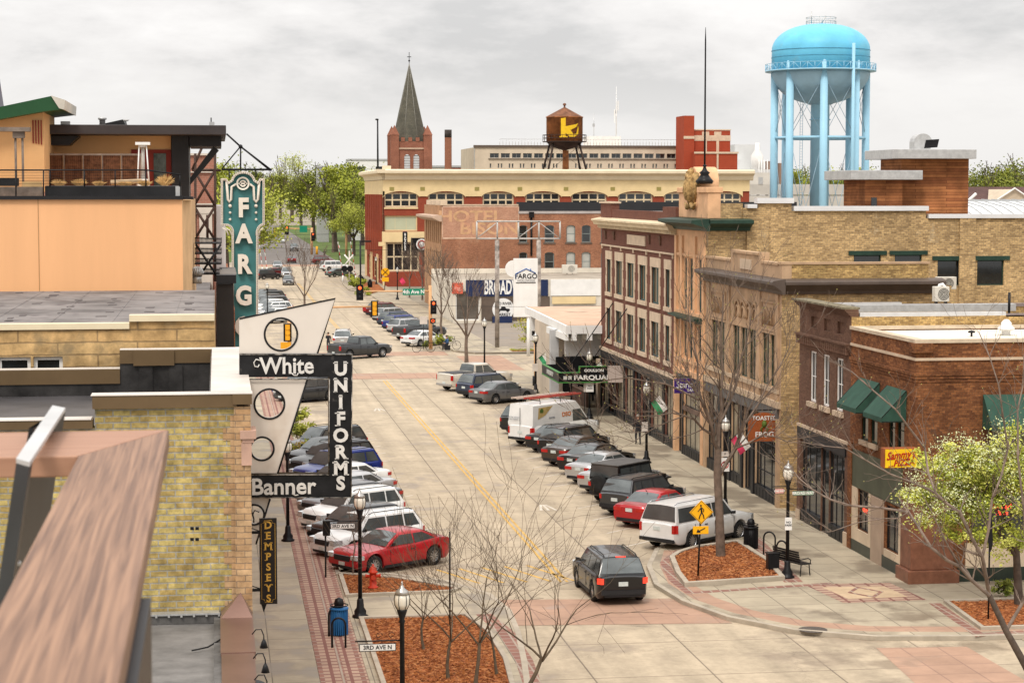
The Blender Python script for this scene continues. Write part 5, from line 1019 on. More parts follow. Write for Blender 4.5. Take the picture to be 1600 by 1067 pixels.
# ---- blue water tower
Yw = 322
def blue():
 a, b = PY(1208, 100, Yw), PY(1356, 100, Yw); cx = (a.x+b.x)/2; r = (b.x-a.x)/2; zg_ = PY(1282, 112, Yw).z; zt = PY(1282, 38, Yw).z; zs = PY(1282, 80, Yw).z; zb = PY(1282, 164, Yw).z
 t = thing('water_tower', 'huge light blue water tower with domed tank on eight round legs', 'water tower', (cx, Yw, 0))
 Mb_ = nmat('tower_blue', (.33, .58, .73), .42, 0, .05, .25)
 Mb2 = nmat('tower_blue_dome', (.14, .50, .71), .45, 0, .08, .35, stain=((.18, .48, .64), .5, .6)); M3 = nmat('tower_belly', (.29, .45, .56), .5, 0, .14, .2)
 pr = [(r, zg_), (r*.995, zs)]+[(r*cos(u)**.84+.001, zs+(zt-zs)*sin(u)) for u in [pi/2*i/12 for i in range(1, 13)]]
 MB().lathe(pr, (cx, Yw, 0), 64).build('dome', Mb2, t)
 pr = [(1.8, zb), ]+[(r*sin(u), zg_-(zg_-zb)*cos(u)) for u in [.28+ (pi/2-.28)*i/12 for i in range(13)]]
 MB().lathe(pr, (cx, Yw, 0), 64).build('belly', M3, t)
 MB().lathe([(r, zg_-.1), (r+1.0, zg_-.1), (r+1.0, zg_+.1), (r, zg_+.1)], (cx, Yw, 0), 48).build('walkway', Mb_, t)
 m = MB(); n = 48
 for k in range(n):
  t0 = 2*pi*k/n; t1 = 2*pi*(k+1)/n; p = V((cx+(r+.95)*cos(t0), Yw+(r+.95)*sin(t0), zg_)); q = V((cx+(r+.95)*cos(t1), Yw+(r+.95)*sin(t1), zg_)); m.tube([p, p+UZ*1.1], .05, 4); m.tube([p+UZ*1.1, q+UZ*1.1], .05, 4); m.tube([p if k % 2 else p+UZ*1.1, q+UZ*1.1 if k % 2 else q], .035, 4)
 m.build('railing', Mb_, t)
 m = MB()
 for z_, k in ((zs, 0), (zg_+2.2, 0)): rr_ = r if not k else r*.93; m.tube([(cx+(rr_+.02)*cos(2*pi*j/48), Yw+(rr_+.02)*sin(2*pi*j/48), z_) for j in range(49)], .045, 4)
 m.build('weld_seam', nmat('seam_blue', (.09, .32, .48), .6, 0, .2, 1), t)
 L8 = [(cx+(r-.55)*cos(pi/8+k*pi/4+.18), Yw+(r-.55)*sin(pi/8+k*pi/4+.18)) for k in range(8)]
 for x, y in L8: MB().tube([(x, y, 0), (x, y, zg_+1.2)], .62, 14).ball((x, y, zg_+1.2), .62, 5).build('leg', Mb_, t)
 MB().lathe([(1.55, 0), (1.5, zb+.2), (3.0, zb+1.0)], (cx, Yw, 0), 28).lathe([(1.62, zb-2.5), (1.75, zb-2.4), (1.62, zb-2.3)], (cx, Yw, 0), 28).build('riser_pipe', Mb_, t)
 zm = PY(1282, 216, Yw).z; m = MB()
 for k in range(8): m.tube([(*L8[k], zm), (*L8[(k+1) % 8], zm)], .22, 6)
 m.build('strut', Mb_, t)
 m = MB()
 for k in range(8):
  p, q = L8[k], L8[(k+1) % 8]
  for z0, z1 in ((zm, zg_-1), (1, zm)): m.tube([(*p, z0), (*q, z1)], .05, 4); m.tube([(*q, z0), (*p, z1)], .05, 4)
 m.build('tie_rod', nmat('rod_grey', (.30, .42, .50), .5, 0, .1, 1), t)
 m = MB(); lx = cx+(r-1)*.42; ly = Yw-r-.3; m.tube([(lx, ly, 3), (lx, ly, zg_+4)], .28, 8); m.build('overflow_pipe', Mb_, t)
 m = MB(); lx = PY(1265, 200, Yw).x
 for dx in (-.22, .22): m.tube([(lx+dx, Yw+r*.6, 4), (lx+dx, Yw+r*.6, zg_)], .04, 4)
 for k in range(60): m.tube([(lx-.22, Yw+r*.6, 5+k*.45), (lx+.22, Yw+r*.6, 5+k*.45)], .03, 4)
 m.build('ladder', Mb_, t)
 m = MB()
 for h in (.5, 1.1): m.tube([(cx+2.4*cos(2*pi*k/16), Yw+2.4*sin(2*pi*k/16), zt+h-.1) for k in range(17)], .05, 4)
 for k in range(16): m.tube([(cx+2.4*cos(2*pi*k/16), Yw+2.4*sin(2*pi*k/16), zt-.6), (cx+2.4*cos(2*pi*k/16), Yw+2.4*sin(2*pi*k/16), zt+1)], .04, 4)
 m.tube([(cx-1.9, Yw-1, zt), (cx-1.9, Yw-1, zt+1.9)], .08, 5); m.tube([(cx, Yw, zt), (cx+.8, Yw, zt+1.3)], .12, 5); m.build('roof_railing', M_steel, t)
blue()
# ---- billboard frame, white pylon sign
a = G(777, 545); Yp = a.y
t = thing('billboard_frame', 'empty white steel billboard frame on two tall weathered poles', 'billboard', a)
f = lambda px, py: PY(px, py, Yp)
Mpole = nmat('weathered_pole', (.36, .31, .27), .8, 0, .45, 1.5, stain=((.10, .09, .08), .9, .52))
for px, pb in ((777, 545), (842, 520)): m = MB(); m.tube([(f(px, pb).x, Yp+.1, 0), (f(px, 375).x, Yp+.1, f(px, 375).z)], .22, 10); m.build('pole', Mpole, t)
m = MB()
for (p, q) in (((745, 346), (875, 346)), ((745, 373), (875, 373)), ((745, 346), (745, 373)), ((875, 346), (875, 373)), ((777, 346), (777, 373)), ((842, 346), (842, 373)), ((810, 346), (810, 373)), ((811, 371), (840, 349)), ((844, 349), (873, 371)), ((747, 371), (775, 349))): m.tube([f(*p), f(*q)], .10 if p[1]-q[1] in (0,) or p[0] == q[0] else .05, 4)
m.build('frame', nmat('dull_white', (.50, .48, .45), .6, 0, .2, 1), t)
a, b = PY(803, 404, Yp-9), PY(840, 495, Yp-9)
t = thing('pylon_sign', 'tall white board sign with blue house outline between the weathered poles', 'sign', (a.x, Yp-9, b.z))
MB().box(a.x, Yp-9, b.z, b.x, Yp-8.6, a.z).build('board', M_white, t); yy = Yp-9.02; g_ = lambda px, py: PY(px, py, Yp-9)
MB().lathe([(.75, 0), (.75, .1)], (PY(803, 420, Yp-9).x, yy+.2, PY(803, 420, Yp-9).z), 20, ax='y').build('disc', M_white, t)
MB().tube([g_(806, 436)-UY*.03, g_(806, 428)-UY*.03, g_(822, 420)-UY*.03, g_(837, 427)-UY*.03], .05, 4).tube([g_(829, 424)-UY*.03, g_(829, 420)-UY*.03], .05, 4).build('roof_emblem', nmat('logo_blue', (.04, .12, .36), .5, 0, 0), t)
text(t, 'lettering', 'FARGO', g_(822, 432)-UY*.03, UX, UZ, .62, Mink, .005, .008, sx=1.0)
text(t, 'lettering', 'HOLDINGS', g_(822, 438.5)-UY*.03, UX, UZ, .30, nmat('thin_grey', (.3, .3, .3), .6, 0, 0), .005, 0, sx=1.05)
MB().box(g_(806, 441).x, yy-.02, g_(806, 442.3).z, g_(837, 441).x, yy+.01, g_(806, 441.3).z).build('rule', Mink, t)
MB().tube([(g_(826, 500).x, Yp-8.8, 0), (g_(826, 500).x, Yp-8.8, b.z)], .15, 6).build('post', M_white, t)
# distant low buildings on the horizon
def farblock(name, lab, p0, p1, p2, Y, mat, dp=12, extra=None):
 a, b = PY(p0, p1, Y), PY(p2, p1, Y); t = thing(name, lab, 'building', (a.x, Y, 0)); MB().box(a.x, Y, 0, b.x, Y+dp, a.z).build('wall', mat, t)
 MB().box(a.x-.2, Y-.2, a.z, b.x+.2, Y+dp, a.z+.5).build('roof_edge', M_steel, t)
 n = max(2, int((b.x-a.x)/6)); m = MB()
 for i in range(n): x = a.x+(b.x-a.x)*(i+.25)/n; m.box(x, Y-.08, a.z-3.4, x+(b.x-a.x)*.5/n, Y-.01, a.z-1.8)
 m.build('window_band', M_glass, t); return t
farblock('far_building', 'pale flat roofed building above the trees left of the church', 545, 251, 612, 620, M_white)
farblock('far_building', 'small dark glazed building above the trees near the theatre sign', 497, 262, 513, 600, M_steel)
farblock('far_building', 'low reddish building between the smokestack and the office block', 707, 262, 742, 520, B_store)
farblock('far_building', 'low grey building between church and smokestack', 670, 262, 695, 520, MT['deck_concrete'])
# brown gabled roofs right edge
t = thing('brown_roof_house', 'broad brown shingled roof with a pale gable at the right edge', 'house', PY(1600, 320, 190))
a, b = PY(1514, 292, 190), PY(1640, 292, 190); zb_ = PY(1514, 322, 190).z; ms = brick('brown_shingle', (.13, .07, .06), (.10, .055, .048), (.08, .045, .04), .4, .18, .02, .3, .5)
MB().add([(a.x-2, 186, zb_), (b.x, 186, zb_), (b.x, 194, a.z), (a.x-2, 194, a.z), (b.x, 202, zb_), (a.x-2, 202, zb_)], [(0, 1, 2, 3), (3, 2, 4, 5)]).build('roof', ms, t)
c = PY(1588, 296, 185); m = MB(); m.add([(c.x-2.6, 185.6, zb_), (c.x+2.6, 185.6, zb_), (c.x, 185.6, c.z), (c.x, 192, c.z)], [(0, 1, 2), (0, 2, 3), (1, 3, 2)]); m.box(a.x-1.5, 186.4, 0, b.x, 201.5, zb_); m.build('gable_wall', nmat('gable_tan', (.52, .43, .32), .8, 0, .1, 1), t)
m = MB(); m.tube([(a.x-2.3, 185.8, zb_-.1), (a.x-.8, 186, zb_+1.2)], .15, 4); m.tube([(c.x-2.8, 185.4, zb_-.1), (c.x, 185.4, c.z+.1), (c.x+2.8, 185.4, zb_-.1)], .1, 4); m.build('bargeboard', M_white, t)
# ================================================================ LEFT-HAND BUILDINGS
def plate(parent, name, loops, O, U, W, thick, mat, n=None):
 """flat board with true holes; loops in (u,w) metres, thickness towards the viewer side"""
 cu = bpy.data.curves.new(name, 'CURVE'); cu.dimensions = '2D'; cu.fill_mode = 'BOTH'; cu.extrude = thick/2
 for lp in loops:
  s = cu.splines.new('POLY'); s.points.add(len(lp)-1); s.use_cyclic_u = True
  for p, q in zip(s.points, lp): p.co = (q[0], q[1], 0, 1)
 to = bpy.data.objects.new('tmp', cu); col.objects.link(to); bpy.context.view_layer.update()
 me = bpy.data.meshes.new_from_object(to.evaluated_get(bpy.context.evaluated_depsgraph_get())); bpy.data.objects.remove(to); bpy.data.curves.remove(cu)
 Nn = U.cross(W); off = ORG.get(parent.name, V((0, 0, 0))) if parent else V((0, 0, 0)); P = O-off
 me.transform(Matrix(((U.x, W.x, Nn.x, P.x), (U.y, W.y, Nn.y, P.y), (U.z, W.z, Nn.z, P.z), (0, 0, 0, 1)))); me.materials.clear(); me.materials.append(mat); me.name = name
 o = bpy.data.objects.new(name, me); col.objects.link(o); o.parent = parent; ORG[o.name] = off; return o
def circ(x, z, r, n=36): return [(x+r*cos(2*pi*k/n), z+r*sin(2*pi*k/n)) for k in range(n)]
Y1 = 30.0
B_ylw = brick('mottled_yellow_brick', (.56, .44, .16), (.40, .28, .10), (.38, .35, .28), .25, .091, .012, .45, 2.6, dirt=((.20, .17, .07), 2.3, .565), bump=.7)
B_tan = brick('tan_quoin_brick', (.54, .36, .20), (.42, .25, .125), (.25, .18, .12), .25, .091, .007, .3, 2, bump=.5)
M_fasc = nmat('bronze_fascia', (.145, .095, .048), .45, .2, .1, 1)
M_captop = nmat('cap_top', (.62, .56, .50), .45, .1, .14, .8)
t = thing('yellow_brick_building', 'near yellow mottled brick building with bronze parapet caps and tan brick corner', 'building', (.5, Y1, 0))
f1 = lambda px, py: PY(px, py, Y1)
zt, ztl = f1(200, 616).z, f1(60, 655).z; xR = f1(392, 700).x; xs = f1(148, 640).x; xq = f1(366, 700).x; zr = zt-.85
m = MB(); m.box(-9, Y1, 0, xs, Y1+.4, ztl-.14); m.box(xs, Y1, 0, xq-.0, Y1+.4, zt-.2); m.build('brick_wall', B_ylw, t)
m = MB(); m.box(xq, Y1-.045, 0, xR, Y1+.4, zt-.2); m.box(xq, Y1+.4, 0, xR-.02, Y1+8.9, zt-.2)
k = 0; z = 7.98+.091*3
while z < zt-.35:
 w_ = (.16 if k % 2 else .055); m.box(xq-w_, Y1-.012, z, xq, Y1+.05, z+.091*(2)); z += .182; k += 1
m.build('corner_pilaster', B_tan, t)
m = MB(); m.box(xs-.03, Y1-.07, zt-.2, xR-.2, Y1+.28, zt-.012); m.box(xR-.26, Y1-.1, zt-.16, xR+.02, Y1+.3, zt-.014)
m.box(-9, Y1-.07, ztl-.14, xs-.03, Y1+.28, ztl-.012); m.build('parapet_fascia', M_fasc, t)
yb = Y1+8.6
m = MB(); m.box(xs-.05, Y1-.085, zt-.012, xR+.03, Y1+.3, zt); m.box(-9, Y1-.085, ztl-.012, xs-.05, Y1+.3, ztl); m.box(f1(329, 600).x, Y1+.3, zt-.05, xR+.02, yb+.3, zt+.001)
xb = PY(187, 545, yb).x; zbl = PY(60, 577, yb).z; m.box(xb, yb, zt-.012, f1(329, 600).x, yb+.3, zt); m.box(-11, yb, zbl-.012, xb, yb+.3, zbl); m.build('parapet_cap', M_captop, t)
m = MB(); m.box(xb, yb-.05, zt-.26, f1(329, 600).x, yb+.28, zt-.012); m.box(-11, yb-.05, zbl-.28, xb, yb+.28, zbl-.012); m.box(xb+.25, yb-.09, zt-.3, xb+1.0, yb-.05, zt-.02)
m.build('parapet_fascia', M_fasc, t)
Mblk = nmat('black_membrane', (.035, .033, .032), .22, 0, .5, 1.6, .5, 5)
m = MB(); m.box(xb, yb-.02, zr, f1(329, 600).x, yb+.2, zt-.26); m.box(-11, yb-.02, zr, xb, yb+.2, zbl-.28); m.box(f1(329, 600).x-.02, Y1+.3, zr, f1(329, 600).x+.15, yb, zt-.05)
for i in range(3): m.box(xb+.35+i*.55, yb-.05, zr, xb+.6+i*.55, yb-.02, zt-.3)
m.build('parapet_lining', Mblk, t)
MB().quad((-11, Y1+.3, zr), (.1, Y1+.3, zr), (.1, yb, zr), (-11, yb, zr)).build('roof', nmat('dark_roof_membrane', (.075, .07, .072), .35, 0, .4, .5, .3, 3), t)
# stone corbel on the corner
a, b = f1(375, 672), f1(400, 684); m = MB(); m.box(a.x, Y1-.12, b.z, b.x, Y1+.5, a.z); m.box(a.x+.03, Y1-.09, b.z-.06, b.x-.03, Y1+.5, b.z); m.box(f1(377, 700).x, Y1-.08, f1(377, 726).z, f1(392, 700).x+.01, Y1+.5, b.z-.06); m.build('stone_corbel', nmat('pink_stone', (.52, .33, .25), .8, 0, .12, 3), t)
m = MB()
for px, py in ((300, 825), (308, 825), (300, 842), (308, 842)): q = f1(px, py); m.box(q.x-.025, Y1-.004, q.z-.025, q.x+.025, Y1+.1, q.z+.02)
m.build('anchor_hole', M_black, t)
# W0: membrane roof with copper capped parapet next to us
zt0 = PY(300, 958, Y1).z
t = thing('copper_capped_building', 'nearest building below us with grey membrane roof and copper capped street parapet', 'building', (.3, 22, 0))
f0 = lambda px, py, z=zt0: G(px, py, z)
xa = f0(348, 1000).x; xb0 = f0(396, 1000).x
MB().box(-12, 12, 0, xa, Y1-.02, zt0-.12).box(xa, 12, 0, xb0-.04, Y1-.1, zt0-.06).build('wall', B_tan, t)
MB().quad((-12, 12, zt0-.115), (xa, 12, zt0-.115), (xa, Y1-.02, zt0-.115), (-12, Y1-.02, zt0-.115)).build('roof', nmat('old_membrane', (.175, .165, .155), .7, 0, .3, 1.4, .25, 6), t)
m = MB(); m.box(-12, Y1-.2, zt0-.11, xa, Y1-.02, zt0+.02); m.box(xa-.12, 12, zt0-.112, xa, Y1-.1, zt0-.02); m.build('flashing', nmat('flashing_membrane', (.11, .105, .10), .6, 0, .4, 2, .3, 5), t)
m = MB(); m.box(-12, Y1-.23, zt0+.02, xa-.05, Y1-.02, zt0+.045)
for i in range(24): m.box(-4+i*.18, Y1-.26, zt0+.0, -4+i*.18+.03, Y1-.2, zt0+.05)
m.build('termination_bar', M_steel, t)
Mcop = nmat('copper_cap', (.24, .145, .115), .32, .55, .14, .9, stain=((.30, .13, .05), .8, .66))
m = MB(); m.box(xa-.02, 12, zt0-.06, xb0, 27.2, zt0+.02); m.box(xa-.03, 27.2, zt0-.07, xb0+.015, Y1-.35, zt0+.03)
ap = PY(376, 925, Y1-.15); m.add([(xa-.02, Y1-.55, zt0+.03), (xb0+.01, Y1-.55, zt0+.03), (xb0+.01, Y1-.06, zt0+.03), (xa-.02, Y1-.06, zt0+.03), ap], [(0, 1, 4), (1, 2, 4), (2, 3, 4), (3, 0, 4)])
m.build('copper_coping', Mcop, t)
MB().tube([(xa-.42, 27.9, zt0-.08), (xa-.2, 28, zt0-.06), (xa-.06, 28.1, zt0+.0), (xa+.0, 28.2, zt0+.02)], .012, 5).build('cable', M_black, t)
# gooseneck sign lamps fixed to that front and the round dark awning below
for i, (px, py) in enumerate(((400, 1000), (402, 1038), (404, 1072))):
 q = PY(px, py, 26.2-i*.9); g = thing('gooseneck_lamp', ['black gooseneck sign lamp hanging nearest the copper corner cap', 'second black gooseneck lamp below the copper corner cap', 'lowest black gooseneck lamp at the bottom edge of the picture'][i], 'wall lamp', q, 'gooseneck lamps on the copper capped front')
 MB().tube([q+V((-.05, 0, .08)), q+V((.0, 0, .14)), q+V((.07, 0, .14)), q+V((.1, 0, .06)), q+V((.1, 0, -.0))], .008, 6).build('arm', M_iron, g)
 MB().lathe([(.015, .03), (.03, -.0), (.055, -.08), (.05, -.08), (.02, 0)], q+V((.1, 0, -.02)), 14).build('lamp_shade', M_iron, g)
q = PY(398, 1075, 25.6); MB_ = MB(); n = 10; c = V((xb0-.02, 25.2, q.z-.25))
vs = []
for i in range(n+1):
 for k in range(9): a_ = pi*i/n; b_ = pi/2*k/8; vs.append(c+V((.30*sin(a_)*cos(b_), -.75*cos(a_)*cos(b_), .42*sin(b_))))
fs = [(i*9+k, (i+1)*9+k, (i+1)*9+k+1, i*9+k+1) for i in range(n) for k in range(8)]
tag(MB_.add(vs, fs, 0, True).build('dome_awning', nmat('charcoal_canvas', (.035, .035, .037), .7, 0, .15, 3)), 'dark rounded fabric awning below the copper coping at the bottom edge', 'awning')
# W2: painted stone building
Y2 = 40.0; f2 = lambda px, py: PY(px, py, Y2)
t = thing('stone_wall_building', 'low building with tan painted rough stone rear wall and grey membrane roof', 'building', (0, Y2, 0))
z2 = f2(250, 492).z; z2l = f2(60, 506).z; xr2 = f2(335, 500).x; xst = f2(202, 500).x
hs = [(f2(-4, 560).x+11, f2(0, 580).z-.4, f2(48, 560).x+11, f2(0, 558).z), (f2(52, 560).x+11, f2(0, 580).z-.4, f2(98, 560).x+11, f2(0, 558).z)]
Mst = brick('painted_rough_stone', (.64, .43, .20), (.56, .35, .15), (.36, .24, .12), 1.5, .235, .016, .5, 2.6, dirt=((.30, .22, .12), 1.5, .53), bump=1)
m = MB(); wall(m, V((-11, Y2, 0)), UX, xr2+11, z2l-.1, NY, hs, .2); m.box(xst, Y2, z2l-.1, xr2, Y2+.3, z2-.1); m.quad((xr2, Y2, 0), (xr2, Y2+16.5, 0), (xr2, Y2+16.5, z2-.3), (xr2, Y2, z2-.3)); m.build('stone_wall', Mst, t)
for h in hs: window(t, V((-11, Y2, 0)), UX, NY, h, M_white, M_glass, .12, 1, 1, .07)
MB().box(-11, Y2-.05, z2l-.11, xst, Y2+.3, z2l).box(xst, Y2-.06, z2-.12, xr2, Y2+.3, z2).build('coping', nmat('ivory_coping', (.72, .62, .43), .5, 0, .08, 1), t)
Mgr2 = nmat('weathered_membrane', (.20, .18, .17), .7, 0, .4, .5, .3, 5, stain=((.085, .07, .07), 1.8, .57))
zr2 = z2l-.18; m = MB(); m.quad((-14, Y2+.3, zr2), (xr2, Y2+.3, zr2), (xr2, Y2+17, zr2), (-14, Y2+17, zr2))
for i in range(9): x = xr2-.9-i*1.25; m.box(x, Y2+.3, zr2-.01, x+.05, Y2+16.9, zr2+.008)
m.build('roof', Mgr2, t)
m = MB(); rp_ = random.Random(3)
for i in range(90): x = xr2-.7-rp_.randrange(12)*.9+rp_.uniform(-.1, .1); y = Y2+.8+rp_.random()*15.6; m.box(x, y, zr2, x+rp_.uniform(.1, .25), y+rp_.uniform(.15, .4), zr2+.012)
m.build('roof_patch', nmat('dark_patch', (.125, .108, .104), .8, 0, .2, 2), t)['kind'] = 'stuff'
q = G(308, 443, zr2); v_ = thing('turbine_vent', 'silver turbine ventilator at the right end of the grey roof', 'roof vent', q)
MB().lathe([(.14, 0), (.13, .16), (.12, .2)], q, 16).build('base', M_steel, v_)
m = MB()
for k in range(18): a_ = 2*pi*k/18; m.tube([q+V((.12*cos(a_), .12*sin(a_), .2)), q+V((.2*cos(a_+.15), .2*sin(a_+.15), .33)), q+V((.13*cos(a_+.3), .13*sin(a_+.3), .46)), q+V((.02, 0, .5))], .018, 4)
m.ball(q+V((0, 0, .33)), .15, 6); m.build('turbine', M_steel, v_)
q = G(203, 441, zr2); tag(MB().box(q.x-.28, q.y-.2, zr2, q.x+.28, q.y+.3, zr2+.14).box(q.x-.24, q.y-.15, zr2+.14, q.x+.24, q.y+.25, zr2+.17).build('skylight', M_captop), 'small flat pale skylight box against the peach stucco wall', 'skylight')
# W3: peach stucco with roof terrace
Y3 = 57.5; f3 = lambda px, py, Y=Y3: PY(px, py, Y)
z3 = f3(150, 312).z; x3 = f3(285, 350).x; x3b = -.72
t = thing('stucco_building', 'tall peach stucco building with a dark roofed terrace level on top', 'building', (-.7, Y3, 0))
Mpe = nmat('peach_stucco', (.78, .43, .215), .9, 0, .035, 1, .15, 25, msc=(1.4, 1.4, .12)); Mpe2 = nmat('tan_stucco', (.62, .38, .18), .9, 0, .08, .5, .15, 25)
m = MB(); m.box(-16, Y3, 0, x3, Y3+14, z3); m.build('stucco_wall', Mpe, t)
m = MB(); m.prism([(x3, Y3+.01), (x3b, Y3+1.6), (x3b, Y3+14), (x3, Y3+14)], 0, z3-.02); m.build('corner_wall', nmat('corner_stucco', (.66, .43, .23), .9, 0, .12, 1), t)
m = MB(); m.box(f3(59.5, 350).x, Y3-.012, 10, f3(60.5, 350).x, Y3+.0-.002, z3); m.build('joint', nmat('stucco_joint', (.42, .24, .11), .9, 0, 0), t)
m = MB(); m.box(-16, Y3-.1, z3, x3+.02, Y3+.3, z3+.1); m.box(x3+.02, Y3+.1, z3, x3b+.08, Y3+1.7, z3+.08); m.build('roof_edge', M_shop, t)
Yp3 = 64.0; g3 = lambda px, py: PY(px, py, Yp3)
m = MB(); a, b = g3(82, 212), g3(268, 300); m.box(a.x, Yp3, z3, b.x, Yp3+6, a.z); m.build('penthouse_wall', Mpe2, t)
a, b = g3(205, 234), g3(268, 290); m = MB(); m.box(a.x, Yp3-.04, z3, b.x, Yp3-.003, a.z); m.build('red_panel', nmat('barn_red', (.22, .03, .02), .6, 0, .1, 2), t)
a, b = g3(240, 240), g3(260, 290); MB().box(a.x, Yp3-.07, z3+.05, b.x, Yp3-.042, a.z).build('door', nmat('door_glass', (.08, .10, .09), .1, 0, .6, 3), t)
a, b = g3(68, 197), g3(353, 213); MB().box(a.x, Yp3-1.4, b.z, b.x, Yp3+7, a.z).build('roof_slab', nmat('brownblack_metal', (.045, .038, .038), .5, 0, .15, 1), t, bevel=.02)
m = MB(); a, b = g3(268, 213), g3(296, 330); m.box(a.x, Yp3-.3, z3-1, b.x, Yp3+4, a.z); a, b = g3(296, 213), g3(346, 229); m.box(a.x, Yp3-.3, b.z, b.x, Yp3+4, a.z)
m.build('dark_frame', M_shop, t)
m = MB(); p, q = g3(297, 278), g3(336, 230); m.ext([p, p+V((0, 0, -.22)), q+V((.12, 0, -.1)), q+V((-.05, 0, .02))], (0, .4, 0)); m.build('diagonal_brace', M_shop, t)
m = MB(); a, b = g3(72, 213), g3(127, 228); m.ext([g3(72, 214), g3(127, 214), g3(112, 228), g3(72, 228)], (0, -1.0, 0)); m.build('soffit_box', M_shop, t)
m = MB(); p = [g3(135, 197), g3(190, 185), g3(195, 197)]; m.ext([V((q.x, Yp3+1, q.z)) for q in p], (0, 2, 0)); m.build('roof_monitor', M_shop, t)
for px, lab in ((160, 'silver roof pipe vent before the dark roof monitor'), (102, 'small white roof box vent on the dark roof slab')):
 q = g3(px, 197); v_ = thing('roof_vent', lab, 'roof vent', q); (MB().lathe([(.09, 0), (.09, .18), (.13, .19), (.13, .25), (.001, .28)], q, 12) if px == 160 else MB().box(q.x-.14, q.y, q.z, q.x+.14, q.y+.2, q.z+.14)).build('cowl', M_steel if px == 160 else M_white, v_)
q = g3(330, 197); v_ = thing('roof_spotlight', 'small spotlight on the right end of the dark roof slab', 'spotlight', q); MB().tube([q, q+UZ*.25], .02, 5).build('stem', M_iron, v_); MB().box(q.x-.06, q.y-.05, q.z+.0, q.x+.1, q.y+.1, q.z+.12).build('lamp_housing', M_steel, v_)
q = g3(197, 190); v_ = thing('satellite_dish', 'tiny pale dish behind the roof monitor', 'dish', q); MB().lathe([(.001, 0), (.06, .01), (.11, .05)], q, 12).build('dish', M_white, v_); MB().tube([q-UZ*.2, q], .015, 4).build('mast', M_iron, v_)
# left stair tower with green sloping roof
Y4 = 60.5; h4 = lambda px, py: PY(px, py, Y4)
t = thing('stair_tower', 'tan stucco stair tower with a sloping dark green metal roof', 'building', h4(30, 300))
m = MB(); p = [h4(-60, 300), h4(70, 300), h4(68, 168), h4(-60, 196)]; m.ext(p, (0, 4, 0)); m.build('wall', Mpe2, t)
m = MB(); p = [h4(-60, 199), h4(68, 176), h4(103, 172), h4(101, 167), h4(82, 152), h4(-60, 182)]; m.ext([V((q.x, Y4-.6, q.z)) for q in p], (0, 4.8, 0)); m.build('roof', nmat('green_metal', (.02, .075, .03), .45, .1, .1, 1), t)
m = MB(); p = [h4(82, 151), h4(104, 158), h4(103, 173), h4(95, 171)]; m.ext([V((q.x, Y4-.65, q.z)) for q in p], (0, 4.9, 0)); m.build('roof_end', nmat('pale_end', (.55, .52, .45), .6, 0, .1, 2), t)
m = MB()
for i in range(4): a, b = h4(50.5+i*4.3, 188), h4(53+i*4.3, 224+i*.8); m.box(a.x, Y4-.03, b.z, b.x, Y4-.002, a.z)
m.build('slot_window', MT['barn_red'], t)
t = thing('pergola', 'weathered timber pergola beam on two thin posts on the terrace', 'pergola', PY(30, 300, 59)); k4 = lambda px, py: PY(px, py, 59)
a, b = k4(-40, 199), k4(47, 206); m = MB(); m.box(a.x, 58.8, b.z, b.x, 59.3, a.z); m.box(k4(20, 205).x, 58.9, k4(20, 216).z, k4(38, 205).x, 59.2, b.z); m.build('beam', nmat('grey_timber', (.20, .16, .13), .8, 0, .3, 3), t)
for px in (24, 35): MB().tube([(k4(px, 215).x, 59, z3), (k4(px, 215).x, 59, k4(px, 212).z)], .035, 6).build('post', MT['grey_timber'], t)
# terrace screen, railing, planter trough, heater, grasses
Y5 = 62.5; k5 = lambda px, py: PY(px, py, Y5)
t = thing('lattice_screen', 'brown lattice privacy screen of five panels on the roof terrace', 'screen', k5(70, 290))
for i in range(5):
 a, b = k5(71+i*30, 243), k5(98+i*30, 292); m = MB()
 for k in range(9): x = a.x+(b.x-a.x)*k/8; m.box(x-.012, Y5-.02, b.z, x+.012, Y5, a.z)
 for k in range(11): z = b.z+(a.z-b.z)*k/10; m.box(a.x, Y5-.01, z-.012, b.x, Y5+.01, z+.012)
 m.box(a.x, Y5+.02, b.z, b.x, Y5+.04, a.z); m.build('panel', nmat('rusty_lattice', (.16, .07, .035), .8, 0, .4, 6), t)
m = MB()
for i in range(6): a, b = k5(69+i*30, 240), k5(71.5+i*30, 292); m.box(a.x, Y5-.06, b.z, b.x, Y5+.05, a.z)
m.box(k5(68, 241).x, Y5-.05, k5(68, 243).z, k5(222, 241).x, Y5+.05, k5(68, 240).z); m.build('screen_frame', MT['grey_timber'], t)
Y6 = 58.0; k6 = lambda px, py: PY(px, py, Y6)
t = thing('planter_trough', 'long black metal planter trough along the terrace edge', 'planter', k6(170, 305))
a, b = k6(71, 291), k6(283, 311); MB().box(a.x, Y6-.2, b.z-.1, b.x, Y6+.3, a.z).build('trough', M_shop, t, bevel=.01); MB().box(a.x+.03, Y6-.17, a.z, b.x-.03, Y6+.27, a.z+.01).build('soil', M_memb, t); q = k6(279, 291); MB().box(q.x-.08, Y6-.22, b.z, q.x+.04, Y6-.201, a.z).build('end_cap', M_steel, t)
t = thing('terrace_bench', 'grey timber bench box left of the planter trough', 'bench', k6(30, 305)); a, b = k6(-30, 292), k6(67, 309); MB().box(a.x, Y6, b.z-.1, b.x, Y6+.4, a.z).build('seat', MT['grey_timber'], t); a, b = k6(33, 284), k6(64, 292); MB().box(a.x, Y6+.3, b.z, b.x, Y6+.35, a.z).build('backrest', nmat('pine', (.45, .30, .14), .7, 0, .1, 2), t); a, b = k6(-30, 278), k6(28, 291); MB().box(a.x, Y6+.3, b.z, b.x, Y6+.36, a.z).build('dark_cushion', M_shop, t)
t = thing('terrace_railing', 'thin dark metal cable railing along the terrace edge', 'railing', k6(150, 290)); Yr = Y6-.35
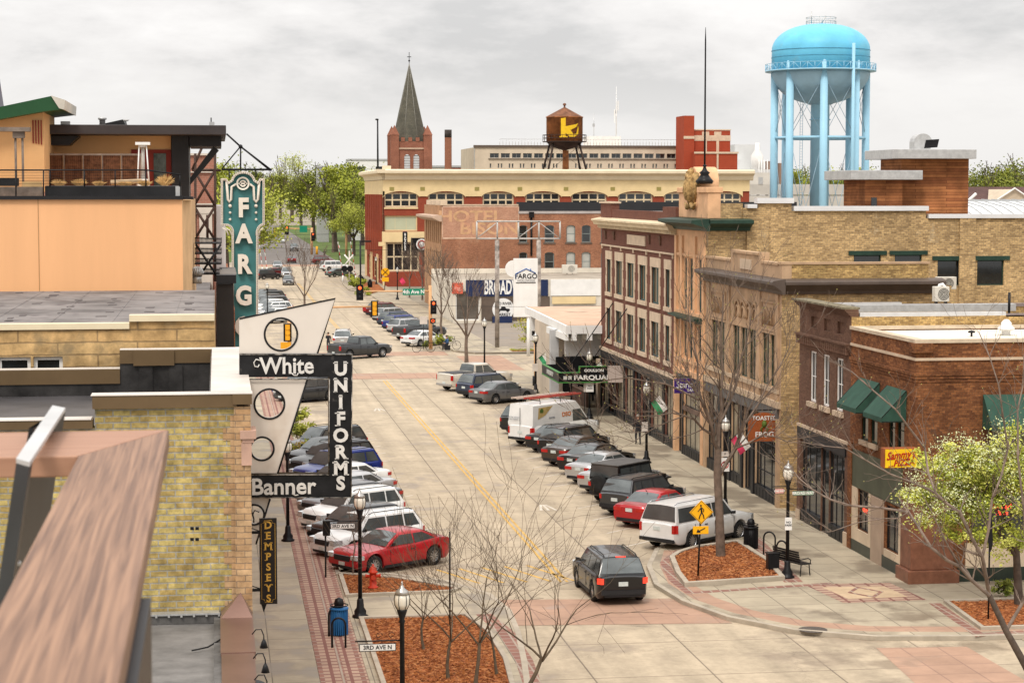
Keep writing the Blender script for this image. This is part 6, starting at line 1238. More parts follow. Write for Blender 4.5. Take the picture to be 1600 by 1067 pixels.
m = MB(); k7 = lambda px, py: PY(px, py, Yr); m.tube([k7(-40, 266), k7(230, 266)], .022, 5); m.tube([k7(230, 266), k7(282, 273)], .022, 5); m.build('top_rail', M_iron, t)
m = MB()
for z_ in range(5): m.tube([k7(-40, 270+z_*4.3), k7(230, 270+z_*4.3)], .006, 4)
m.build('cable', M_iron, t)
for px in (25, 68, 78, 132, 180, 228, 281): MB().tube([k7(px, 312 if px < 70 else 292), k7(px, 266 if px < 240 else 273)], .02, 5).build('post', M_iron, t)
Rg = random.Random(5)
for i, (px, w_, h_) in enumerate(((92, 11, 12), (124, 13, 13), (155, 11, 10), (196, 14, 9), (226, 11, 12), (258, 14, 21))):
 c = k6(px, 291); m = MB(); sc_ = .018
 for k in range(240):
  a_ = Rg.uniform(0, 2*pi); sp = Rg.uniform(0, 1)*w_*sc_; hh = h_*sc_*Rg.uniform(.5, 1.1)*(1-.35*sp/(w_*sc_)); b0 = c+V((Rg.uniform(-.08, .08), Rg.uniform(-.05, .05), 0)); d = V((cos(a_)*sp, sin(a_)*sp*.6, 0)); m.add([b0-V((.004, 0, 0)), b0+V((.004, 0, 0)), b0+d*.5+UZ*hh*.7+V((.003, 0, 0)), b0+d+UZ*hh*.95], [(0, 1, 2), (0, 2, 3)])
 tag(m.build('dry_grass', nmat('straw', (.62, .38, .15), .9, 0, .2, 4)), ['leftmost small clump of dry straw grass in the trough', 'second clump of dry straw grass from the left in the trough', 'low third clump of straw grass in the trough', 'flat straw grass clump beside the log in the trough', 'straw grass clump at the foot of the patio heater', 'biggest straw grass clump at the right end of the trough'][i], 'dry grass', 'dry grasses in the terrace planter')
q = PY(224, 292, 59.5); t = thing('patio_heater', 'tall white pyramid patio heater standing on the roof terrace', 'patio heater', q); s_ = 59.5/3200
tp = PY(224, 228, 59.5).z; hw, ht = 9*s_, 5.5*s_
for a_, b_ in ((-1, -1), (1, -1), (1, 1), (-1, 1)): MB().tube([(q.x+a_*hw, 59.5+b_*hw, q.z), (q.x+a_*ht, 59.5+b_*ht, tp)], .022, 4).build('frame_bar', M_white, t)
m = MB(); m.tube([(q.x, 59.5, q.z+.1), (q.x, 59.5, tp)], .05, 8); m.build('glass_tube', nmat('heater_glass', (.45, .42, .38), .2, 0, .2, 3), t)
m = MB(); m.box(q.x-hw, 59.5-hw, q.z-.05, q.x+hw, 59.5+hw, q.z+.22); m.build('base', M_white, t, bevel=.01)
MB().box(q.x-11*s_, 59.3, tp+.02, q.x+11*s_, 59.7, tp+.1).box(q.x-6*s_, 59.4, tp-.04, q.x+6*s_, 59.6, tp+.02).build('reflector', M_white, t)
q = PY(190, 290, 58.9); t = MB().tube([q+V((-.3, 0, .08)), q+V((.55, 0, .12))], .07, 8).build('log', nmat('pale_log', (.5, .36, .22), .8, 0, .2, 3)); tag(t, 'pale round log lying behind the planter trough', 'log')
# dark spire edge at far left
t = thing('grey_spire', 'sliver of a grey tower cut by the left edge of the picture', 'tower', PY(-10, 300, 200)); MB().add([PY(-40, 300, 200), PY(-40, 300, 206), PY(6, 166, 200), PY(6, 166, 206), PY(-10, 60, 203)], [(0, 2, 4), (1, 4, 3), (2, 3, 4), (0, 1, 3, 2), (0, 4, 1)]).build('roof', nmat('slate_grey', (.12, .12, .14), .6, 0, .1, .3), t)
# behind the terrace: braced steel structure, brick building and black stair
Y7 = 74; k8 = lambda px, py: PY(px, py, Y7)
t = thing('braced_frame', 'rusty steel frame with crossed bracing beside the peach building', 'steel frame', k8(320, 330))
m = MB()
for p, q in (((336, 208), (336, 440)), ((305, 240), (305, 440)), ((300, 266), (345, 266)), ((300, 322), (338, 322)), ((303, 266), (336, 322)), ((336, 266), (303, 322)), ((303, 322), (336, 376)), ((336, 322), (303, 376)), ((318, 225), (300, 266)), ((324, 336), (324, 372))): m.tube([k8(*p), k8(*q)], .05, 5)
m.build('frame', nmat('rust_steel', (.075, .045, .035), .7, .3, .3, 3), t)
Y8 = 92; k9 = lambda px, py: PY(px, py, Y8)
t = thing('rose_brick_building', 'rose brick building with pale bands seen through the steel frame', 'building', k9(300, 330)); m = MB(); a, b = k9(280, 237), k9(337, 440); m.box(-12, Y8, 0, k9(336, 300).x, Y8+20, k9(300, 240).z); m.build('wall', brick('rose_brick', (.40, .17, .12), (.35, .15, .10), (.4, .24, .18), .25, .09, .01, .2, .5), t)
m = MB()
for py, hh in ((240, 3), (268, 2), (318, 3)): m.box(-12, Y8-.1, k9(300, py+hh).z, k9(337, 300).x, Y8-.003, k9(300, py).z)
m.box(k9(311, 300).x, Y8-.12, 0, k9(331, 300).x, Y8-.101, k9(300, 326).z); m.box(k9(300, 300).x, Y8-.14, k9(300, 334).z, k9(337, 300).x, Y8-.121, k9(300, 322).z); m.build('concrete_band', nmat('pale_concrete', (.60, .53, .45), .8, 0, .1, 1), t)
t = thing('white_block', 'plain white block wall behind the left edge of the theatre sign', 'building', k9(345, 400)); MB().box(k9(336, 300).x, Y8+1, 0, k9(352, 300).x, Y8+9, k9(340, 322).z).build('wall', M_white, t)
Y9 = 64; j9 = lambda px, py: PY(px, py, Y9)
t = thing('fire_escape', 'black iron fire escape stair with dense railings behind the grey roof', 'fire escape', j9(325, 440))
m = MB()
for py in (380, 396, 412, 428): m.box(j9(304, py).x, Y9, j9(304, py+1.5).z, j9(346, py).x, Y9+1.5, j9(304, py).z); m.tube([j9(304, py-8), j9(346, py-6)], .02, 4)
m.build('landing', M_iron, t)
m = MB()
for py in (380, 396, 412, 428):
 for k in range(22): x = 305+k*1.95; m.tube([j9(x, py), j9(x, py-9)], .014, 4)
parts(m, 'baluster', M_iron, t)
m = MB(); m.tube([j9(306, 440), j9(345, 382)], .045, 4); m.tube([j9(345, 440), j9(306, 382)], .045, 4); m.build('stringer', M_iron, t)
# theatre front fin
Y10 = 60.0; l1 = lambda px, py: PY(px, py, Y10)
t = thing('theatre_building', 'narrow black painted end wall of the theatre front with orange brick edge', 'building', l1(352, 540))
a, b = l1(338, 443), l1(366, 540); MB().box(a.x, Y10, 0, b.x, Y10+.5, a.z).build('black_wall', nmat('matt_black', (.028, .024, .022), .8, 0, .2, 1), t)
a2 = l1(338, 430); b2 = l1(369, 443); MB().box(a2.x, Y10-.05, b2.z+.005, b2.x, Y10+.6, a2.z).box(a2.x, Y10-.08, b2.z-.02, l1(360, 440).x, Y10-.051, b2.z+.0).build('cap', M_shop, t)
MB().box(b.x-.06, Y10+.5, 0, b.x+.03, 100, b2.z-.8).build('front_brick', brick('orange_brick', (.50, .16, .06), (.42, .12, .05), (.4, .25, .18), .22, .08, .012, .2, .8), t)
m = MB(); m.prism([(a2.x+.1, Y10+.6), (b2.x, Y10+.6), (b2.x, Y10+6), (a2.x+.25, Y10+6)], b2.z, a2.z-.02)
for k in range(8): m.box(a2.x+.1, Y10+.8+k*.65, a2.z-.02, b2.x+.02, Y10+.9+k*.65, a2.z+.03)
m.build('ribbed_roof', nmat('ribbed_grey', (.32, .30, .28), .5, .3, .1, 2), t)
tag(MB().box(.0-13, 61, 0, -.3, 100, 10.6).build('theatre_hall', M_memb), 'plain grey flat roofed hall behind the fire escape', 'building')
# ================================================================ FARGO blade sign
YF = 85.0; F1 = lambda px, py: PY(px, py, YF); sF = lambda px, py: (F1(px, py).x, F1(px, py).z)
t = thing('theatre_sign', 'tall teal theatre blade sign with cream letters spelling FARGO', 'sign', F1(380, 400))
def arc(cx, cy, r, a0, a1, n=8, ry=None): return [(cx+r*cos(radians(a0+(a1-a0)*i/n)), cy-(ry or r)*sin(radians(a0+(a1-a0)*i/n))) for i in range(n+1)]
outl = [(345, 279), (354, 279), (357, 284)]+arc(380, 284, 19, 170, 10, 14, 16)+[(403, 284), (406, 279), (413.5, 279), (413.5, 352)]+arc(413.5, 362, 10, 100, 185, 6)+[(403.5, 372), (403.5, 545), (362, 545), (362, 372)]+arc(353, 362, 9, -5, 80, 6)+[(345, 353)]
Mteal = nmat('teal_enamel', (.055, .185, .185), .45, 0, .1, .8, stain=((.10, .20, .19), .6, .6)); Mcr = nmat('cream_enamel', (.72, .66, .56), .5, 0, .08, 2, stain=((.48, .38, .30), 2, .64))
O0 = V((0, YF, 0)); plate(t, 'panel', [[sF(*p) for p in outl]], V((0, YF+.25, 0)), UX, UZ, .5, Mteal)
def inset(pl, d, c):
 n = len(pl); res = []
 for i in range(n):
  p0, p1, p2 = V(pl[i-1]), V(pl[i]), V(pl[(i+1) % n]); e1 = (p1-p0).normalized(); e2 = (p2-p1).normalized(); n1 = V((-e1.y, e1.x)); n2 = V((-e2.y, e2.x)); b_ = (n1+n2); b_ = b_.normalized()/max(.5, b_.normalized().dot(n1)) if b_.length > 1e-4 else n1; res.append((p1.x+b_.x*d, p1.y+b_.y*d))
 return res
ins = inset(outl, 3.4, 0)
plate(t, 'bulb_border', [[sF(*p) for p in outl], [sF(*p) for p in ins]], V((0, YF-.08, 0)), UX, UZ, .16, Mcr)
m = MB(); bl = inset(outl, 1.7, 0)
for i in range(len(bl)):
 a, b = V(bl[i]), V(bl[(i+1) % len(bl)]); n = max(1, int((b-a).length/2.6))
 for k in range(n): p = a+(b-a)*k/n; q = F1(p.x, p.y); m.ball((q.x, YF-.18, q.z), .022, 3)
m.build('bulb', nmat('old_bulb', (.30, .22, .17), .4, 0, 0), t)
def stroke(pl, wd=.09, name='trim_tube', mat=Mcr): return MB().tube([F1(*p)-V((0, .1, 0)) for p in pl], wd, 6).build(name, mat, t)
stroke([(354, 284), (356, 312), (358, 316), (361, 312), (362, 292), (369, 288)], .055); stroke([(405, 284), (403, 312), (400, 316), (397, 312), (396, 292), (390, 288)], .055)
m = MB(); c = F1(379.5, 287); m.lathe([(.27, -.1), (.20, -.1), (.20, .0), (.27, .0)], (c.x, YF-.1, c.z), 20, ax='y', cap=0); m.lathe([(.14, -.08), (.08, -.08), (.08, .0), (.14, .0)], (c.x, YF-.1, c.z), 16, ax='y', cap=0); m.box(c.x-.18, YF-.18, c.z-.03, c.x+.18, YF-.1, c.z+.03); m.build('round_ornament', Mcr, t)
m = MB()
for px in (359.5, 400):
 for k, py in enumerate((322, 332.5, 343)): c = F1(px, py); m.ball((c.x, YF-.08, c.z), .075 if k == 0 else .055, 5)
m.build('globe_lamp', Mcr, t)
for px in (347, 352): stroke([(px, 356), (px+7, 360), (px+10, 368)], .03)
for px in (411, 406): stroke([(px, 356), (px-5, 360), (px-6, 368)], .03)
for ch, cy in zip('FARGO', (326, 366.5, 414, 463, 511)):
 c = F1(381 if ch != 'F' else 380, cy); o = text(t, 'letter', ch, V((c.x, YF-.14, c.z)), UX, UZ, 1.05, Mcr, .1, .045, sx=.86)
t = thing('sign_truss', 'thin black steel truss holding up the tall theatre sign', 'truss', F1(376, 265))
m = MB()
for p, q, r_ in (((346, 265), (425, 265), .045), ((376, 229), (376, 265), .035), ((346, 265), (376, 229), .03), ((376, 229), (423, 265), .04), ((354, 209), (376, 229), .04), ((358, 265), (358, 279), .03), ((400, 265), (400, 279), .03), ((376, 229), (423, 267), .03)): m.tube([F1(*p)+UY*.25, F1(*q)+UY*.25], r_, 5)
c = F1(376, 229); m.ball((c.x, YF+.25, c.z), .09, 4); m.build('truss', M_iron, t)
# ================================================================ white / black uniform shop sign
YU = 33.0; U1 = lambda px, py: PY(px, py, YU); sU = lambda px, py: (U1(px, py).x, U1(px, py).z); pm = YU/3200*1.01
t = thing('uniform_shop_sign', 'large black and white hanging sign with portholes and tall vertical lettering', 'sign', U1(460, 620))
Mch = nmat('chalk_white', (.66, .60, .53), .6, 0, .05, .7, stain=((.58, .50, .42), 1.2, .58)); Mbk = nmat('sign_black', (.012, .012, .013), .45, 0, .35, 5, stain=((.07, .065, .06), 9, .66))
def cu_(px, py, r): c = U1(px, py); return circ(c.x, c.z, r*pm)
plate(t, 'upper_pennant', [[sU(*p) for p in ((374, 498), (523, 468), (496, 552), (374, 552))], cu_(439, 522.5, 24.5)], V((0, YU+.1, 0)), UX, UZ, .2, Mch)
plate(t, 'lower_pennant', [[sU(*p) for p in ((374, 593), (480, 593), (434, 739), (374, 739))], cu_(421, 631, 22.5), cu_(409.5, 701, 17.5)], V((0, YU+.1, 0)), UX, UZ, .2, Mch)
plate(t, 'bottom_pennant', [[sU(*p) for p in ((374, 779), (422, 779), (400, 850), (374, 850))], cu_(397, 804, 15)], V((0, YU+.12, 0)), UX, UZ, .1, Mch)
m = MB()
for px, py, r in ((439, 522.5, 25), (421, 631, 23), (409.5, 701, 18), (397, 804, 15.5)):
 m = MB(); c = U1(px, py); m.tube([(c.x+r*pm*cos(2*pi*k/40), YU-.0, c.z+r*pm*sin(2*pi*k/40)) for k in range(41)], .017, 6); m.lathe([(r*pm, -.0), (r*pm, .2)], (c.x, YU, c.z), 40, ax='y', cap=0); m.build('porthole_ring', Mbk, t)
m = MB()
for pl in (((374, 498), (524, 466.5), (496, 552)), ((480, 593), (434, 739)), ((422, 779), (400, 850))): m.tube([U1(*p)-UY*.0 for p in pl], .016, 5)
m.build('pennant_edge', Mbk, t)
plate(t, 'black_band', [[sU(*p) for p in ((374, 554), (550.5, 554), (548.5, 777), (374, 777), (374, 741), (514, 741), (514, 589), (374, 589))]], V((0, YU+.12, 0)), UX, UZ, .3, Mbk)
m = MB()
for pl in (((374, 592), (514.5, 592)), ((514.5, 592), (513.5, 741)), ((374, 741), (513.5, 741)), ((374, 776.5), (548.5, 776.5)), ((550, 555), (548.5, 776.5)), ((374, 553.5), (551, 553.5))): m.tube([U1(*p)-UY*.045 for p in pl], .011, 4)
m.build('silver_trim', nmat('tarnished', (.34, .31, .27), .5, .5, .6, 6, stain=((.03, .03, .03), 9, .5)), t)
Mlt = nmat('letter_silver', (.68, .66, .62), .5, .1, .1, 4)
for i, ch in enumerate('UNIFORMS'):
 yy = (576.5, 602, 628.5, 654.5, 680.5, 706.5, 731.5, 755)[i]; c = U1(532, yy)
 text(t, 'letter', ch, V((c.x, YU-.05, c.z)), UX, UZ, .30, Mlt, .015, .012, sx=1.0)
 if ch in 'UNIFRM':
  m = MB(); sz = .016; xs_ = {'U': (-.085, .085), 'N': (-.085, .085), 'I': (0,), 'F': (-.06,), 'R': (-.06, .09), 'M': (-.10, .10)}[ch]
  for dx in xs_:
   for dz in ((.1,) if ch == 'U' else ((-.1,) if ch == 'R' and dx > 0 else (.1, -.1))): m.box(c.x+dx-.033, YU-.065, c.z+dz-.006, c.x+dx+.033, YU-.035, c.z+dz+.009)
  parts(m, 'serif', Mlt, t)
def word(s, x0, y0, x1, size):
 c = U1((x0+x1)/2, y0); o = text(t, 'lettering', s, V((c.x, YU-.05, c.z)), UX, UZ, size, Mlt, .012, .0075)
 d = [v.co.x for v in o.data.vertices]; w_ = max(d)-min(d); tgt = U1(x1, y0).x-U1(x0, y0).x; k = tgt/w_; mx_ = (max(d)+min(d))/2
 for v in o.data.vertices: v.co.x = (v.co.x-mx_)*k+c.x-ORG[o.name].x
 return o
word('White', 405, 572, 490, .37); word('Banner', 394, 760, 494, .37)
m = MB()
def curl(pts, r=.011): m.tube([U1(*p)-UY*.05 for p in pts], r, 5)
curl([(407, 563), (400, 561), (396.5, 566), (398, 572), (403, 573), (405, 569)]); curl([(455, 582), (459, 586), (464, 586), (466, 582)])
curl([(394, 750), (389, 751), (386, 757)]); curl([(456, 770), (461, 773), (466, 772)])
m.build('letter_flourish', Mlt, t)
m = MB(); m.tube([(.3, YU+.1, U1(400, 600).z), (.55, YU+.1, U1(400, 600).z)], .03, 6); m.tube([(.3, YU+.1, U1(400, 760).z), (.6, YU+.1, U1(400, 760).z)], .03, 6); m.tube([(.35, YU+.3, 10.0), (.55, YU+.25, 9.3), (.48, YU+.2, 8.8)], .012, 6); m.build('bracket', M_iron, t)
# vertical gold lettered board
YD = 30.9; D1 = lambda px, py: PY(px, py, YD)
a, b = D1(405, 810), D1(433.5, 943)
t = thing('gold_letter_sign', 'narrow black vertical sign board with gold letters fixed to the brick corner', 'sign', (a.x, YD, b.z))
MB().box(a.x, YD, b.z, b.x, YD+.06, a.z).build('board', nmat('sign_blackboard', (.016, .012, .010), .45, 0, .1, 3), t, bevel=.004)
Mgold = nmat('gold_leaf', (.62, .36, .07), .35, .35, .12, 5)
m = MB(); w_ = b.x-a.x; i_ = .028; c8 = .05
P = [(a.x+i_+c8, a.z-i_), (b.x-i_-c8, a.z-i_), (b.x-i_-c8*.8, a.z-i_-c8*.8), (b.x-i_, a.z-i_-c8), (b.x-i_, b.z+i_+c8), (b.x-i_-c8*.8, b.z+i_+c8*.8), (b.x-i_-c8, b.z+i_), (a.x+i_+c8, b.z+i_), (a.x+i_+c8*.8, b.z+i_+c8*.8), (a.x+i_, b.z+i_+c8), (a.x+i_, a.z-i_-c8), (a.x+i_+c8*.8, a.z-i_-c8*.8), (a.x+i_+c8, a.z-i_)]
m.tube([(x, YD-.002, z) for x, z in P], .0035, 4); m.build('border', Mgold, t)
for i, ch in enumerate('DEMPSEYS'): 
 zz = a.z-.105-i*(a.z-b.z-.19)/7; text(t, 'letter', ch, V(((a.x+b.x)/2, YD-.004, zz)), UX, UZ, .155, Mgold, .003, .0045, sx=1.0)
 m = MB(); xs_ = {'D': (-.035,), 'E': (-.035,), 'M': (-.048, .048), 'P': (-.035,), 'Y': (-.045, .045), 'S': ()}[ch]
 for dx in xs_:
  for dz in ((.052,) if ch == 'Y' else (.052, -.052)): m.box((a.x+b.x)/2+dx-.02, YD-.007, zz+dz-.005, (a.x+b.x)/2+dx+.02, YD-.0005, zz+dz+.005)
 parts(m, 'serif', Mgold, t)
m = MB()
for py in (832, 922): q = D1(394, py); m.box(q.x-.15, YD+.01, q.z-.02, a.x, YD+.05, q.z+.02); m.tube([(q.x-.1, YD+.03, q.z+.1), (a.x, YD+.03, q.z+.02)], .008, 5)
m.tube([D1(405, 800), D1(398, 797), D1(394, 806)], .01, 5); m.build('bracket', M_iron, t)
q = D1(412, 943); MB().add([(q.x-.04, YD+.02, q.z), (q.x+.05, YD+.02, q.z), (q.x+.05, YD+.06, q.z), (q.x-.04, YD+.06, q.z), (q.x+.0, YD+.04, q.z-.14)], [(0, 1, 4), (1, 2, 4), (2, 3, 4), (3, 0, 4), (0, 3, 2, 1)]).build('pointed_lamp', M_iron, t)
# ================================================================ deck rail right in front of us
hb = .5; zA = H-hb
Mrail = bpy.data.materials.new('weathered_cedar'); Mrail.use_nodes = True; n_t = Mrail.node_tree; n = n_t.nodes; b_ = n['Principled BSDF']; b_.inputs['Roughness'].default_value = .6
g = n.new('ShaderNodeTexCoord'); mpp = n.new('ShaderNodeMapping'); mpp.inputs['Scale'].default_value = (120, 2.0, 20); n_t.links.new(g.outputs['Object'], mpp.inputs[0])
ns = n.new('ShaderNodeTexNoise'); ns.inputs['Scale'].default_value = 1; ns.inputs['Detail'].default_value = 7; ns.inputs['Distortion'].default_value = .7; n_t.links.new(mpp.outputs[0], ns.inputs[0]); rp = n.new('ShaderNodeValToRGB'); e = rp.color_ramp.elements; e[0].position = .32; e[0].color = (.12, .058, .032, 1); e[1].position = .68; e[1].color = (.31, .172, .10, 1)
n_t.links.new(ns.outputs[0], rp.inputs[0]); n_t.links.new(rp.outputs[0], b_.inputs['Base Color'])
Mrail2 = Mrail.copy(); Mrail2.name = 'weathered_cedar_cross'
for q in Mrail2.node_tree.nodes:
 if q.type == 'MAPPING': q.inputs['Scale'].default_value = (2, 120, 20)
 if q.type == 'VALTORGB': q.color_ramp.elements[0].color = (.26, .12, .07, 1); q.color_ramp.elements[1].color = (.42, .23, .14, 1)
t = thing('deck_railing', 'weathered wooden deck rail with mitred corner in the foreground', 'railing', (-.2, 3, 13))
gA = lambda px, py: G(px, py, zA)
tip = gA(264, 671); inn = gA(122, 712); th = .04
L1 = (gA(122, 712).x, 1.2); R1_ = (tip.x, 1.2)
def tilt(poly): return poly
m = MB(); m.prism([L1, R1_, (tip.x, tip.y), (inn.x, inn.y)], zA-th, zA); m.build('rail_board', Mrail, t, bevel=.003)
m = MB(); m.prism([(-3, inn.y), (inn.x-.0015, inn.y), (tip.x-.0015, tip.y+.0008), (-3, tip.y)], zA-th, zA); m.build('rail_board', Mrail2, t, bevel=.003)
pb = G(240, 1067, zA-.12); MB().box(tip.x-.09, 1.3, 11.5, tip.x+.012, 2.75, zA-th-.001).build('post', M_iron, t)
t = thing('metal_gate_frame', 'dark leaning metal frame with pale top bar in front of the wooden rail', 'gate frame', (-.35, 3.6, 14))
zG = H-.46; g1, g2, g3_, g4 = G(25, 716, zG), G(46, 722, zG), G(102, 637, zG), G(82, 633, zG)
th2 = .006; m = MB(); m.ext([g1, g2, g3_, g4], (0, 0, -.008)); m.build('top_bar', nmat('bright_steel', (.55, .55, .54), .35, .3, .1, 4), t)
Mgf = nmat('gate_black', (.02, .023, .025), .4, .1, .2, 6)
m = MB(); lean = V((-.16, -.0, -1)).normalized()
p0, p1 = g1-UZ*.0085, g2-UZ*.0085; m.add([p0, p1, p1+lean*1.2, p0+lean*1.2, p0+V((0, .06, 0)), p1+V((0, .06, 0)), p1+lean*1.2+V((0, .06, 0)), p0+lean*1.2+V((0, .06, 0))], [(0, 1, 2, 3), (4, 7, 6, 5), (0, 3, 7, 4), (1, 5, 6, 2)]); m.build('upright', Mgf, t)
m = MB(); p0, p1 = g4-UZ*.0085+V((0, -.2, 0)), g3_-UZ*.0085+V((.0, 0, 0)); m.add([p1+V((-.04, -.3, 0)), p1, p1+lean*1.2, p1+V((-.04, -.3, 0))+lean*1.2, p1+V((-.05, -.3, 0)), p1+V((-.02, .0, 0)), p1+V((-.02, 0, 0))+lean*1.2, p1+V((-.05, -.3, 0))+lean*1.2], [(0, 1, 2, 3), (4, 7, 6, 5), (0, 3, 7, 4), (1, 5, 6, 2)]); m.build('upright', Mgf, t)
q = p1+lean*.27+V((-.05, -.2, 0)); MB().ball(q+V((.02, -.12, 0)), .006, 5).build('bolt', M_steel, t)
# ================================================================ VEHICLES
M_tyre = nmat('tyre_rubber', (.018, .018, .018), .85, 0, .2, 6)
M_rim = nmat('alloy_rim', (.45, .45, .46), .3, .8, .08, 5)
M_cglass = nmat('car_glass', (.13, .145, .145), .05, .5, .25, .7, spec=.9)
M_tail = nmat('tail_lens', (.42, .012, .01), .2, 0, .1, 6, coat=.5)
M_head = nmat('head_lens', (.55, .56, .56), .1, .2, .2, 8, coat=1)
M_trim = nmat('black_trim', (.02, .02, .021), .55, 0, .1, 3)
M_plate = nmat('plate_white', (.55, .60, .58), .5, 0, .1, 9)
def paint(name, c, metal=.3): return nmat('paint_'+name, c, .32, metal, .07, 1.3, coat=.55, spec=.3)
PT = dict(white=paint('white', (.74, .74, .72), 0), silver=paint('silver', (.50, .50, .50), .6), grey=paint('grey', (.17, .17, .175), .5), dgrey=paint('dark_grey', (.045, .047, .05), .4),
 black=paint('black', (.006, .006, .007), .1), red=paint('red', (.42, .013, .018), .3), maroon=paint('maroon', (.14, .012, .014), .4), blue=paint('blue', (.012, .03, .2), .4), dblue=paint('dark_blue', (.035, .05, .09), .5),
 brown=paint('brown', (.07, .05, .04), .5), cream=paint('cream', (.62, .58, .50), .2), teal=paint('teal', (.12, .16, .15), .5))
# profile: list of (x, z) of bonnet / belt / boot line, nose +x
KD = {
 'sedan': dict(L=4.85, W=1.84, prof=[(-1, .90), (-.975, 1.0), (-.70, 1.04), (-.2, .98), (.18, .95), (.42, .96), (.80, .84), (.96, .70), (1, .56)], gh=(1.0, .28, -.92, -1.72), roof=1.46, belt=.96, wb=(-1.40, 1.42), r=.33, wins=[(-.42, .0)], rail=0),
 'coupe': dict(L=4.85, W=1.9, prof=[(-1, .92), (-.97, 1.03), (-.74, 1.10), (-.2, 1.0), (.2, .97), (.36, .98), (.80, .90), (.96, .76), (1, .58)], gh=(.95, .15, -1.0, -2.0), roof=1.47, belt=.99, wb=(-1.5, 1.55), r=.37, wins=[(-.5, .0)], rail=0),
 'suv': dict(L=4.65, W=1.86, prof=[(-1, 1.0), (-.985, 1.04), (-.9, 1.07), (-.2, 1.05), (.2, 1.03), (.45, 1.05), (.82, .95), (.96, .8), (1, .6)], gh=(1.15, .55, -1.85, -2.22), roof=1.68, belt=1.05, wb=(-1.32, 1.38), r=.36, wins=[(-.35, .02), (-1.25, .02)], rail=1),
 'bigsuv': dict(L=5.55, W=2.02, prof=[(-1, 1.12), (-.99, 1.15), (-.95, 1.18), (-.2, 1.18), (.2, 1.17), (.42, 1.19), (.84, 1.12), (.96, .98), (1, .7)], gh=(1.35, .75, -2.45, -2.68), roof=1.92, belt=1.18, wb=(-1.65, 1.65), r=.41, wins=[(-.15, .02), (-1.2, .02)], rail=1),
 'hatch': dict(L=4.3, W=1.8, prof=[(-1, .92), (-.98, .97), (-.88, 1.0), (-.2, .99), (.25, .96), (.45, .97), (.82, .86), (.96, .72), (1, .56)], gh=(1.15, .45, -1.45, -2.0), roof=1.5, belt=.98, wb=(-1.25, 1.3), r=.33, wins=[(-.3, .0), (-1.1, 0)], rail=0),
 'jeep': dict(L=4.3, W=1.85, prof=[(-1, 1.1), (-.99, 1.15), (-.9, 1.2), (-.2, 1.18), (.2, 1.17), (.3, 1.17), (.86, 1.12), (.9, 1.05), (1, .6)], gh=(.72, .52, -2.02, -2.08), roof=1.85, belt=1.18, wb=(-1.25, 1.45), r=.43, wins=[(-.25, 0), (-1.1, 0)], rail=0),
 'pickup': dict(L=5.85, W=2.03, prof=[(-1, 1.2), (-.995, 1.25), (-.98, 1.30), (-.3, 1.30), (.05, 1.22), (.38, 1.2), (.84, 1.16), (.96, 1.0), (1, .7)], gh=(1.35, .65, -.62, -.80), roof=1.93, belt=1.22, wb=(-1.9, 1.8), r=.42, wins=[(.1, 0)], rail=0),
 'van': dict(L=6.1, W=2.05, prof=[(-1, 1.18), (-.995, 1.22), (-.98, 1.25), (-.2, 1.25), (.1, 1.25), (.45, 1.25), (.80, 1.2), (.95, 1.05), (1, .7)], gh=(2.0, .9, -2.9, -3.0), roof=2.45, belt=1.25, wb=(-1.95, 1.85), r=.38, wins=[], rail=0)}
def lerp(a, b, t): return a+(b-a)*t
def interp(pl, x):
 for (x0, z0), (x1, z1) in zip(pl[:-1], pl[1:]):
  if x0 <= x <= x1: return lerp(z0, z1, (x-x0)/(x1-x0) if x1 > x0 else 0)
 return pl[-1][1] if x > pl[-1][0] else pl[0][1]
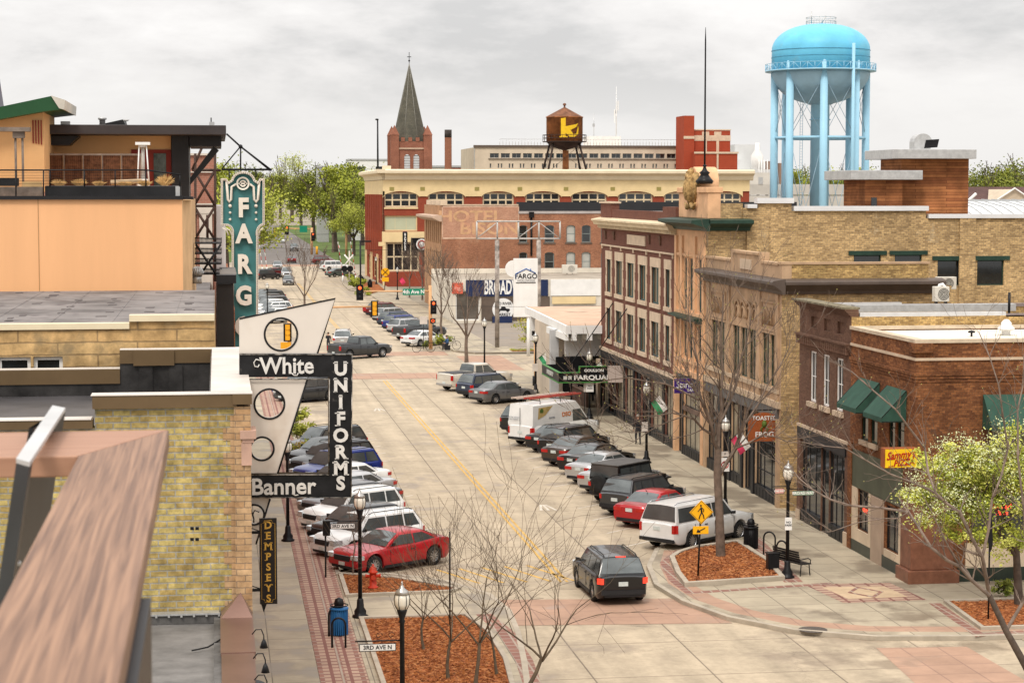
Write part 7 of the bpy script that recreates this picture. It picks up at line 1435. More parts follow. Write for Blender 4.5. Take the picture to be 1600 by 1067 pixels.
def make_car(kind):
 d = KD[kind]; L_, W_ = d['L'], d['W']; hl = L_/2; root = thing(kind, '', '', (0, 0, 0))
 prof = [(p[0]*hl, p[1]) for p in d['prof']]; wx = d['wb']; r = d['r']; Ra = r+.07; zb = .22 if kind not in ('bigsuv', 'pickup', 'jeep', 'van') else .32
 xs = sorted(set([-hl, -hl+.06, -hl+.18, hl-.18, hl-.06, hl]+[-hl+.3+(L_-.6)*i/26 for i in range(27)]+[c+Ra*cos(pi*k/8) for c in wx for k in range(9)]))
 rings = []
 for x in xs:
  e = abs(x)/hl; w = W_/2*(1-.13*max(0, (e-.80)/.20)**2.2); zt = interp(prof, x); b = zb+(.16*max(0, (e-.9)/.1)); zl = b
  for c in wx:
   if abs(x-c) < Ra-1e-6: zl = max(zl, r+sqrt(Ra*Ra-(x-c)**2))
  zl = min(zl, zt-.12); zm = max(lerp(b, zt, .55), zl+.03); k = .93
  half = [(0, b if zl == b else zl), (w*.92, zl), (w*.985, max(zl+.02, b+.1)), (w, zm), (w*.985, max(zt-.1, zm+.01)), (w*.93, zt-.015), (w*.55, zt+.02), (0, zt+.03)]
  rings.append([(x, y, z) for y, z in half]+[(x, -y, z) for y, z in half[-2:0:-1]])
 m = MB(); n = len(rings[0]); vs = [p for r_ in rings for p in r_]
 fs = [(i*n+k, i*n+(k+1) % n, (i+1)*n+(k+1) % n, (i+1)*n+k) for i in range(len(rings)-1) for k in range(n)]
 m.add(vs, fs, 0, True); m.add(rings[0], [tuple(range(n))[::-1]], 0); m.add(rings[-1], [tuple(range(n))], 0)
 # cabin
 c0, c1, c2, c3 = d['gh']; belt = d['belt']; zr = d['roof']; wb = W_/2*.925; wt = W_/2*(.74 if kind not in ('jeep', 'van') else .86); zc = zr-.06
 rg = []
 cv = lambda t_: t_+.16*t_*(1-t_)
 for x, s in [(lerp(c0, c1, k), cv(k)) for k in (0, .3, .6, .85, 1)]+[(lerp(c1, c2, .5), 1.03)]+[(lerp(c3, c2, k), cv(k)) for k in (1, .85, .6, .3, 0)]:
  zt = lerp(belt-.03, zc, min(s, 1)); w1 = lerp(wb, wt, min(s, 1)); cr_ = .06*min(1, s*2)+(.02 if s > 1 else 0)
  half = [(wb, belt-.06), (w1, zt), (w1-.07*min(1, s*2)-.001, zt+cr_*.75), (w1*.5, zt+cr_), (0, zt+cr_*1.15)]
  rg.append([(x, y, z) for y, z in half]+[(x, -y, z) for y, z in half[-2::-1]])
 vs = [p for r_ in rg for p in r_]; n = 9; m.add(vs, [(i*n+k, i*n+k+1, (i+1)*n+k+1, (i+1)*n+k) for i in range(len(rg)-1) for k in range(8)], 0, True)
 body = m.build('body', PT['white'], root, auto=38)
 # windows
 def sidept(x, s, sg, o=.010): return V((x, sg*(lerp(wb, wt, s)+o), lerp(belt-.03, zc, s)+o*.4))
 def endq(xb, xt, s0, s1, name, o=.02, mat=M_cglass, kk=.93):
  g = MB(); P = []
  for t_ in (s0, lerp(s0, s1, .33), lerp(s0, s1, .66), s1):
   s = cv(t_); x = lerp(xb, xt, t_); w1 = lerp(wb, wt, s)*kk; z = lerp(belt-.03, zc, s); cr_ = .06*min(1, s*2)
   sg = 1 if xb > xt else -1
   P += [(x+sg*o, y, z+cr_*c+o*.7) for y, c in ((-w1, .6), (-w1*.5, 1.02), (0, 1.2), (w1*.5, 1.02), (w1, .6))]
  g.add(P, [(j*5+k, j*5+k+1, j*5+k+6, j*5+k+5) for k in range(4) for j in range(3)], 0, True); return g.build(name, mat, root)
 endq(c0, c1, .06, .93, 'windscreen')
 if kind == 'van': pass
 elif kind == 'pickup': endq(c3, c2, .2, .88, 'rear_window', .03)
 else: endq(c3, c2, .12, .9, 'rear_window', .02)
 cuts = [w_[0] for w_ in d['wins']]
 ends = [c0-.02]+cuts+[c3]
 for sg in (-1, 1):
  a = c0
  if kind == 'van':
   g = MB(); g.add([sidept(1.85, .05, sg), sidept(1.25, .62, sg), sidept(.55, .62, sg), sidept(.55, .05, sg)], [(0, 1, 2, 3)]); g.build('side_window', M_cglass, root); continue
  for i in range(len(cuts)+1):
   s0, s1 = .1, .88
   f = (lerp(c0, c1, s0)-.12, lerp(c0, c1, s1)-.10) if i == 0 else (cuts[i-1]-.035,)*2
   last = i == len(cuts); bk = (lerp(c3, c2, s0)+.16, lerp(c3, c2, s1)+.10) if last else (cuts[i]+.035,)*2
   g = MB(); g.add([sidept(f[0], s0, sg), sidept(f[1], s1, sg), sidept(bk[1], s1, sg), sidept(bk[0], s0, sg)], [(0, 1, 2, 3)]); g.build('side_window', M_cglass, root)
 # wheels
 nsp = 5 if kind != 'bigsuv' else 6
 for c in wx:
  for sg in (-1, 1):
   yc = sg*(W_/2-.115); q = MB(); q.lathe([(r*.62, -.10), (r*.95, -.11), (r, -.08), (r, .08), (r*.95, .11), (r*.62, .10)], (c, yc, r), 22, ax='y', cap=0); wl = q.build('wheel', M_tyre, root)
   q = MB(); yo = yc+sg*.07; q.lathe([(r*.66, -.02), (r*.64, .02), (r*.56, .0)], (c, yo, r), 20, ax='y', cap=0)
   for k in range(nsp*2 if kind != 'jeep' else 5): a = 2*pi*k/(nsp*2 if kind != 'jeep' else 5); ca, sa = cos(a), sin(a); q.add([(c+ca*.03-sa*.03, yo+sg*.02, r+sa*.03+ca*.03), (c+ca*.03+sa*.03, yo+sg*.02, r+sa*.03-ca*.03), (c+ca*r*.62+sa*.022, yo+sg*.0, r+sa*r*.62-ca*.022), (c+ca*r*.62-sa*.022, yo, r+sa*r*.62+ca*.022)], [(0, 1, 2, 3)])
   q.lathe([(.055, -.01), (.055, .03)], (c, yo, r), 10, ax='y'); q.build('rim', M_rim if kind not in ('jeep',) else M_trim, wl)
   q = MB(); q.lathe([(r*.64, 0), (.001, 0.001)], (c, yc+sg*.03, r), 16, ax='y', cap=0); q.build('brake_disc', M_trim, wl)
 # lamps, bumpers, plates, mirrors
 zr_ = interp(prof, -hl+.1); zf = interp(prof, hl-.25)
 def cornerbox(x0, x1, y0, y1, z0, z1, name, mat, sl=0):
  k = 1 if x0 < 0 else -1; ye = W_/2*.872
  for sg in (-1, 1):
   pl = [(x0, sg*min(y0, ye-.08)), (x0, sg*ye), (x0+k*.10, sg*W_/2*.93), (x1, sg*W_/2*.992), (x1, sg*W_/2*.95), (x0+k*.05, sg*min(y0, ye-.08))]
   if (sg > 0) == (k > 0): pl = pl[::-1]
   MB().prism(pl, z0, z1).build(name, mat, root)
 W2 = W_/2
 if kind in ('suv', 'bigsuv', 'van', 'hatch'):
  z0, z1 = {'suv': (.78, .985), 'bigsuv': (.80, 1.14), 'van': (.75, 1.15), 'hatch': (.70, .94)}[kind]
  cornerbox(-hl-.012, -hl+.13, W2*.76, W2*.965, z0, z1, 'tail_lamp', M_tail, .05 if kind != 'van' else 0)
 elif kind == 'pickup': cornerbox(-hl-.012, -hl+.08, W2*.82, W2*.975, .82, 1.2, 'tail_lamp', M_tail)
 elif kind == 'jeep': cornerbox(-hl-.03, -hl+.05, W2*.74, W2*.9, .82, 1.02, 'tail_lamp', M_tail)
 else: cornerbox(-hl-.014, -hl+.30, W2*.42, W2*.975, .76, .92, 'tail_lamp', M_tail, .02)
 hz_ = {'sedan': (.60, .74), 'coupe': (.64, .80), 'suv': (.68, .86), 'bigsuv': (.78, 1.02), 'hatch': (.62, .78), 'jeep': (.8, 1.0), 'pickup': (.85, 1.05), 'van': (.85, 1.12)}[kind]
 cornerbox(hl+.012, hl-.34, W2*.56, W2*.985, hz_[0], hz_[1], 'head_lamp', M_head, -.05)
 m = MB(); zg = hz_[0]; m.box(hl-.06, -W2*.48, zg-.08, hl+.014, W2*.48, zg+.12)
 m.box(hl-.1, -W2*.62, zb+.06, hl+.012, W2*.62, zb+.16); m.build('grille', M_trim, root)
 m = MB(); m.box(-hl-.012, -W2*.72, zb+.10, -hl+.1, W2*.72, zb+.24)
 if kind in ('suv', 'bigsuv', 'jeep', 'pickup', 'van'): m.box(-hl-.05, -W2*.86, .42 if kind != 'suv' else .40, -hl+.1, W2*.86, .56)
 m.build('bumper', M_trim if kind in ('suv', 'jeep', 'van') else (M_rim if kind == 'pickup' else M_trim), root)
 pz = {'sedan': .82, 'coupe': .62, 'suv': .78, 'bigsuv': .95, 'hatch': .75, 'jeep': .75, 'pickup': .62, 'van': .85}[kind]
 m = MB(); m.box(-hl-.058 if kind in ('suv', 'bigsuv') and 0 else -hl-.022, -.17, pz-.075, -hl+.02, .17, pz+.075); m.build('number_plate', M_plate, root)
 m = MB(); m.box(hl-.02, -.17, zb+.17, hl+.024, .17, zb+.30); m.build('number_plate', M_plate, root)
 for sg in (-1, 1):
  xm = lerp(c0, c1, .2)-.12; m = MB(); m.add([(xm, sg*(wb-.02), belt+.02), (xm+.05, sg*(wb+.17), belt+.03), (xm+.05, sg*(wb+.18), belt+.16), (xm-.02, sg*(wb+.02), belt+.14), (xm-.08, sg*(wb+.03), belt+.03), (xm-.06, sg*(wb+.17), belt+.04), (xm-.06, sg*(wb+.17), belt+.15), (xm-.08, sg*(wb+.03), belt+.13)], [(0, 1, 2, 3), (4, 7, 6, 5), (1, 5, 6, 2), (3, 2, 6, 7), (0, 4, 5, 1)]); m.build('mirror', M_trim, root)
 # seams and handles
 m = MB()
 seam = [lerp(c0, c1, .1)-.1]+cuts+([] if kind in ('coupe',) else [max(lerp(c3, c2, .3)+.1, -1.5)] if kind != 'pickup' else [c2-.05])
 for x in seam:
  zt = interp(prof, x); w = W2*1.002
  for sg in (-1, 1): m.box(x-.008, sg*(w*.988), zb+.2, x+.008, sg*(w+.004), zt-.10)
 for sg in (-1, 1):
  for x in cuts[:1]+([-.9] if kind not in ('coupe', 'pickup', 'van') else []): m.box(x+.06, sg*W2*.985, belt-.2, x+.24, sg*(W2+.012), belt-.165)
  m.box(wx[0]+Ra+.05, sg*(W2*.93), zb-.02, wx[1]-Ra-.05, sg*(W2*.998), zb+.09)
 m.build('door_trim', M_trim, root)
 if d['rail']:
  for sg in (-1, 1): MB().tube([(c1-.15, sg*(wt-.10), zr+.0), (c1-.3, sg*(wt-.10), zr+.06), (c2+.2, sg*(wt-.10), zr+.06), (c2+.02, sg*(wt-.10), zr+.0)], .02, 5).build('roof_rail', M_rim if kind == 'bigsuv' else M_trim, root)
 if kind == 'jeep':
  q = MB(); q.lathe([(.2, -.12), (.38, -.12), (.41, -.08), (.41, .08), (.38, .12), (.2, .12)], (-hl-.16, .15, 1.0), 22, ax='x'); sw_ = q.build('spare_wheel', M_tyre, root)
  MB().lathe([(.22, -.08), (.05, -.10), (.001, -.10)], (-hl-.16, .15, 1.0), 16, ax='x').build('rim', M_trim, sw_)
  m = MB()
  for sg in (-1, 1): m.box(1.0, sg*(W2-.25), .88, 2.1, sg*(W2+.08), .95); m.box(-1.7, sg*(W2-.1), .88, -.8, sg*(W2+.08), .94)
  m.build('fender_flare', M_trim, root)
  tp_ = MB(); tp_.box(c3-.0, -wt-.0, zr-.03, c1+.02, wt, zr+.04); tp_.build('hard_top', nmat('grey_top', (.09, .085, .08), .6, 0, .15, 2), root, bevel=.03)
 if kind == 'pickup':
  m = MB(); m.box(-hl+.10, -W2*.82, 1.25, c3-.05, W2*.82, 1.352); m.build('bed_cover', nmat('tonneau', (.06, .06, .062), .7, 0, .1, 2), root, bevel=.02)
  MB().box(-hl-.015, -W2*.72, .85, -hl+.02, W2*.72, 1.24).build('tailgate', PT['white'], root)
 if kind == 'van':
  m = MB(); m.box(-hl-.008, -.006, .5, -hl+.03, .006, 2.25); 
  for sg in (-1, 1): m.box(-.45, sg*(W2*.99), .5, -.43, sg*(W2+.004), 1.2)
  m.build('rear_door_seam', M_trim, root)
  m = MB()
  for x in (-2.2, -.4, 1.0): m.tube([(x, -.8, zr), (x, -.8, zr+.2), (x, .8, zr+.2), (x, .8, zr)], .025, 5)
  m.build('roof_rack', M_trim, root)
 if kind in ('sedan', 'coupe'):
  MB().tube([(c2-.1, 0, zr+.02), (c2-.2, 0, zr+.07)], .02, 5).build('antenna', M_trim, root)
 return root
PROTO = {}; PMAP = {}
for k_ in KD: PROTO[k_] = make_car(k_)
KM = kmap()
used_proto = set()
def setpaint(o, c):
 for ch in o.children_recursive if hasattr(o, 'children_recursive') else []:
  if ch.name.split('.')[0] in ('body', 'tailgate'): ch.material_slots[0].link = 'OBJECT'; ch.material_slots[0].material = PT[c]
NAMES = dict(sedan='parked_car', coupe='parked_car', suv='parked_suv', bigsuv='parked_suv', hatch='parked_car', jeep='parked_jeep', pickup='pickup_truck', van='cargo_van')
CATS = dict(sedan='car', coupe='car', suv='SUV', bigsuv='SUV', hatch='car', jeep='jeep', pickup='pickup truck', van='van')
CARS = []
def car(kind, colr, label, rear=None, nose=None, head=0, group=None, moving=False):
 """head: degrees from north towards east; rear/nose: ground point of bumper centre"""
 if kind in used_proto: c = copy_tree(PROTO[kind], KM)
 else: c = PROTO[kind]; used_proto.add(kind)
 a = radians(head); d = V((sin(a), cos(a), 0)); L_ = KD[kind]['L']
 ctr = V(rear)+d*L_/2 if rear is not None else V(nose)-d*L_/2
 c.location = (ctr.x, ctr.y, .008); c.rotation_euler = (0, 0, pi/2-a); CARS.append((c, colr))
 if moving: c.name = {'SUV': 'driving_suv', 'car': 'driving_car', 'pickup truck': 'driving_pickup'}.get(CATS[kind], 'driving_car')
 else: c.name = NAMES[kind]
 tag(c, label, CATS[kind], group); return c
RG = 'cars parked along the right kerb'; LG = 'cars parked along the left kerb'; FR = 'cars parked beyond the avenue on the right'; FL = 'cars parked beyond the avenue on the left'
X_ = lambda x, y: (x, y, 0)
hd = 46
yuk = car('bigsuv', 'white', 'big white SUV parked next to the corner mulch bed', rear=X_(17.6, 80.9), head=50, group=RG)
car('sedan', 'red', 'red sedan parked beside the big white SUV', rear=X_(17.6, 86.6), head=hd, group=RG)
car('suv', 'dgrey', 'grey SUV with tall tail lamps between the red sedan and the black jeep', rear=X_(17.6, 89.9), head=hd, group=RG)
car('jeep', 'black', 'black boxy jeep with a spare wheel on its back', rear=X_(17.8, 93.6), head=hd, group=RG)
car('sedan', 'silver', 'silver car mostly hidden behind the black jeep', rear=X_(17.75, 96.6), head=hd, group=RG)
car('sedan', 'silver', 'silver sedan with wide red tail lamps behind the jeep', rear=X_(17.7, 99.9), head=hd, group=RG)
car('sedan', 'black', 'black sedan parked between the silver and the brown sedans', rear=X_(17.9, 103.4), head=hd, group=RG)
car('sedan', 'brown', 'dark brown sedan parked in front of the black SUV', rear=X_(17.6, 106.8), head=hd, group=RG)
car('suv', 'black', 'black SUV parked two places from the white van', rear=X_(17.9, 110.0), head=hd, group=RG)
car('sedan', 'black', 'black sedan squeezed beside the white van', rear=X_(17.6, 112.6), head=hd, group=RG)
van = car('van', 'white', 'white cargo van with ladders on its roof rack', rear=X_(17.1, 115.6), head=50, group=RG)
car('suv', 'black', 'black SUV almost hidden behind the white van', rear=X_(17.4, 121.5), head=hd, group=RG)
car('sedan', 'grey', 'dark grey sedan with alloy wheels on open pavement beyond the van', rear=X_(17.6, 139.6), head=58, group=RG)
car('suv', 'dblue', 'slate blue SUV between the grey sedan and white pickup', rear=X_(17.2, 143.6), head=55, group=RG)
car('pickup', 'cream', 'cream white pickup truck parked nearest the far crosswalk', rear=X_(16.4, 149), head=58, group=RG)
hl_ = 180+56
car('coupe', 'red', 'shiny red car with black grille parked nearest the hydrant', nose=X_(4.6, 77.6), head=180+54, group=LG)
car('suv', 'white', 'white SUV beside the red car on the left kerb', nose=X_(4.0, 80.9), head=hl_, group=LG)
car('hatch', 'black', 'black car between the two white SUVs', nose=X_(4.0, 84.0), head=hl_, group=LG)
car('suv', 'white', 'white SUV with roof rails under the lamp lantern', nose=X_(3.8, 87.4), head=hl_, group=LG)
car('sedan', 'grey', 'grey sedan nose showing beside the far white SUV', nose=X_(3.9, 91.2), head=hl_, group=LG)
car('sedan', 'silver', 'silver grey car nose under the shop sign', nose=X_(3.9, 94.4), head=hl_, group=LG)
car('sedan', 'white', 'white sedan tail right of the shop sign below the blue SUV', nose=X_(3.9, 97.6), head=hl_, group=LG)
car('suv', 'blue', 'bright blue SUV right of the vertical sign letters', nose=X_(3.9, 101), head=hl_, group=LG)
car('suv', 'black', 'black SUV above the blue SUV on the left kerb', nose=X_(3.9, 104.6), head=hl_, group=LG)
car('hatch', 'dgrey', 'dark car seen through the sign opening, nearest the shrubs but one', nose=X_(3.9, 108), head=hl_, group=LG)
car('suv', 'dgrey', 'dark SUV seen through the sign opening next to the shrubs', nose=X_(3.9, 111.4), head=hl_, group=LG)
car('suv', 'dgrey', 'dark grey SUV seen high in the sign opening', nose=X_(4.2, 142), head=hl_, group=LG)
car('suv', 'blue', 'blue SUV seen above the dark grey one in the sign opening', nose=X_(4.2, 146), head=hl_, group=LG)
# moving
car('suv', 'black', 'black SUV driving away in the near lane with brake lights', rear=X_(14.1, 70.3), head=-2, moving=True)
car('pickup', 'dgrey', 'dark grey pickup truck turning across the far junction', rear=G(521, 562), head=56, moving=True)
car('suv', 'silver', 'silver SUV stopped behind the turning grey pickup', rear=G(530, 545)+V((.3, 0, 0)), head=5, moving=True)
for i, (k_, c_, y_) in enumerate((('sedan', 'white', 192.5), ('pickup', 'dgrey', 201), ('suv', 'silver', 208), ('suv', 'blue', 214), ('suv', 'dblue', 220.5), ('suv', 'silver', 228), ('suv', 'maroon', 238), ('sedan', 'red', 243))):
 car(k_, c_, ['white sedan parked first beyond the avenue by the signal pole', 'dark grey pickup parked beyond the avenue next to the white sedan', 'silver SUV parked beyond the avenue past the dark pickup', 'blue SUV parked beyond the avenue on the right', 'slate SUV parked beyond the avenue past the blue one', 'silver van like SUV parked below the hanging signal', 'dark red SUV parked beyond the avenue below the red signal', 'red car at the far end of that row beyond the avenue'][i], rear=X_(17.6, y_), head=52, group=FR)
FLN = ['white', 'white', 'silver', 'white', 'silver', 'white', 'grey', 'white', 'brown', 'dgrey', 'dgrey', 'brown']
for i, c_ in enumerate(FLN):
 car(['suv', 'sedan', 'hatch'][i % 3], c_, '%s car, %s in the distant row right of the theatre sign' % ({'dgrey': 'dark grey'}.get(c_, c_), ['nearest', 'second', 'third', 'fourth', 'fifth', 'sixth', 'seventh', 'eighth', 'ninth', 'tenth', 'eleventh', 'farthest'][i]), nose=X_(4.6, 229+i*4.4), head=hl_, group=FL)
for k_, c_, lb, px, py, h_ in (('hatch', 'grey', 'dark car facing us on the far street, nearest of the oncoming pair', 451, 446, 181), ('suv', 'silver', 'pinkish silver SUV following the dark car on the far street', 448, 434, 181), ('sedan', 'silver', 'pale green silver sedan far away in the left lane', 434, 421, 181),
 ('pickup', 'grey', 'grey pickup far up the asphalt street', 460, 393, 180), ('sedan', 'white', 'white car farthest up the asphalt street', 441, 380, 180)):
 g = G(px, py); car(k_, c_, lb, nose=(g.x, g.y, 0), head=h_, moving=True)
for k_, c_, lb, px, py, h_ in (('sedan', 'maroon', 'dark red car driving away at the far junction', 456, 411.5, 2), ('suv', 'maroon', 'dark red SUV crossing the far junction', 487, 413, 80), ('sedan', 'teal', 'grey green sedan parked at the far right kerb', 511, 433, 62), ('bigsuv', 'white', 'white SUV parked beyond the grey green sedan', 502, 424, 62), ('suv', 'dgrey', 'dark parked SUV at the far left edge right of the sign', 400, 437, 60), ('sedan', 'maroon', 'maroon car parked by the rail crossing at the left', 412, 432, 60)):
 g = G(px, py); car(k_, c_, lb, rear=(g.x, g.y, 0), head=h_, moving=(h_ in (2, 80)))
for c, colr in CARS: setpaint(c, colr)
bpy.context.view_layer.update()
# lit brake lamps on the driving SUV
bk = nmat('brake_lit', (1, .06, .03), .4, 0, 0, emit=.5)
for c, colr in CARS:
 if 'brake lights' in c['label']:
  for ch in c.children:
   if ch.name.startswith('tail_lamp'): ch.material_slots[0].link = 'OBJECT'; ch.material_slots[0].material = bk
  hl = KD['suv']['L']/2; o = MB().box(-hl+.42, -.18, 1.655, -hl+.5, .18, 1.69).build('brake_lamp', bk, None); o.parent = c
# van graphics and ladders
vb = van; 
def onvan(o): o.parent = vb; return o
W2 = KD['van']['W']/2; Mor = nmat('graphic_orange', (.60, .20, .06), .5, 0, .05, 3); Mgy = nmat('graphic_grey', (.25, .27, .30), .5, 0, 0); Mgl = nmat('graphic_gold', (.55, .40, .16), .5, 0, .3, 1.5)
def van_side(s_, size, x, z, mat, sx=1, off=.004):
 yb_ = lambda zz: -(lerp(W2*.925, W2*.86, (zz-1.22)/(2.39-1.22))+.012)
 s0 = V((0, -(yb_(z+.5)-yb_(z-.5)), 1)); Wv = V((0, (yb_(z+.5)-yb_(z-.5)), 1)).normalized()
 o = text(None, 'lettering', s_, V((x, yb_(z)-.004, z)), UX, Wv, size, mat, .003, off, sx=sx); return onvan(o)
van_side('DSO', .34, .0, 1.72, Mor, 1.2, .012); van_side('ELECTRIC', .12, -1.3, 1.62, Mgy)
q = MB(); yv = lambda zz: -(lerp(W2*.925, W2*.86, (zz-1.22)/(2.39-1.22))+.014)
q.add([(-2.55, yv(1.6), 1.6), (-2.45, yv(2.25), 2.25), (-1.2, yv(2.3), 2.3), (-1.9, yv(1.8), 1.8)], [(0, 1, 2, 3)]); onvan(q.build('gold_graphic', Mgl))
q = MB(); q.lathe([(.16, 0), (.001, .005)], (-2.2, yv(2.05)-.006, 2.05), 12, ax='y'); onvan(q.build('leaf_emblem', nmat('leaf_green', (.08, .14, .03), .6, 0, .2, 4)))
o = text(None, 'lettering', 'ELECTRIC SERVICE\nCALL TODAY', V((-3.062, .48, 1.62)), -UY, UZ, .11, Mgy, .002, .002); onvan(o)
for (x0, y0, cc, lb) in ((-2.7, -.45, nmat('ladder_red', (.45, .08, .06), .5, 0, .1, 3), 'red ladder lying along the van roof rack on the near side'), (-3.0, .25, nmat('ladder_pale', (.62, .50, .42), .5, 0, .1, 3), 'pale ladder lying along the van roof rack on the far side')):
 m = MB(); zz = .27+2.45
 for dy in (0, .42): m.box(x0, y0+dy, zz, x0+4.6, y0+dy+.05, zz+.1)
 for k in range(15): m.box(x0+.15+k*.31, y0+.05, zz+.03, x0+.19+k*.31, y0+.42, zz+.07)
 o = m.build('ladder', cc); o.location = van.location; o.rotation_euler = van.rotation_euler; tag(o, lb, 'ladder')
# ================================================================ TREES
M_bark = nmat('bark', (.17, .125, .095), .9, 0, .3, 3, .6, 18); M_barkd = nmat('dark_bark', (.10, .075, .058), .9, 0, .3, 3, .6, 18); M_twig = nmat('twig', (.16, .12, .06), .9, 0, .25, 3)
def grow(m, p, d, ln, r, lv, rr, tips, spread=.6, up=.12, rmin=.007, kids_=(3, 5), shrink=.68, wig=.12, mi=0):
 n = max(3, int(ln/.35)) if lv > 0 else 3; n = min(n, 7); pts = [V(p)]; rs = [r]; d = V(d).normalized()
 for i in range(n):
  d = (d+V((rr.uniform(-wig, wig), rr.uniform(-wig, wig), rr.uniform(-wig, wig)+up*.25))).normalized(); pts.append(pts[-1]+d*ln/n); rs.append(max(rmin, lerp(r, r*.5, (i+1)/n)))
 m.tube(pts, rs, 7 if r > .06 else (5 if r > .025 else 3), mi, cap=False)
 if lv <= 0: tips.append(pts[-1]); tips.append(pts[len(pts)//2]); return
 k = rr.randint(*kids_)
 for i in range(k):
  t_ = 1.0 if i == 0 else rr.uniform(.3, .95); j = min(n-1, int(t_*n)); q = pts[j]+(pts[j+1]-pts[j])*(t_*n-j if j < n else 1) if t_ < 1 else pts[-1]
  ax = V((rr.uniform(-1, 1), rr.uniform(-1, 1), rr.uniform(-.25, .6))).normalized(); sp = spread*(.45 if i == 0 else rr.uniform(.7, 1.35))
  nd = (d+ax*sp).normalized(); nd.z += up; grow(m, q, nd, ln*shrink*rr.uniform(.75, 1.15), max(rmin, rs[min(j, n)]*(.72 if i == 0 else .55)), lv-1, rr, tips, spread, up, rmin, kids_, shrink, wig*1.15, mi)
def bare_tree(base, h, r, seed, label, lean=(0, 0), lv=5, trunk=.28, spread=.6, group='bare trees along the pavement', bark=None, first=4, kids_=(2, 4), rmin=.008, up=.12, shrink=.7, buds=0, name='bare_tree'):
 rr = random.Random(seed); t = thing(name, label, 'tree', base, group); base = V(base); m = MB()
 top = base+V((lean[0], lean[1], h*trunk)); pts = [base-UZ*.05, base+(top-base)*.3+V((rr.uniform(-.06, .06), 0, 0)), base+(top-base)*.65+V((rr.uniform(-.08, .08), 0, 0)), top]
 m.tube(pts, [r*1.3, r, r*.9, r*.8], 10, cap=False); m.build('trunk', bark or M_bark, t)
 m = MB(); tips = []
 for i in range(first):
  a = 2*pi*i/first+rr.uniform(-.4, .4); d = V((cos(a)*spread*1.0, sin(a)*spread*1.0, 1)).normalized(); grow(m, top-UZ*rr.uniform(0, h*trunk*.12), d, h*(1-trunk)*.42, r*.55, lv-1, rr, tips, spread, up, rmin, kids_, shrink)
 if buds:
  rr.shuffle(tips)
  for q in tips[:buds]: s_ = .02; m.add([q+V((-s_, 0, 0)), q+V((s_, 0, s_)), q+V((0, s_, s_*2))], [(0, 1, 2)], 1)
 m.build('branches', [bark or M_bark, nmat('bud_green', (.28, .25, .07), .8, 0, .1, 3)], t); return t
def leaf_crown(m, c, rx, ry, rz, n, s, rr, mats=3, clumps=40, flat=.5, core=.3):
 cl = []
 for i in range(clumps):
  a, u = rr.uniform(0, 2*pi), rr.uniform(-.85, 1); q = sqrt(max(0, 1-u*u)); k = rr.uniform(core, 1.0); cl.append((V((c[0]+rx*q*cos(a)*k, c[1]+ry*q*sin(a)*k, c[2]+rz*u*k)), rr.uniform(.55, 1.25), rr.randrange(mats)))
 cr_ = (rx+rz)/2*.30
 for i in range(n):
  q, k, mi = cl[rr.randrange(clumps)]; o = V((rr.gauss(0, 1), rr.gauss(0, 1), rr.gauss(0, .75)))*cr_*k*.55; p = q+o; a = V((rr.uniform(-1, 1), rr.uniform(-1, 1), rr.uniform(-1, 1))).normalized(); b = a.orthogonal().normalized(); ss = s*rr.uniform(.6, 1.3)
  m.add([p-a*ss, p-b*ss*flat, p+a*ss, p+b*ss*flat], [(0, 1, 2, 3)], mi if rr.random() < .75 else rr.randrange(mats))
def leafmat(name, c):
 m = nmat(name, c, .75, 0, .25, .5); b = m.node_tree.nodes['Principled BSDF']; b.inputs['Transmission Weight'].default_value = 0; b.inputs['Subsurface Weight'].default_value = 0; return m
Lf = [leafmat('leaf_spring', (.29, .32, .035)), leafmat('leaf_mid', (.18, .21, .03)), leafmat('leaf_pale', (.40, .42, .06))]
Ld = [leafmat('leaf_deep', (.12, .15, .025)), leafmat('leaf_olive', (.20, .22, .035)), leafmat('leaf_mid2', (.27, .29, .04))]
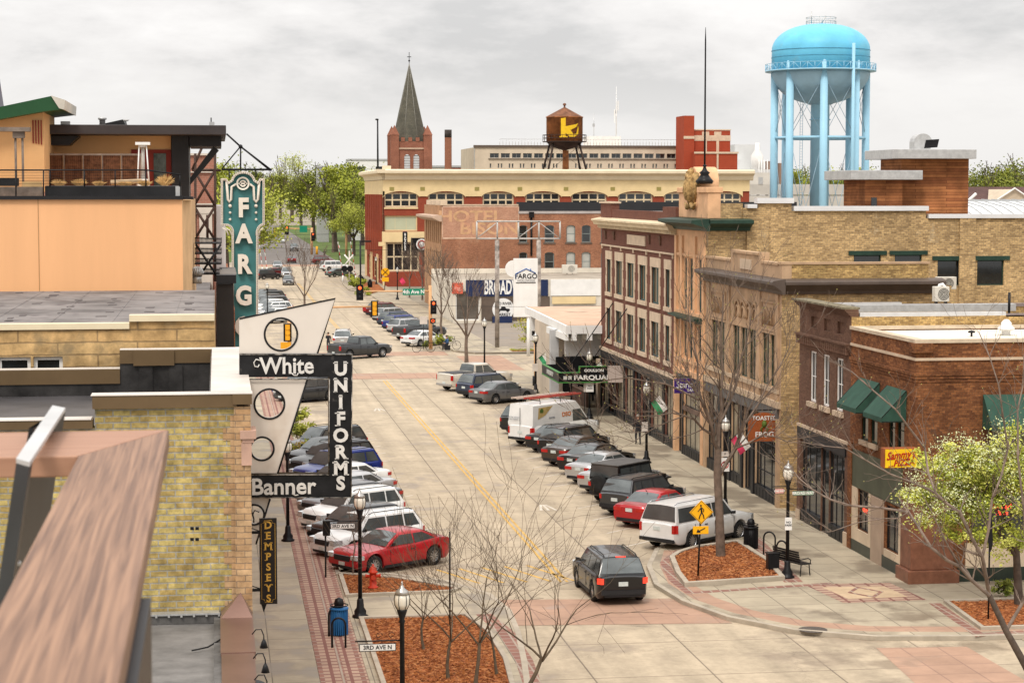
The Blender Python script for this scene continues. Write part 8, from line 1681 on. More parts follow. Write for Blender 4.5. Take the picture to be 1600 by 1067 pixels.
# near trees
def tree_main():
 base = G(1126, 878)+UZ*.2; t = thing('bare_tree', 'tall bare grey tree growing in the corner mulch bed by the crossing sign', 'tree', base, 'bare trees along the pavement'); rr = random.Random(4)
 Y = base.y; P = lambda px, py, dy=0: PY(px, py, Y+dy); m = MB()
 m.tube([base, P(1124, 800), P(1121, 740), P(1122, 700)], [.20, .165, .155, .14], 10, cap=False); m.build('trunk', M_bark, t); m = MB(); tips = []
 limbs = [([(1122, 745), (1146, 705), (1162, 665), (1180, 620)], .09, 1.2), ([(1122, 705), (1112, 665), (1092, 620), (1070, 590)], .085, -1), ([(1122, 700), (1128, 640), (1130, 580), (1126, 520), (1130, 460)], .09, .3), ([(1115, 680), (1085, 655), (1050, 645), (1000, 650)], .055, -1.5), ([(1125, 660), (1150, 600), (1165, 540), (1172, 480)], .06, .8), ([(1110, 660), (1090, 600), (1085, 540), (1075, 480)], .055, 1.5), ([(1150, 700), (1190, 680), (1230, 690), (1280, 680)], .045, -1), ([(1092, 625), (1040, 600), (980, 590), (930, 600)], .045, 1.0), ([(1070, 650), (1040, 660), (990, 690), (950, 680)], .03, -1.6), ([(1165, 660), (1200, 600), (1225, 560), (1235, 520)], .04, 1.6)]
 for pl, r, dy in limbs:
  n = len(pl); pts = [P(x, y, dy*i/(n-1)*1.2) for i, (x, y) in enumerate(pl)]; q = []
  for a, b in zip(pts[:-1], pts[1:]): q += [a, a.lerp(b, .5)+V((rr.uniform(-.09, .09), 0, rr.uniform(-.09, .09)))]
  q.append(pts[-1]); rs = [lerp(r, r*.3, i/(len(q)-1)) for i in range(len(q))]; m.tube(q, rs, 6, cap=False)
  for i in range(1, len(q)):
   d = (q[i]-q[i-1]).normalized()
   for k in range(2): ax = V((rr.uniform(-1, 1), rr.uniform(-1, 1), rr.uniform(-.3, .8))).normalized(); grow(m, q[i], (d+ax*.9).normalized(), 1.45*rr.uniform(.6, 1.1), rs[i]*.55, 2, rr, tips, .65, .14, .0075, (2, 4), .72, .16)
 for q in tips:
  s_ = .026
  if rr.random() < .12: m.add([q+V((-s_, 0, 0)), q+V((s_, 0, s_)), q+V((0, s_, s_*2))], [(0, 1, 2)], 1)
 m.build('branches', [M_bark, nmat('bud_green', (.28, .25, .07), .8, 0, .1, 3)], t)
tree_main()
def tree_right():
 Y = 51.5; P = lambda px, py, dy=0: PY(px, py, Y+dy); base = P(1690, 1260); base.z = .0; t = thing('bare_tree', 'bare dark tree leaning in from the right edge with long twisting branches', 'tree', base, 'bare trees along the pavement'); rr = random.Random(9); m = MB()
 m.tube([base, P(1640, 1110), P(1600, 1035), P(1572, 985), P(1546, 930)], [.17, .13, .10, .085, .075], 8, cap=False); m.build('trunk', M_barkd, t); m = MB(); tips = []
 limbs = [([(1546, 930), (1500, 885), (1455, 855), (1420, 800), (1330, 790), (1270, 765), (1235, 730)], .055), ([(1546, 930), (1535, 870), (1500, 800), (1462, 770), (1445, 700), (1400, 640), (1330, 580)], .055), ([(1500, 885), (1470, 830), (1440, 770)], .03), ([(1535, 870), (1550, 780), (1575, 700), (1560, 600), (1530, 520)], .04), ([(1462, 770), (1390, 740), (1320, 700), (1250, 690)], .03), ([(1572, 985), (1620, 900), (1600, 800), (1590, 640), (1600, 560)], .05), ([(1420, 800), (1380, 810), (1300, 830), (1260, 800)], .022)]
 for pl, r in limbs:
  pts = [P(x, y, rr.uniform(-.8, .8)) for x, y in pl]; q = []
  for a, b in zip(pts[:-1], pts[1:]): q += [a, a.lerp(b, .5)+V((rr.uniform(-.08, .08), 0, rr.uniform(-.08, .08)))]
  q.append(pts[-1]); rs = [lerp(r, r*.3, i/(len(q)-1)) for i in range(len(q))]; m.tube(q, rs, 6, cap=False)
  for i in range(1, len(q)):
   d = (q[i]-q[i-1]).normalized()
   for k in range(3): ax = V((rr.uniform(-1, 1), rr.uniform(-1, 1), rr.uniform(-.3, .8))).normalized(); grow(m, q[i], (d+ax*.95).normalized(), .85*rr.uniform(.5, 1.15), rs[i]*.5, 1, rr, tips, .75, .12, .0045, (2, 3), .72, .22)
 for q in tips:
  s_ = .018
  if rr.random() < .15: m.add([q+V((-s_, 0, 0)), q+V((s_, 0, s_)), q+V((0, s_, s_*2))], [(0, 1, 2)], 1)
 m.build('branches', [nmat('pale_bark', (.22, .165, .13), .9, 0, .3, 3), MT['bud_green']], t)
tree_right()
def tree_blossom():
 base = G(1592, 952)+UZ*.2; Y = base.y; P = lambda px, py, dy=0: PY(px, py, Y+dy); t = thing('blossom_tree', 'leafy green tree with white blossom before the pizza building', 'tree', base); rr = random.Random(21)
 m = MB(); m.tube([base, P(1590, 900), P(1588, 860), P(1575, 820)], [.17, .14, .12, .10], 9, cap=False); m.tube([P(1588, 870), P(1560, 830), P(1520, 790)], [.09, .07, .04], 7, cap=False); m.tube([P(1588, 860), P(1620, 800), P(1630, 740)], [.08, .06, .04], 7, cap=False); m.build('trunk', M_barkd, t)
 m = MB(); tips = []
 for px, py in ((1530, 800), (1575, 820), (1620, 790), (1560, 830)):
  for k in range(3): grow(m, P(px, py), V((rr.uniform(-.9, .5), rr.uniform(-.6, .6), .9)), 1.5, .04, 3, rr, tips, .6, .1, .006, (2, 3), .75)
 m.build('branches', M_barkd, t)
 m = MB(); c = P(1545, 765)
 for (px, py, rx, rz, n) in ((1540, 760, 1.8, 1.5, 6500), (1465, 775, 1.25, 1.1, 3600), (1610, 730, 1.8, 1.7, 5600), (1500, 720, 1.1, .8, 2200), (1580, 840, 1.3, .8, 2400), (1450, 725, .6, .5, 600), (1500, 830, .9, .6, 1300)): cc = P(px, py); leaf_crown(m, cc, rx, 1.2, rz, int(n*1.1), .056, rr, 3, 30, .55, .3)
 m.build('leaves', [leafmat('blossom_leaf', (.44, .47, .05)), leafmat('blossom_leaf_deep', (.26, .30, .04)), leafmat('blossom_leaf_pale', (.60, .60, .13))], t)
 m = MB()
 for (px, py, rx, rz, n) in ((1535, 745, 1.8, 1.4, 520), (1462, 775, 1.3, 1.1, 800), (1600, 710, 1.7, 1.4, 420), (1495, 710, 1.0, .8, 300)): cc = P(px, py, -.4); leaf_crown(m, cc, rx, 1.2, rz, n*2, .030, rr, 1, 120, .9, .7)
 m.build('blossom', nmat('white_petal', (.58, .61, .34), .8, 0, .05, 3), t)
tree_blossom()
# saplings in the long bed
SB = [((662, 1022), 4.4, .042, 31, 0, 'slim bare sapling behind the lamp with the scrolled street sign'), ((700, 1068), 5.3, .05, 32, .1, 'bare multi branched sapling in the middle of the long mulch bed'), ((742, 1085), 6.0, .06, 33, .15, 'tallest bare sapling rising from the bottom of the mulch bed'), ((776, 1062), 5.0, .042, 34, -.15, 'thin bare sapling at the street side of the mulch bed'), ((815, 1105), 5.5, .065, 35, .6, 'bare forked sapling leaning right over the street')]
for (px, r_h, r, sd_, ln_, lb) in SB: bare_tree(G(*px)+UZ*.2, r_h, r, sd_, lb, (ln_, .1), 4, .22, 1.0, 'bare saplings in the long mulch bed', nmat('sapling_bark', (.12, .09, .06), .9, 0, .3, 3), 4, (2, 3), .005, .06, .92, buds=0, name='bare_sapling')
bare_tree(G(552, 905)+UZ*.2, 3.2, .03, 36, 'very thin young sapling beside the white SUV in the small bed', (0, 0), 4, .5, .5, 'bare saplings in the long mulch bed', M_bark, 3, (2, 3), .006, name='bare_sapling')
# junction trees
def jt(px, py, h, r, sd_, lb, **k): bare_tree(G(px, py)+UZ*.14, h, r, sd_, lb, (0, 0), 5, k.get('tr', .3), .55, 'bare trees along the pavement', M_bark, 4, (2, 4), .014, .12, .72)
jt(729, 572, 8.2, .16, 41, 'bare tree in front of the navy market sign at the far junction')
jt(690, 540, 9.5, .12, 42, 'bare tree beside the signal pole at the far junction')
jt(476, 520, 9.5, .13, 43, 'bare tree showing above the slanted top of the uniform sign', tr=.4)
jt(660, 470, 8, .12, 44, 'bare tree in front of the brick hotel front', tr=.35)
jt(640, 466, 7, .10, 45, 'bare tree below the black blade sign', tr=.35)
jt(520, 395, 17, .25, 46, 'wide bare brown tree left of the department store', tr=.25)
# shrub makers
def shrub(px, py, r, h, lab, mats, n=500, seed=1, name='shrub', s=.07, grp=None, z=.15):
 b = G(px, py)+UZ*z; rr = random.Random(seed); t = thing(name, lab, 'shrub', b, grp); m = MB(); leaf_crown(m, (b.x, b.y, b.z+h*.5), r, r, h*.55, n, s, rr, len(mats), 18, .5, .1); m.build('leaves', mats, t)
 m = MB()
 for k in range(6): a = k; m.tube([b, b+V((cos(a)*r*.5, sin(a)*r*.5, h*.7))], .015, 4)
 m.build('stems', M_barkd, t)
shrub(1572, 938, .55, .6, 'small green shrub in the mulch at the foot of the blossom tree', Ld, 700, 1)
shrub(467, 694, .8, 1.3, 'round bright green shrub seen in the sign opening, upper of two', Lf, 1100, 2, s=.09); shrub(473, 722, .9, 1.0, 'yellow green shrub seen in the sign opening, lower left', [Lf[2], nmat('leaf_rusty', (.34, .22, .04), .8, 0, .2, 1), Lf[0]], 1000, 3, s=.09); shrub(463, 668, .8, 1.2, 'upper green shrub seen at the top of the sign opening', Lf, 900, 4, s=.09)
shrub(690, 543, .9, 1.1, 'low green shrub at the foot of the signal pole', Lf, 900, 5, s=.1); shrub(668, 546, .6, .8, 'small brownish shrub left of the signal pole base', Ld, 500, 6, s=.1)
shrub(558, 453, 1.6, 1.9, 'large round green shrub on the kerb corner before the store', Lf, 1200, 7, s=.18); shrub(570, 462, 1.3, 1.2, 'low green shrub at the tip of the kerb corner bed', Lf, 700, 8, s=.18); shrub(548, 442, 1.0, 1.6, 'small green shrub beside the railway signal', Lf, 600, 9, s=.16)
q = G(902, 625); shrub(902, 622, 1.3, 2.2, 'tall bright green shrub under the black marquee', Lf, 1600, 10, s=.11)
shrub(826, 545, 1.2, 3.4, 'slender yellow green bush behind the orange signal pole', [Lf[2], nmat('leaf_yellow', (.45, .36, .05), .8, 0, .2, 1), Lf[0]], 900, 11, s=.11)
tag(scatter('bed_plants', Lf, [(26.5, 183.6), (40, 183.6), (40, 185.6), (26.5, 185.6)], 1500, .12, .2, 12), 'low green plants in the bed before the parking lot', 'bed plants')
# far leafy trees (three shapes, copied)
def far_proto(seed, mats, n, s, rx, rz, h):
 rr = random.Random(seed); t = thing('leafy_tree', '', 'tree', (0, 0, 0)); m = MB(); tips = []
 m.tube([(0, 0, 0), (.2, 0, h*.25), (0, .2, h*.42)], [.55, .42, .32], 8, cap=False)
 for i in range(5): a = 2*pi*i/5; grow(m, (0, 0, h*.32), V((cos(a)*.7, sin(a)*.7, 1)), h*.30, .22, 3, rr, tips, .55, .1, .05, (2, 3), .7)
 m.build('trunk', M_barkd, t); m = MB(); leaf_crown(m, (0, 0, h*.64), rx, rx, rz, n, s, rr, 3, 55, .6, .35); m.build('crown', mats, t); return t
FP = [far_proto(51, Lf, 8500, .23, 6.2, 6.0, 16), far_proto(52, Ld, 8500, .23, 5.6, 6.6, 17), far_proto(53, [Lf[0], Lf[2], Ld[2]], 7500, .22, 6.6, 5.2, 15), far_proto(54, Lf, 3200, .2, 6.0, 6.0, 17)]
KM2 = kmap()
used = set(); GT = 'leafy spring trees lining the far street'
def ftree(k, px, Y, top, lab, wd=1.0):
 p = FP[k]; c = copy_tree(p, KM2) if k in used else p; used.add(k); q = PY(px, top, Y); hh = {0: 15.6, 1: 17.2, 2: 14.6, 3: 17}[k]; s_ = q.z/hh; c.location = (q.x, Y, 0); c.scale = (s_*wd, s_*wd, s_); c.rotation_euler.z = R.uniform(0, 6); tag(c, lab, 'tree', GT)
ft = [(0, 352, 380, 262, 'bright green tree right behind the left edge of the theatre sign'), (2, 372, 300, 290, 'low bright green tree behind the theatre sign letters'), (1, 425, 950, 270, 'round green tree just right of the top of the theatre sign'), (3, 455, 1000, 240, 'thin topped tallest tree with sky showing through, right of the sign'), (1, 490, 640, 264, 'dark limbed broad green tree in the middle of the street view'), (0, 523, 500, 262, 'green tree with dark limbs left of the department store'), (2, 552, 470, 318, 'low yellow green tree touching the department store'), (0, 398, 640, 280, 'green tree overlapping the right edge of the sign'),
 (2, 437, 1100, 272, 'distant green tree in the gap above the street'), (0, 545, 600, 258, 'distant green tree left of the flag mast'), (1, 510, 640, 262, 'distant darker green tree behind the dark limbed one'), (0, 340, 520, 255, 'green tree between the steel frame and the sign'), (1, 470, 900, 272, 'far darker tree at the end of the street'), (1, 392, 760, 262, 'far dark tree behind the theatre sign top'), (0, 566, 560, 268, 'green tree half hidden by the store corner'),
 (1, 1532, 420, 265, 'dark green tree right of the timber penthouse'), (0, 1560, 380, 262, 'bright green tree above the brown roof'), (1, 1590, 360, 256, 'tallest green tree at the right edge above the brown roof'), (2, 1618, 400, 258, 'green tree cut by the right edge'), (0, 1240, 600, 268, 'green tree seen between the left legs of the blue tower'), (1, 1262, 640, 266, 'dark green tree seen left of the tower riser'), (2, 1300, 620, 267, 'green tree seen right of the tower riser'), (1, 1325, 600, 266, 'dark green tree seen between the right legs of the blue tower'), (0, 1350, 620, 264, 'green tree just right of the blue tower legs'), (2, 1215, 620, 272, 'low green tree at the leftmost tower leg')]
for a in ft: ftree(*a)
rr = random.Random(77); m = MB()
for i in range(90): x = -260+i*10.5; leaf_crown(m, (x, 1250+rr.uniform(-30, 30), 9), 10, 8, rr.uniform(7, 10.5), 260, .8, rr, 3, 12, .7, .2)
for x in list(range(-70, 2, 7))+list(range(42, 130, 7)): leaf_crown(m, (x, 740+rr.uniform(-25, 25), 3), 5, 5, rr.uniform(2.5, 5), 240, .35, rr, 3, 12, .7, .2)
tag(m.build('distant_wood', Ld), 'far line of green woodland along the whole horizon', 'woodland', kind='stuff')
# ================================================================ STREET FURNITURE
Mlant = nmat('lantern_glass', (.74, .70, .60), .15, 0, .1, 4, coat=.5)
def lamp_proto():
 t = thing('street_lamp', '', 'street lamp', (0, 0, 0)); MB().lathe([(.27, 0), (.28, .06), (.2, .1), (.21, .22), (.13, .34), (.11, .6), (.075, .66)], (0, 0, 0), 12).build('base', M_iron, t)
 MB().lathe([(.075, .66), (.06, 3.35), (.09, 3.4), (.06, 3.45), (.13, 3.66), (.14, 3.72)], (0, 0, 0), 10).build('pole', M_iron, t)
 l = MB().lathe([(.13, 3.72), (.19, 3.85), (.20, 4.0), (.17, 4.12)], (0, 0, 0), 12).build('lantern', Mlant, t)
 MB().lathe([(.19, 4.11), (.16, 4.2), (.06, 4.28), (.05, 4.33), (.02, 4.36), (.035, 4.4), (.001, 4.46)], (0, 0, 0), 12).build('lantern_cap', nmat('cap_silver', (.42, .41, .39), .3, .6, .1, 5), l)
 m = MB()
 for k in range(6): a = k*pi/3; m.tube([(.135*cos(a), .135*sin(a), 3.72), (.2*cos(a), .2*sin(a), 3.85), (.205*cos(a), .205*sin(a), 4.0), (.18*cos(a), .18*sin(a), 4.12)], .01, 4)
 m.build('lantern_frame', M_iron, l); return t
LP = lamp_proto(); KM3 = kmap()
lamps = [(1230, 908, 'black street lamp beside the bench at the right corner'), (1133, 806, 'black street lamp carrying the no parking sign behind the big tree'), (1010, 727, 'black street lamp on the right pavement near the walking man'), (921, 657, 'black street lamp in front of the black and green marquee'), (837, 617, 'black street lamp at the left end of the garden wall'), (563, 970, 'black street lamp between the two left mulch beds'), (450, 850, 'black street lamp behind the hanging gold lettered sign'), (757, 585, 'black street lamp before the market building'), (588, 447, 'far street lamp at the department store corner'), (621, 470, 'far street lamp before the blade sign'), (530, 420, 'farthest street lamp on the right pavement'), (418, 505, 'small street lamp among the distant parked cars left'), (0, 0, 'black street lamp with lantern top level with the lower mulch bed')]
for i, (px, py, lb) in enumerate(lamps):
 c = LP if i == 0 else copy_tree(LP, KM3); g = G(px, py) if px else None
 if not px: q = G(628, 913, 4.5); g = V((q.x, q.y, 0)); lampN = g
 c.location = (g.x, g.y, .14); c['label'] = lb; c['group'] = 'black street lamps with acorn lanterns'
LMP = [G(px, py) for px, py, _ in lamps if px]
def panel_sign(name, label, cat, c, w_, h_, mat, txt=None, tm=None, size=.1, diamond=False, post=None, depth=.02, border=None, sx=1):
 t = thing(name, label, cat, c); c = V(c)
 if diamond: m = MB(); m.ext([c+V((0, 0, h_/2)), c+V((w_/2, 0, 0)), c-V((0, 0, h_/2)), c-V((w_/2, 0, 0))], (0, depth, 0))
 else: m = MB(); m.box(c.x-w_/2, c.y, c.z-h_/2, c.x+w_/2, c.y+depth, c.z+h_/2)
 m.build('plate', mat, t, bevel=.005)
 if txt: text(t, 'lettering', txt, c-V((0, .004, 0)), UX, UZ, size, tm or Mink, .002, .003, sx=sx)
 if post: MB().tube([(c.x, c.y+depth+.03, .1), (c.x, c.y+depth+.03, c.z+h_*.4)], .03, 6).build('post', M_iron, t)
 return t
# street name signs
Mrd = nmat('sign_border_red', (.45, .04, .03), .5, 0, 0); Msg = nmat('street_green', (.01, .22, .13), .5, 0, .05, 3); Mpy = nmat('ped_yellow', (.85, .42, .01), .45, 0, .04, 3)
def arm_sign(lampg, side, z, label, txt, mat, tm, w_=.95, h_=.17, scroll=True, size=.15, dz=-.16):
 c = V((lampg.x+side*(w_/2+.18), lampg.y-.06, z+dz)); t = thing('street_name_sign', label, 'street sign', c)
 MB().tube([(lampg.x, lampg.y, z), (lampg.x+side*(w_+.3), lampg.y, z)], .02, 5).build('arm', M_iron, t)
 if scroll:
  m = MB()
  for k in range(2):
   cx_ = lampg.x+side*(.28+k*.32); m.tube([(cx_+.10*cos(a*.5)*(1-a/16), lampg.y, z+.13+.10*sin(a*.5)*(1-a/16)) for a in range(14)], .009, 4)
  m.build('scroll', M_iron, t)
 MB().box(c.x-w_/2, c.y, c.z-h_/2, c.x+w_/2, c.y+.02, c.z+h_/2).build('plate', mat, t, bevel=.02)
 MB().box(c.x-w_/2-.015, c.y+.004, c.z-h_/2-.015, c.x+w_/2+.015, c.y+.018, c.z+h_/2+.015).build('plate_rim', M_iron, t)
 text(t, 'lettering', txt, c-V((0, .004, 0)), UX, UZ, size, tm, .002, .003); return t
gN = lampN; arm_sign(gN, -1, 3.05, 'white street name plate reading 3RD AVE N on the lower scrolled arm', '3RD AVE N', M_white, Mink, .92, .17)
arm_sign(LMP[5], -1, 3.45, 'white street name plate reading 3RD AVE N on the lamp over the cars', '3RD AVE N', M_white, Mink, .80, .16, False)
arm_sign(LMP[0], 1, 3.5, 'green street name plate on the right corner lamp', 'BROADWAY', nmat('pale_green_plate', (.30, .42, .30), .5, 0, .05, 3), M_white, .78, .15)
arm_sign(LMP[0], -1, 3.6, 'small red and white plate left of the right corner lamp', 'ONE WAY', nmat('redwhite_plate', (.65, .35, .30), .5, 0, .2, 9), M_white, .34, .18, False, .09)
panel_sign('notice_sign', 'small white notice plate halfway up the right corner lamp post', 'sign', (LMP[0].x, LMP[0].y-.1, 2.2), .27, .48, M_white, 'NO\nPARK', Mink, .11)
c = (LMP[1].x-.05, LMP[1].y-.1, 2.35); t = panel_sign('no_parking_sign', 'white no parking sign with barred P on the lamp behind the tree', 'sign', c, .42, .62, M_white, 'P', Mink, .32)
m = MB(); m.lathe([(.17, -.01), (.135, -.01), (.135, 0), (.17, 0)], (c[0], c[1]-.005, c[2]), 20, ax='y', cap=0); m.obox(V(c), V((.7, 0, -.7)), V((.7, 0, .7)), V((0, -1, 0)), (-.15, -.012, .004, .15, .012, .01)); m.build('red_ring', Mrd, t)
panel_sign('small_plate', 'small grey plate just above the no parking sign', 'sign', (c[0], c[1], c[2]+.48), .40, .24, M_captop, 'P', Mink, .12)
panel_sign('parking_notice', 'pale grey notice plate on the lamp beside the walking man', 'sign', (LMP[2].x-.12, LMP[2].y-.1, 2.1), .34, .5, M_captop, 'P', Mink, .1)
panel_sign('parking_notice', 'white notice plate on the lamp in front of the marquee', 'sign', (LMP[3].x, LMP[3].y-.1, 2.15), .5, .6, M_white, 'NO\nPARK', Mink, .15); panel_sign('narrow_notice', 'narrow white plate on its own post beside the marquee lamp', 'sign', (LMP[3].x-.3, LMP[3].y, 2.3), .16, .9, M_captop, post=True)
panel_sign('round_notice', 'pale notice plate on the lamp left of the garden wall', 'sign', (LMP[4].x-.05, LMP[4].y-.1, 2.0), .4, .55, M_captop)
# banners/flags on lamps
def flag(c, label, mat1, mat2, sg=1, s=1.0):
 t = thing('lamp_flag', label, 'flag', c); c = V(c); MB().tube([c, c+V((sg*.5*s, -.1, .45*s))], .018, 5).build('staff', M_iron, t)
 p0 = c+V((sg*.15*s, -.03, .15*s)); p1 = c+V((sg*.5*s, -.1, .45*s)); d = V((sg*.35*s, -.05, -.55*s)); m = MB(); nn = 6; vs = []
 for i in range(nn+1):
  k = i/nn; w_ = V((0, .07*sin(k*7), 0)); vs += [p0.lerp(p0+d, k)+w_, p0.lerp(p1, .5)+d*k+w_*.6, p1+d*k+w_*.3]
 m.add(vs, [(i*3, i*3+1, i*3+4, i*3+3) for i in range(nn)], 0, True); m.build('cloth', mat1, t); m = MB(); m.add([v+V((0, -.01, 0)) for v in vs], [(i*3+1, i*3+2, i*3+5, i*3+4) for i in range(nn)], 0, True); m.build('cloth_half', mat2, t)
Mpk = nmat('flag_pink', (.70, .06, .14), .8, 0, .1, 3); Mfg = nmat('flag_green', (.05, .28, .12), .8, 0, .1, 3); Mfw = nmat('flag_white', (.72, .70, .66), .8, 0, .15, 6)
for i, (sg, m1, m2, z, lb) in {1: (1, Mpk, Mfw, 3.3, 'pink and white flag on the lamp behind the big bare tree'), 2: (1, Mfg, Mfw, 3.2, 'green and white flag on the lamp near the walking man'), 3: (1, Mpk, Mfw, 3.2, 'pink and white flag in front of the marquee'), 4: (1, Mfg, Mfw, 2.5, 'green and white flag on the lamp left of the garden wall'), 9: (1, Mpk, Mpk, 2.6, 'small pink flag before the brick hotel')}.items(): g = LMP[i]; flag((g.x, g.y-.08, z), lb, m1, m2, sg, 1.3)
# pedestrian crossing sign
g = G(1091, 911); c = PY(1096, 800, g.y); t = thing('crossing_sign', 'yellow diamond pedestrian crossing sign with arrow plate in the corner bed', 'road sign', (g.x, g.y, .2))
MB().tube([(g.x, g.y+.06, .2), (c.x, g.y+.06, c.z+.3)], .035, 6).build('post', M_iron, t)
s_ = .46; MB().ext([c+V((0, 0, s_)), c+V((s_, 0, 0)), c-V((0, 0, s_)), c-V((s_, 0, 0))], (0, .02, 0)).build('diamond_plate', Mpy, t, bevel=.01)
s2 = s_*.92; s3 = s_*.88; y_ = g.y-.004; m = MB()
for k in range(4): a0 = pi/2*k; p = [(c.x+s2*sin(a0), c.z+s2*cos(a0)), (c.x+s2*sin(a0+pi/2), c.z+s2*cos(a0+pi/2)), (c.x+s3*sin(a0+pi/2), c.z+s3*cos(a0+pi/2)), (c.x+s3*sin(a0), c.z+s3*cos(a0))]; m.ext([V((x, y_, z)) for x, z in p], (0, -.003, 0))
m.build('border_line', Mink, t)
m = MB(); P2 = lambda x, z: V((c.x+x*s_, y_, c.z+z*s_)); m.ball(P2(-.05, .55), .035, 5)
for pl, r in (([(-.04, .42), (.02, .0)], .034), ([(.02, .0), (-.12, -.28), (-.20, -.55)], .022), ([(.02, .0), (.16, -.25), (.22, -.52)], .022), ([(-.02, .38), (-.18, .2), (-.30, .05)], .016), ([(.0, .38), (.2, .22), (.16, .02)], .016)): m.tube([P2(*p) for p in pl], r, 6)
m.build('walking_symbol', Mink, t)
c2 = PY(1095, 828, g.y); MB().box(c2.x-.30, g.y, c2.z-.15, c2.x+.30, g.y+.02, c2.z+.15).build('arrow_plate', Mpy, t, bevel=.01); m = MB(); m.tube([c2+V((.16, -.004, .08)), c2+V((-.06, -.004, -.03))], .02, 4); m.ext([c2+V((-.17, -.003, -.09)), c2+V((-.0, -.003, -.09)), c2+V((-.11, -.003, .05))], (0, -.004, 0)); m.build('arrow_symbol', Mink, t)
# litter bins, bollards, hoops, bench, hydrant
def litter(g, label, mat, cap=True, r=.28, h=.85):
 t = thing('litter_bin', label, 'litter bin', g); g = V(g); m = MB(); m.lathe([(r*.93, .05), (r*.93, h)], g, 20)
 for k in range(26): a = 2*pi*k/26; m.box(g.x+r*cos(a)-.014, g.y+r*sin(a)-.014, g.z+.03, g.x+r*cos(a)+.014, g.y+r*sin(a)+.014, g.z+h)
 m.build('drum', mat, t); MB().lathe([(r*1.1, h), (r*1.12, h+.05), (r*.9, h+.06), (r*.5, h+.06)], g, 20).build('rim', mat, t); MB().lathe([(.0001, 0), (r*.5, .02), (r*.6, .16), (r*.45, .3), (.001, .36)], g+UZ*(h+.04), 16).build('lid', M_black, t)
 MB().tube([g+V((r*cos(2*pi*k/16)*1.05, r*sin(2*pi*k/16)*1.05, h+.14)) for k in range(17)], .02, 5).build('ring', M_iron, t)
litter(G(530, 998)+UZ*.14, 'blue slatted litter bin with black domed lid by the hoops', nmat('bin_blue', (.02, .13, .33), .45, 0, .1, 3)); litter(G(1173, 862)+UZ*.14, 'black slatted litter bin behind the corner mulch bed', M_iron)
litter(G(566, 447)+UZ*.14, 'far black bin nearer the store corner', M_iron, r=.35, h=1.0); litter(G(578, 452)+UZ*.14, 'far black bin nearer the crossbuck sign', M_iron, r=.35, h=1.0)
g = G(1207, 899); t = thing('square_planter_bin', 'short black rectangular box bin at the right end of the corner bed', 'box bin', g); MB().box(g.x-.22, g.y-.2, .14, g.x+.22, g.y+.2, .85).build('box', M_iron, t, bevel=.03); MB().box(g.x-.24, g.y-.22, .85, g.x+.24, g.y+.22, .9).build('lid', M_black, t, bevel=.01)
def hoop(a, b, h, label):
 a = V(a); b = V(b); c = (a+b)/2; w_ = (b-a)/2; o = MB().tube([a]+[c-w_*cos(pi*k/10)+UZ*(h-w_.length+w_.length*sin(pi*k/10)) for k in range(11)]+[b], .035, 8).build('bike_hoop', M_iron); tag(o, label, 'bike rack', 'black bike hoops')
hoop(G(519, 1018)+UZ*.14, G(540, 1018)+UZ*.14, .95, 'nearest black hoop in front of the blue bin'); hoop(G(514, 1000)+UZ*.14, G(535, 996)+UZ*.14, .95, 'black hoop just behind the nearest one at the blue bin')
hoop(G(1193, 872)+UZ*.14, G(1211, 874)+UZ*.14, .95, 'taller looking black hoop left of the bench'); hoop(G(1213, 886)+UZ*.14, G(1231, 890)+UZ*.14, .95, 'black hoop directly behind the right corner lamp')
def bench():
 g = G(1238, 900)+UZ*.14; t = thing('bench', 'black slatted metal bench beside the right corner lamp', 'bench', g); a = radians(22); U = V((cos(a-pi/2), sin(a-pi/2), 0)); Nn = V((-U.y, U.x, 0))
 m = MB()
 for k in range(5): m.obox(g, U, Nn, UZ, (-.8, -.2+k*.1, .43, .8, -.12+k*.1, .46))
 m.build('seat', M_iron, t); m = MB()
 for k in range(5): m.obox(g, U, Nn, UZ, (-.8, -.27-k*.02, .52+k*.09, .8, -.25-k*.02, .59+k*.09))
 m.build('backrest', M_iron, t)
 for s_ in (-.75, .75):
  for y_ in (-.22, .25): MB().tube([g+U*s_+Nn*y_, g+U*s_+Nn*(y_*.8)+UZ*.43], .022, 5).build('leg', M_iron, t)
  MB().tube([g+U*s_-Nn*.25+UZ*.62, g+U*s_+Nn*.15+UZ*.66, g+U*s_+Nn*.28+UZ*.58, g+U*s_+Nn*.25+UZ*.44], .02, 5).build('armrest', M_iron, t)
bench()
g = G(583, 926)+UZ*.18; t = thing('fire_hydrant', 'red fire hydrant standing in the small mulch bed', 'fire hydrant', g); Mhy = nmat('hydrant_red', (.52, .045, .02), .45, 0, .15, 5)
MB().lathe([(.19, 0), (.19, .06), (.13, .07), (.13, .55), (.17, .56), (.17, .62), (.14, .64), (.13, .72), (.07, .80), (.04, .81), (.045, .88), (.001, .89)], g, 16).build('barrel', Mhy, t)
m = MB(); m.tube([g+V((-.24, 0, .45)), g+V((.24, 0, .45))], .06, 10); m.tube([g+V((0, 0, .42)), g+V((0, -.24, .42))], .085, 10); m.lathe([(.08, -.02), (.08, .03)], g+V((.25, 0, .45)), 8, ax='x'); m.lathe([(.08, -.03), (.08, .02)], g+V((-.25, 0, .45)), 8, ax='x'); m.build('outlet', Mhy, t)
g = G(509, 907); t = thing('parking_meter', 'black parking box on a post beside the white SUV nose', 'parking meter', g); c = PY(510, 824, g.y); MB().tube([(g.x, g.y, 0), (g.x, g.y, c.z-.3)], .035, 6).build('post', M_iron, t); MB().box(c.x-.14, g.y-.12, c.z-.3, c.x+.14, g.y+.12, c.z+.28).build('box', M_black, t, bevel=.03)
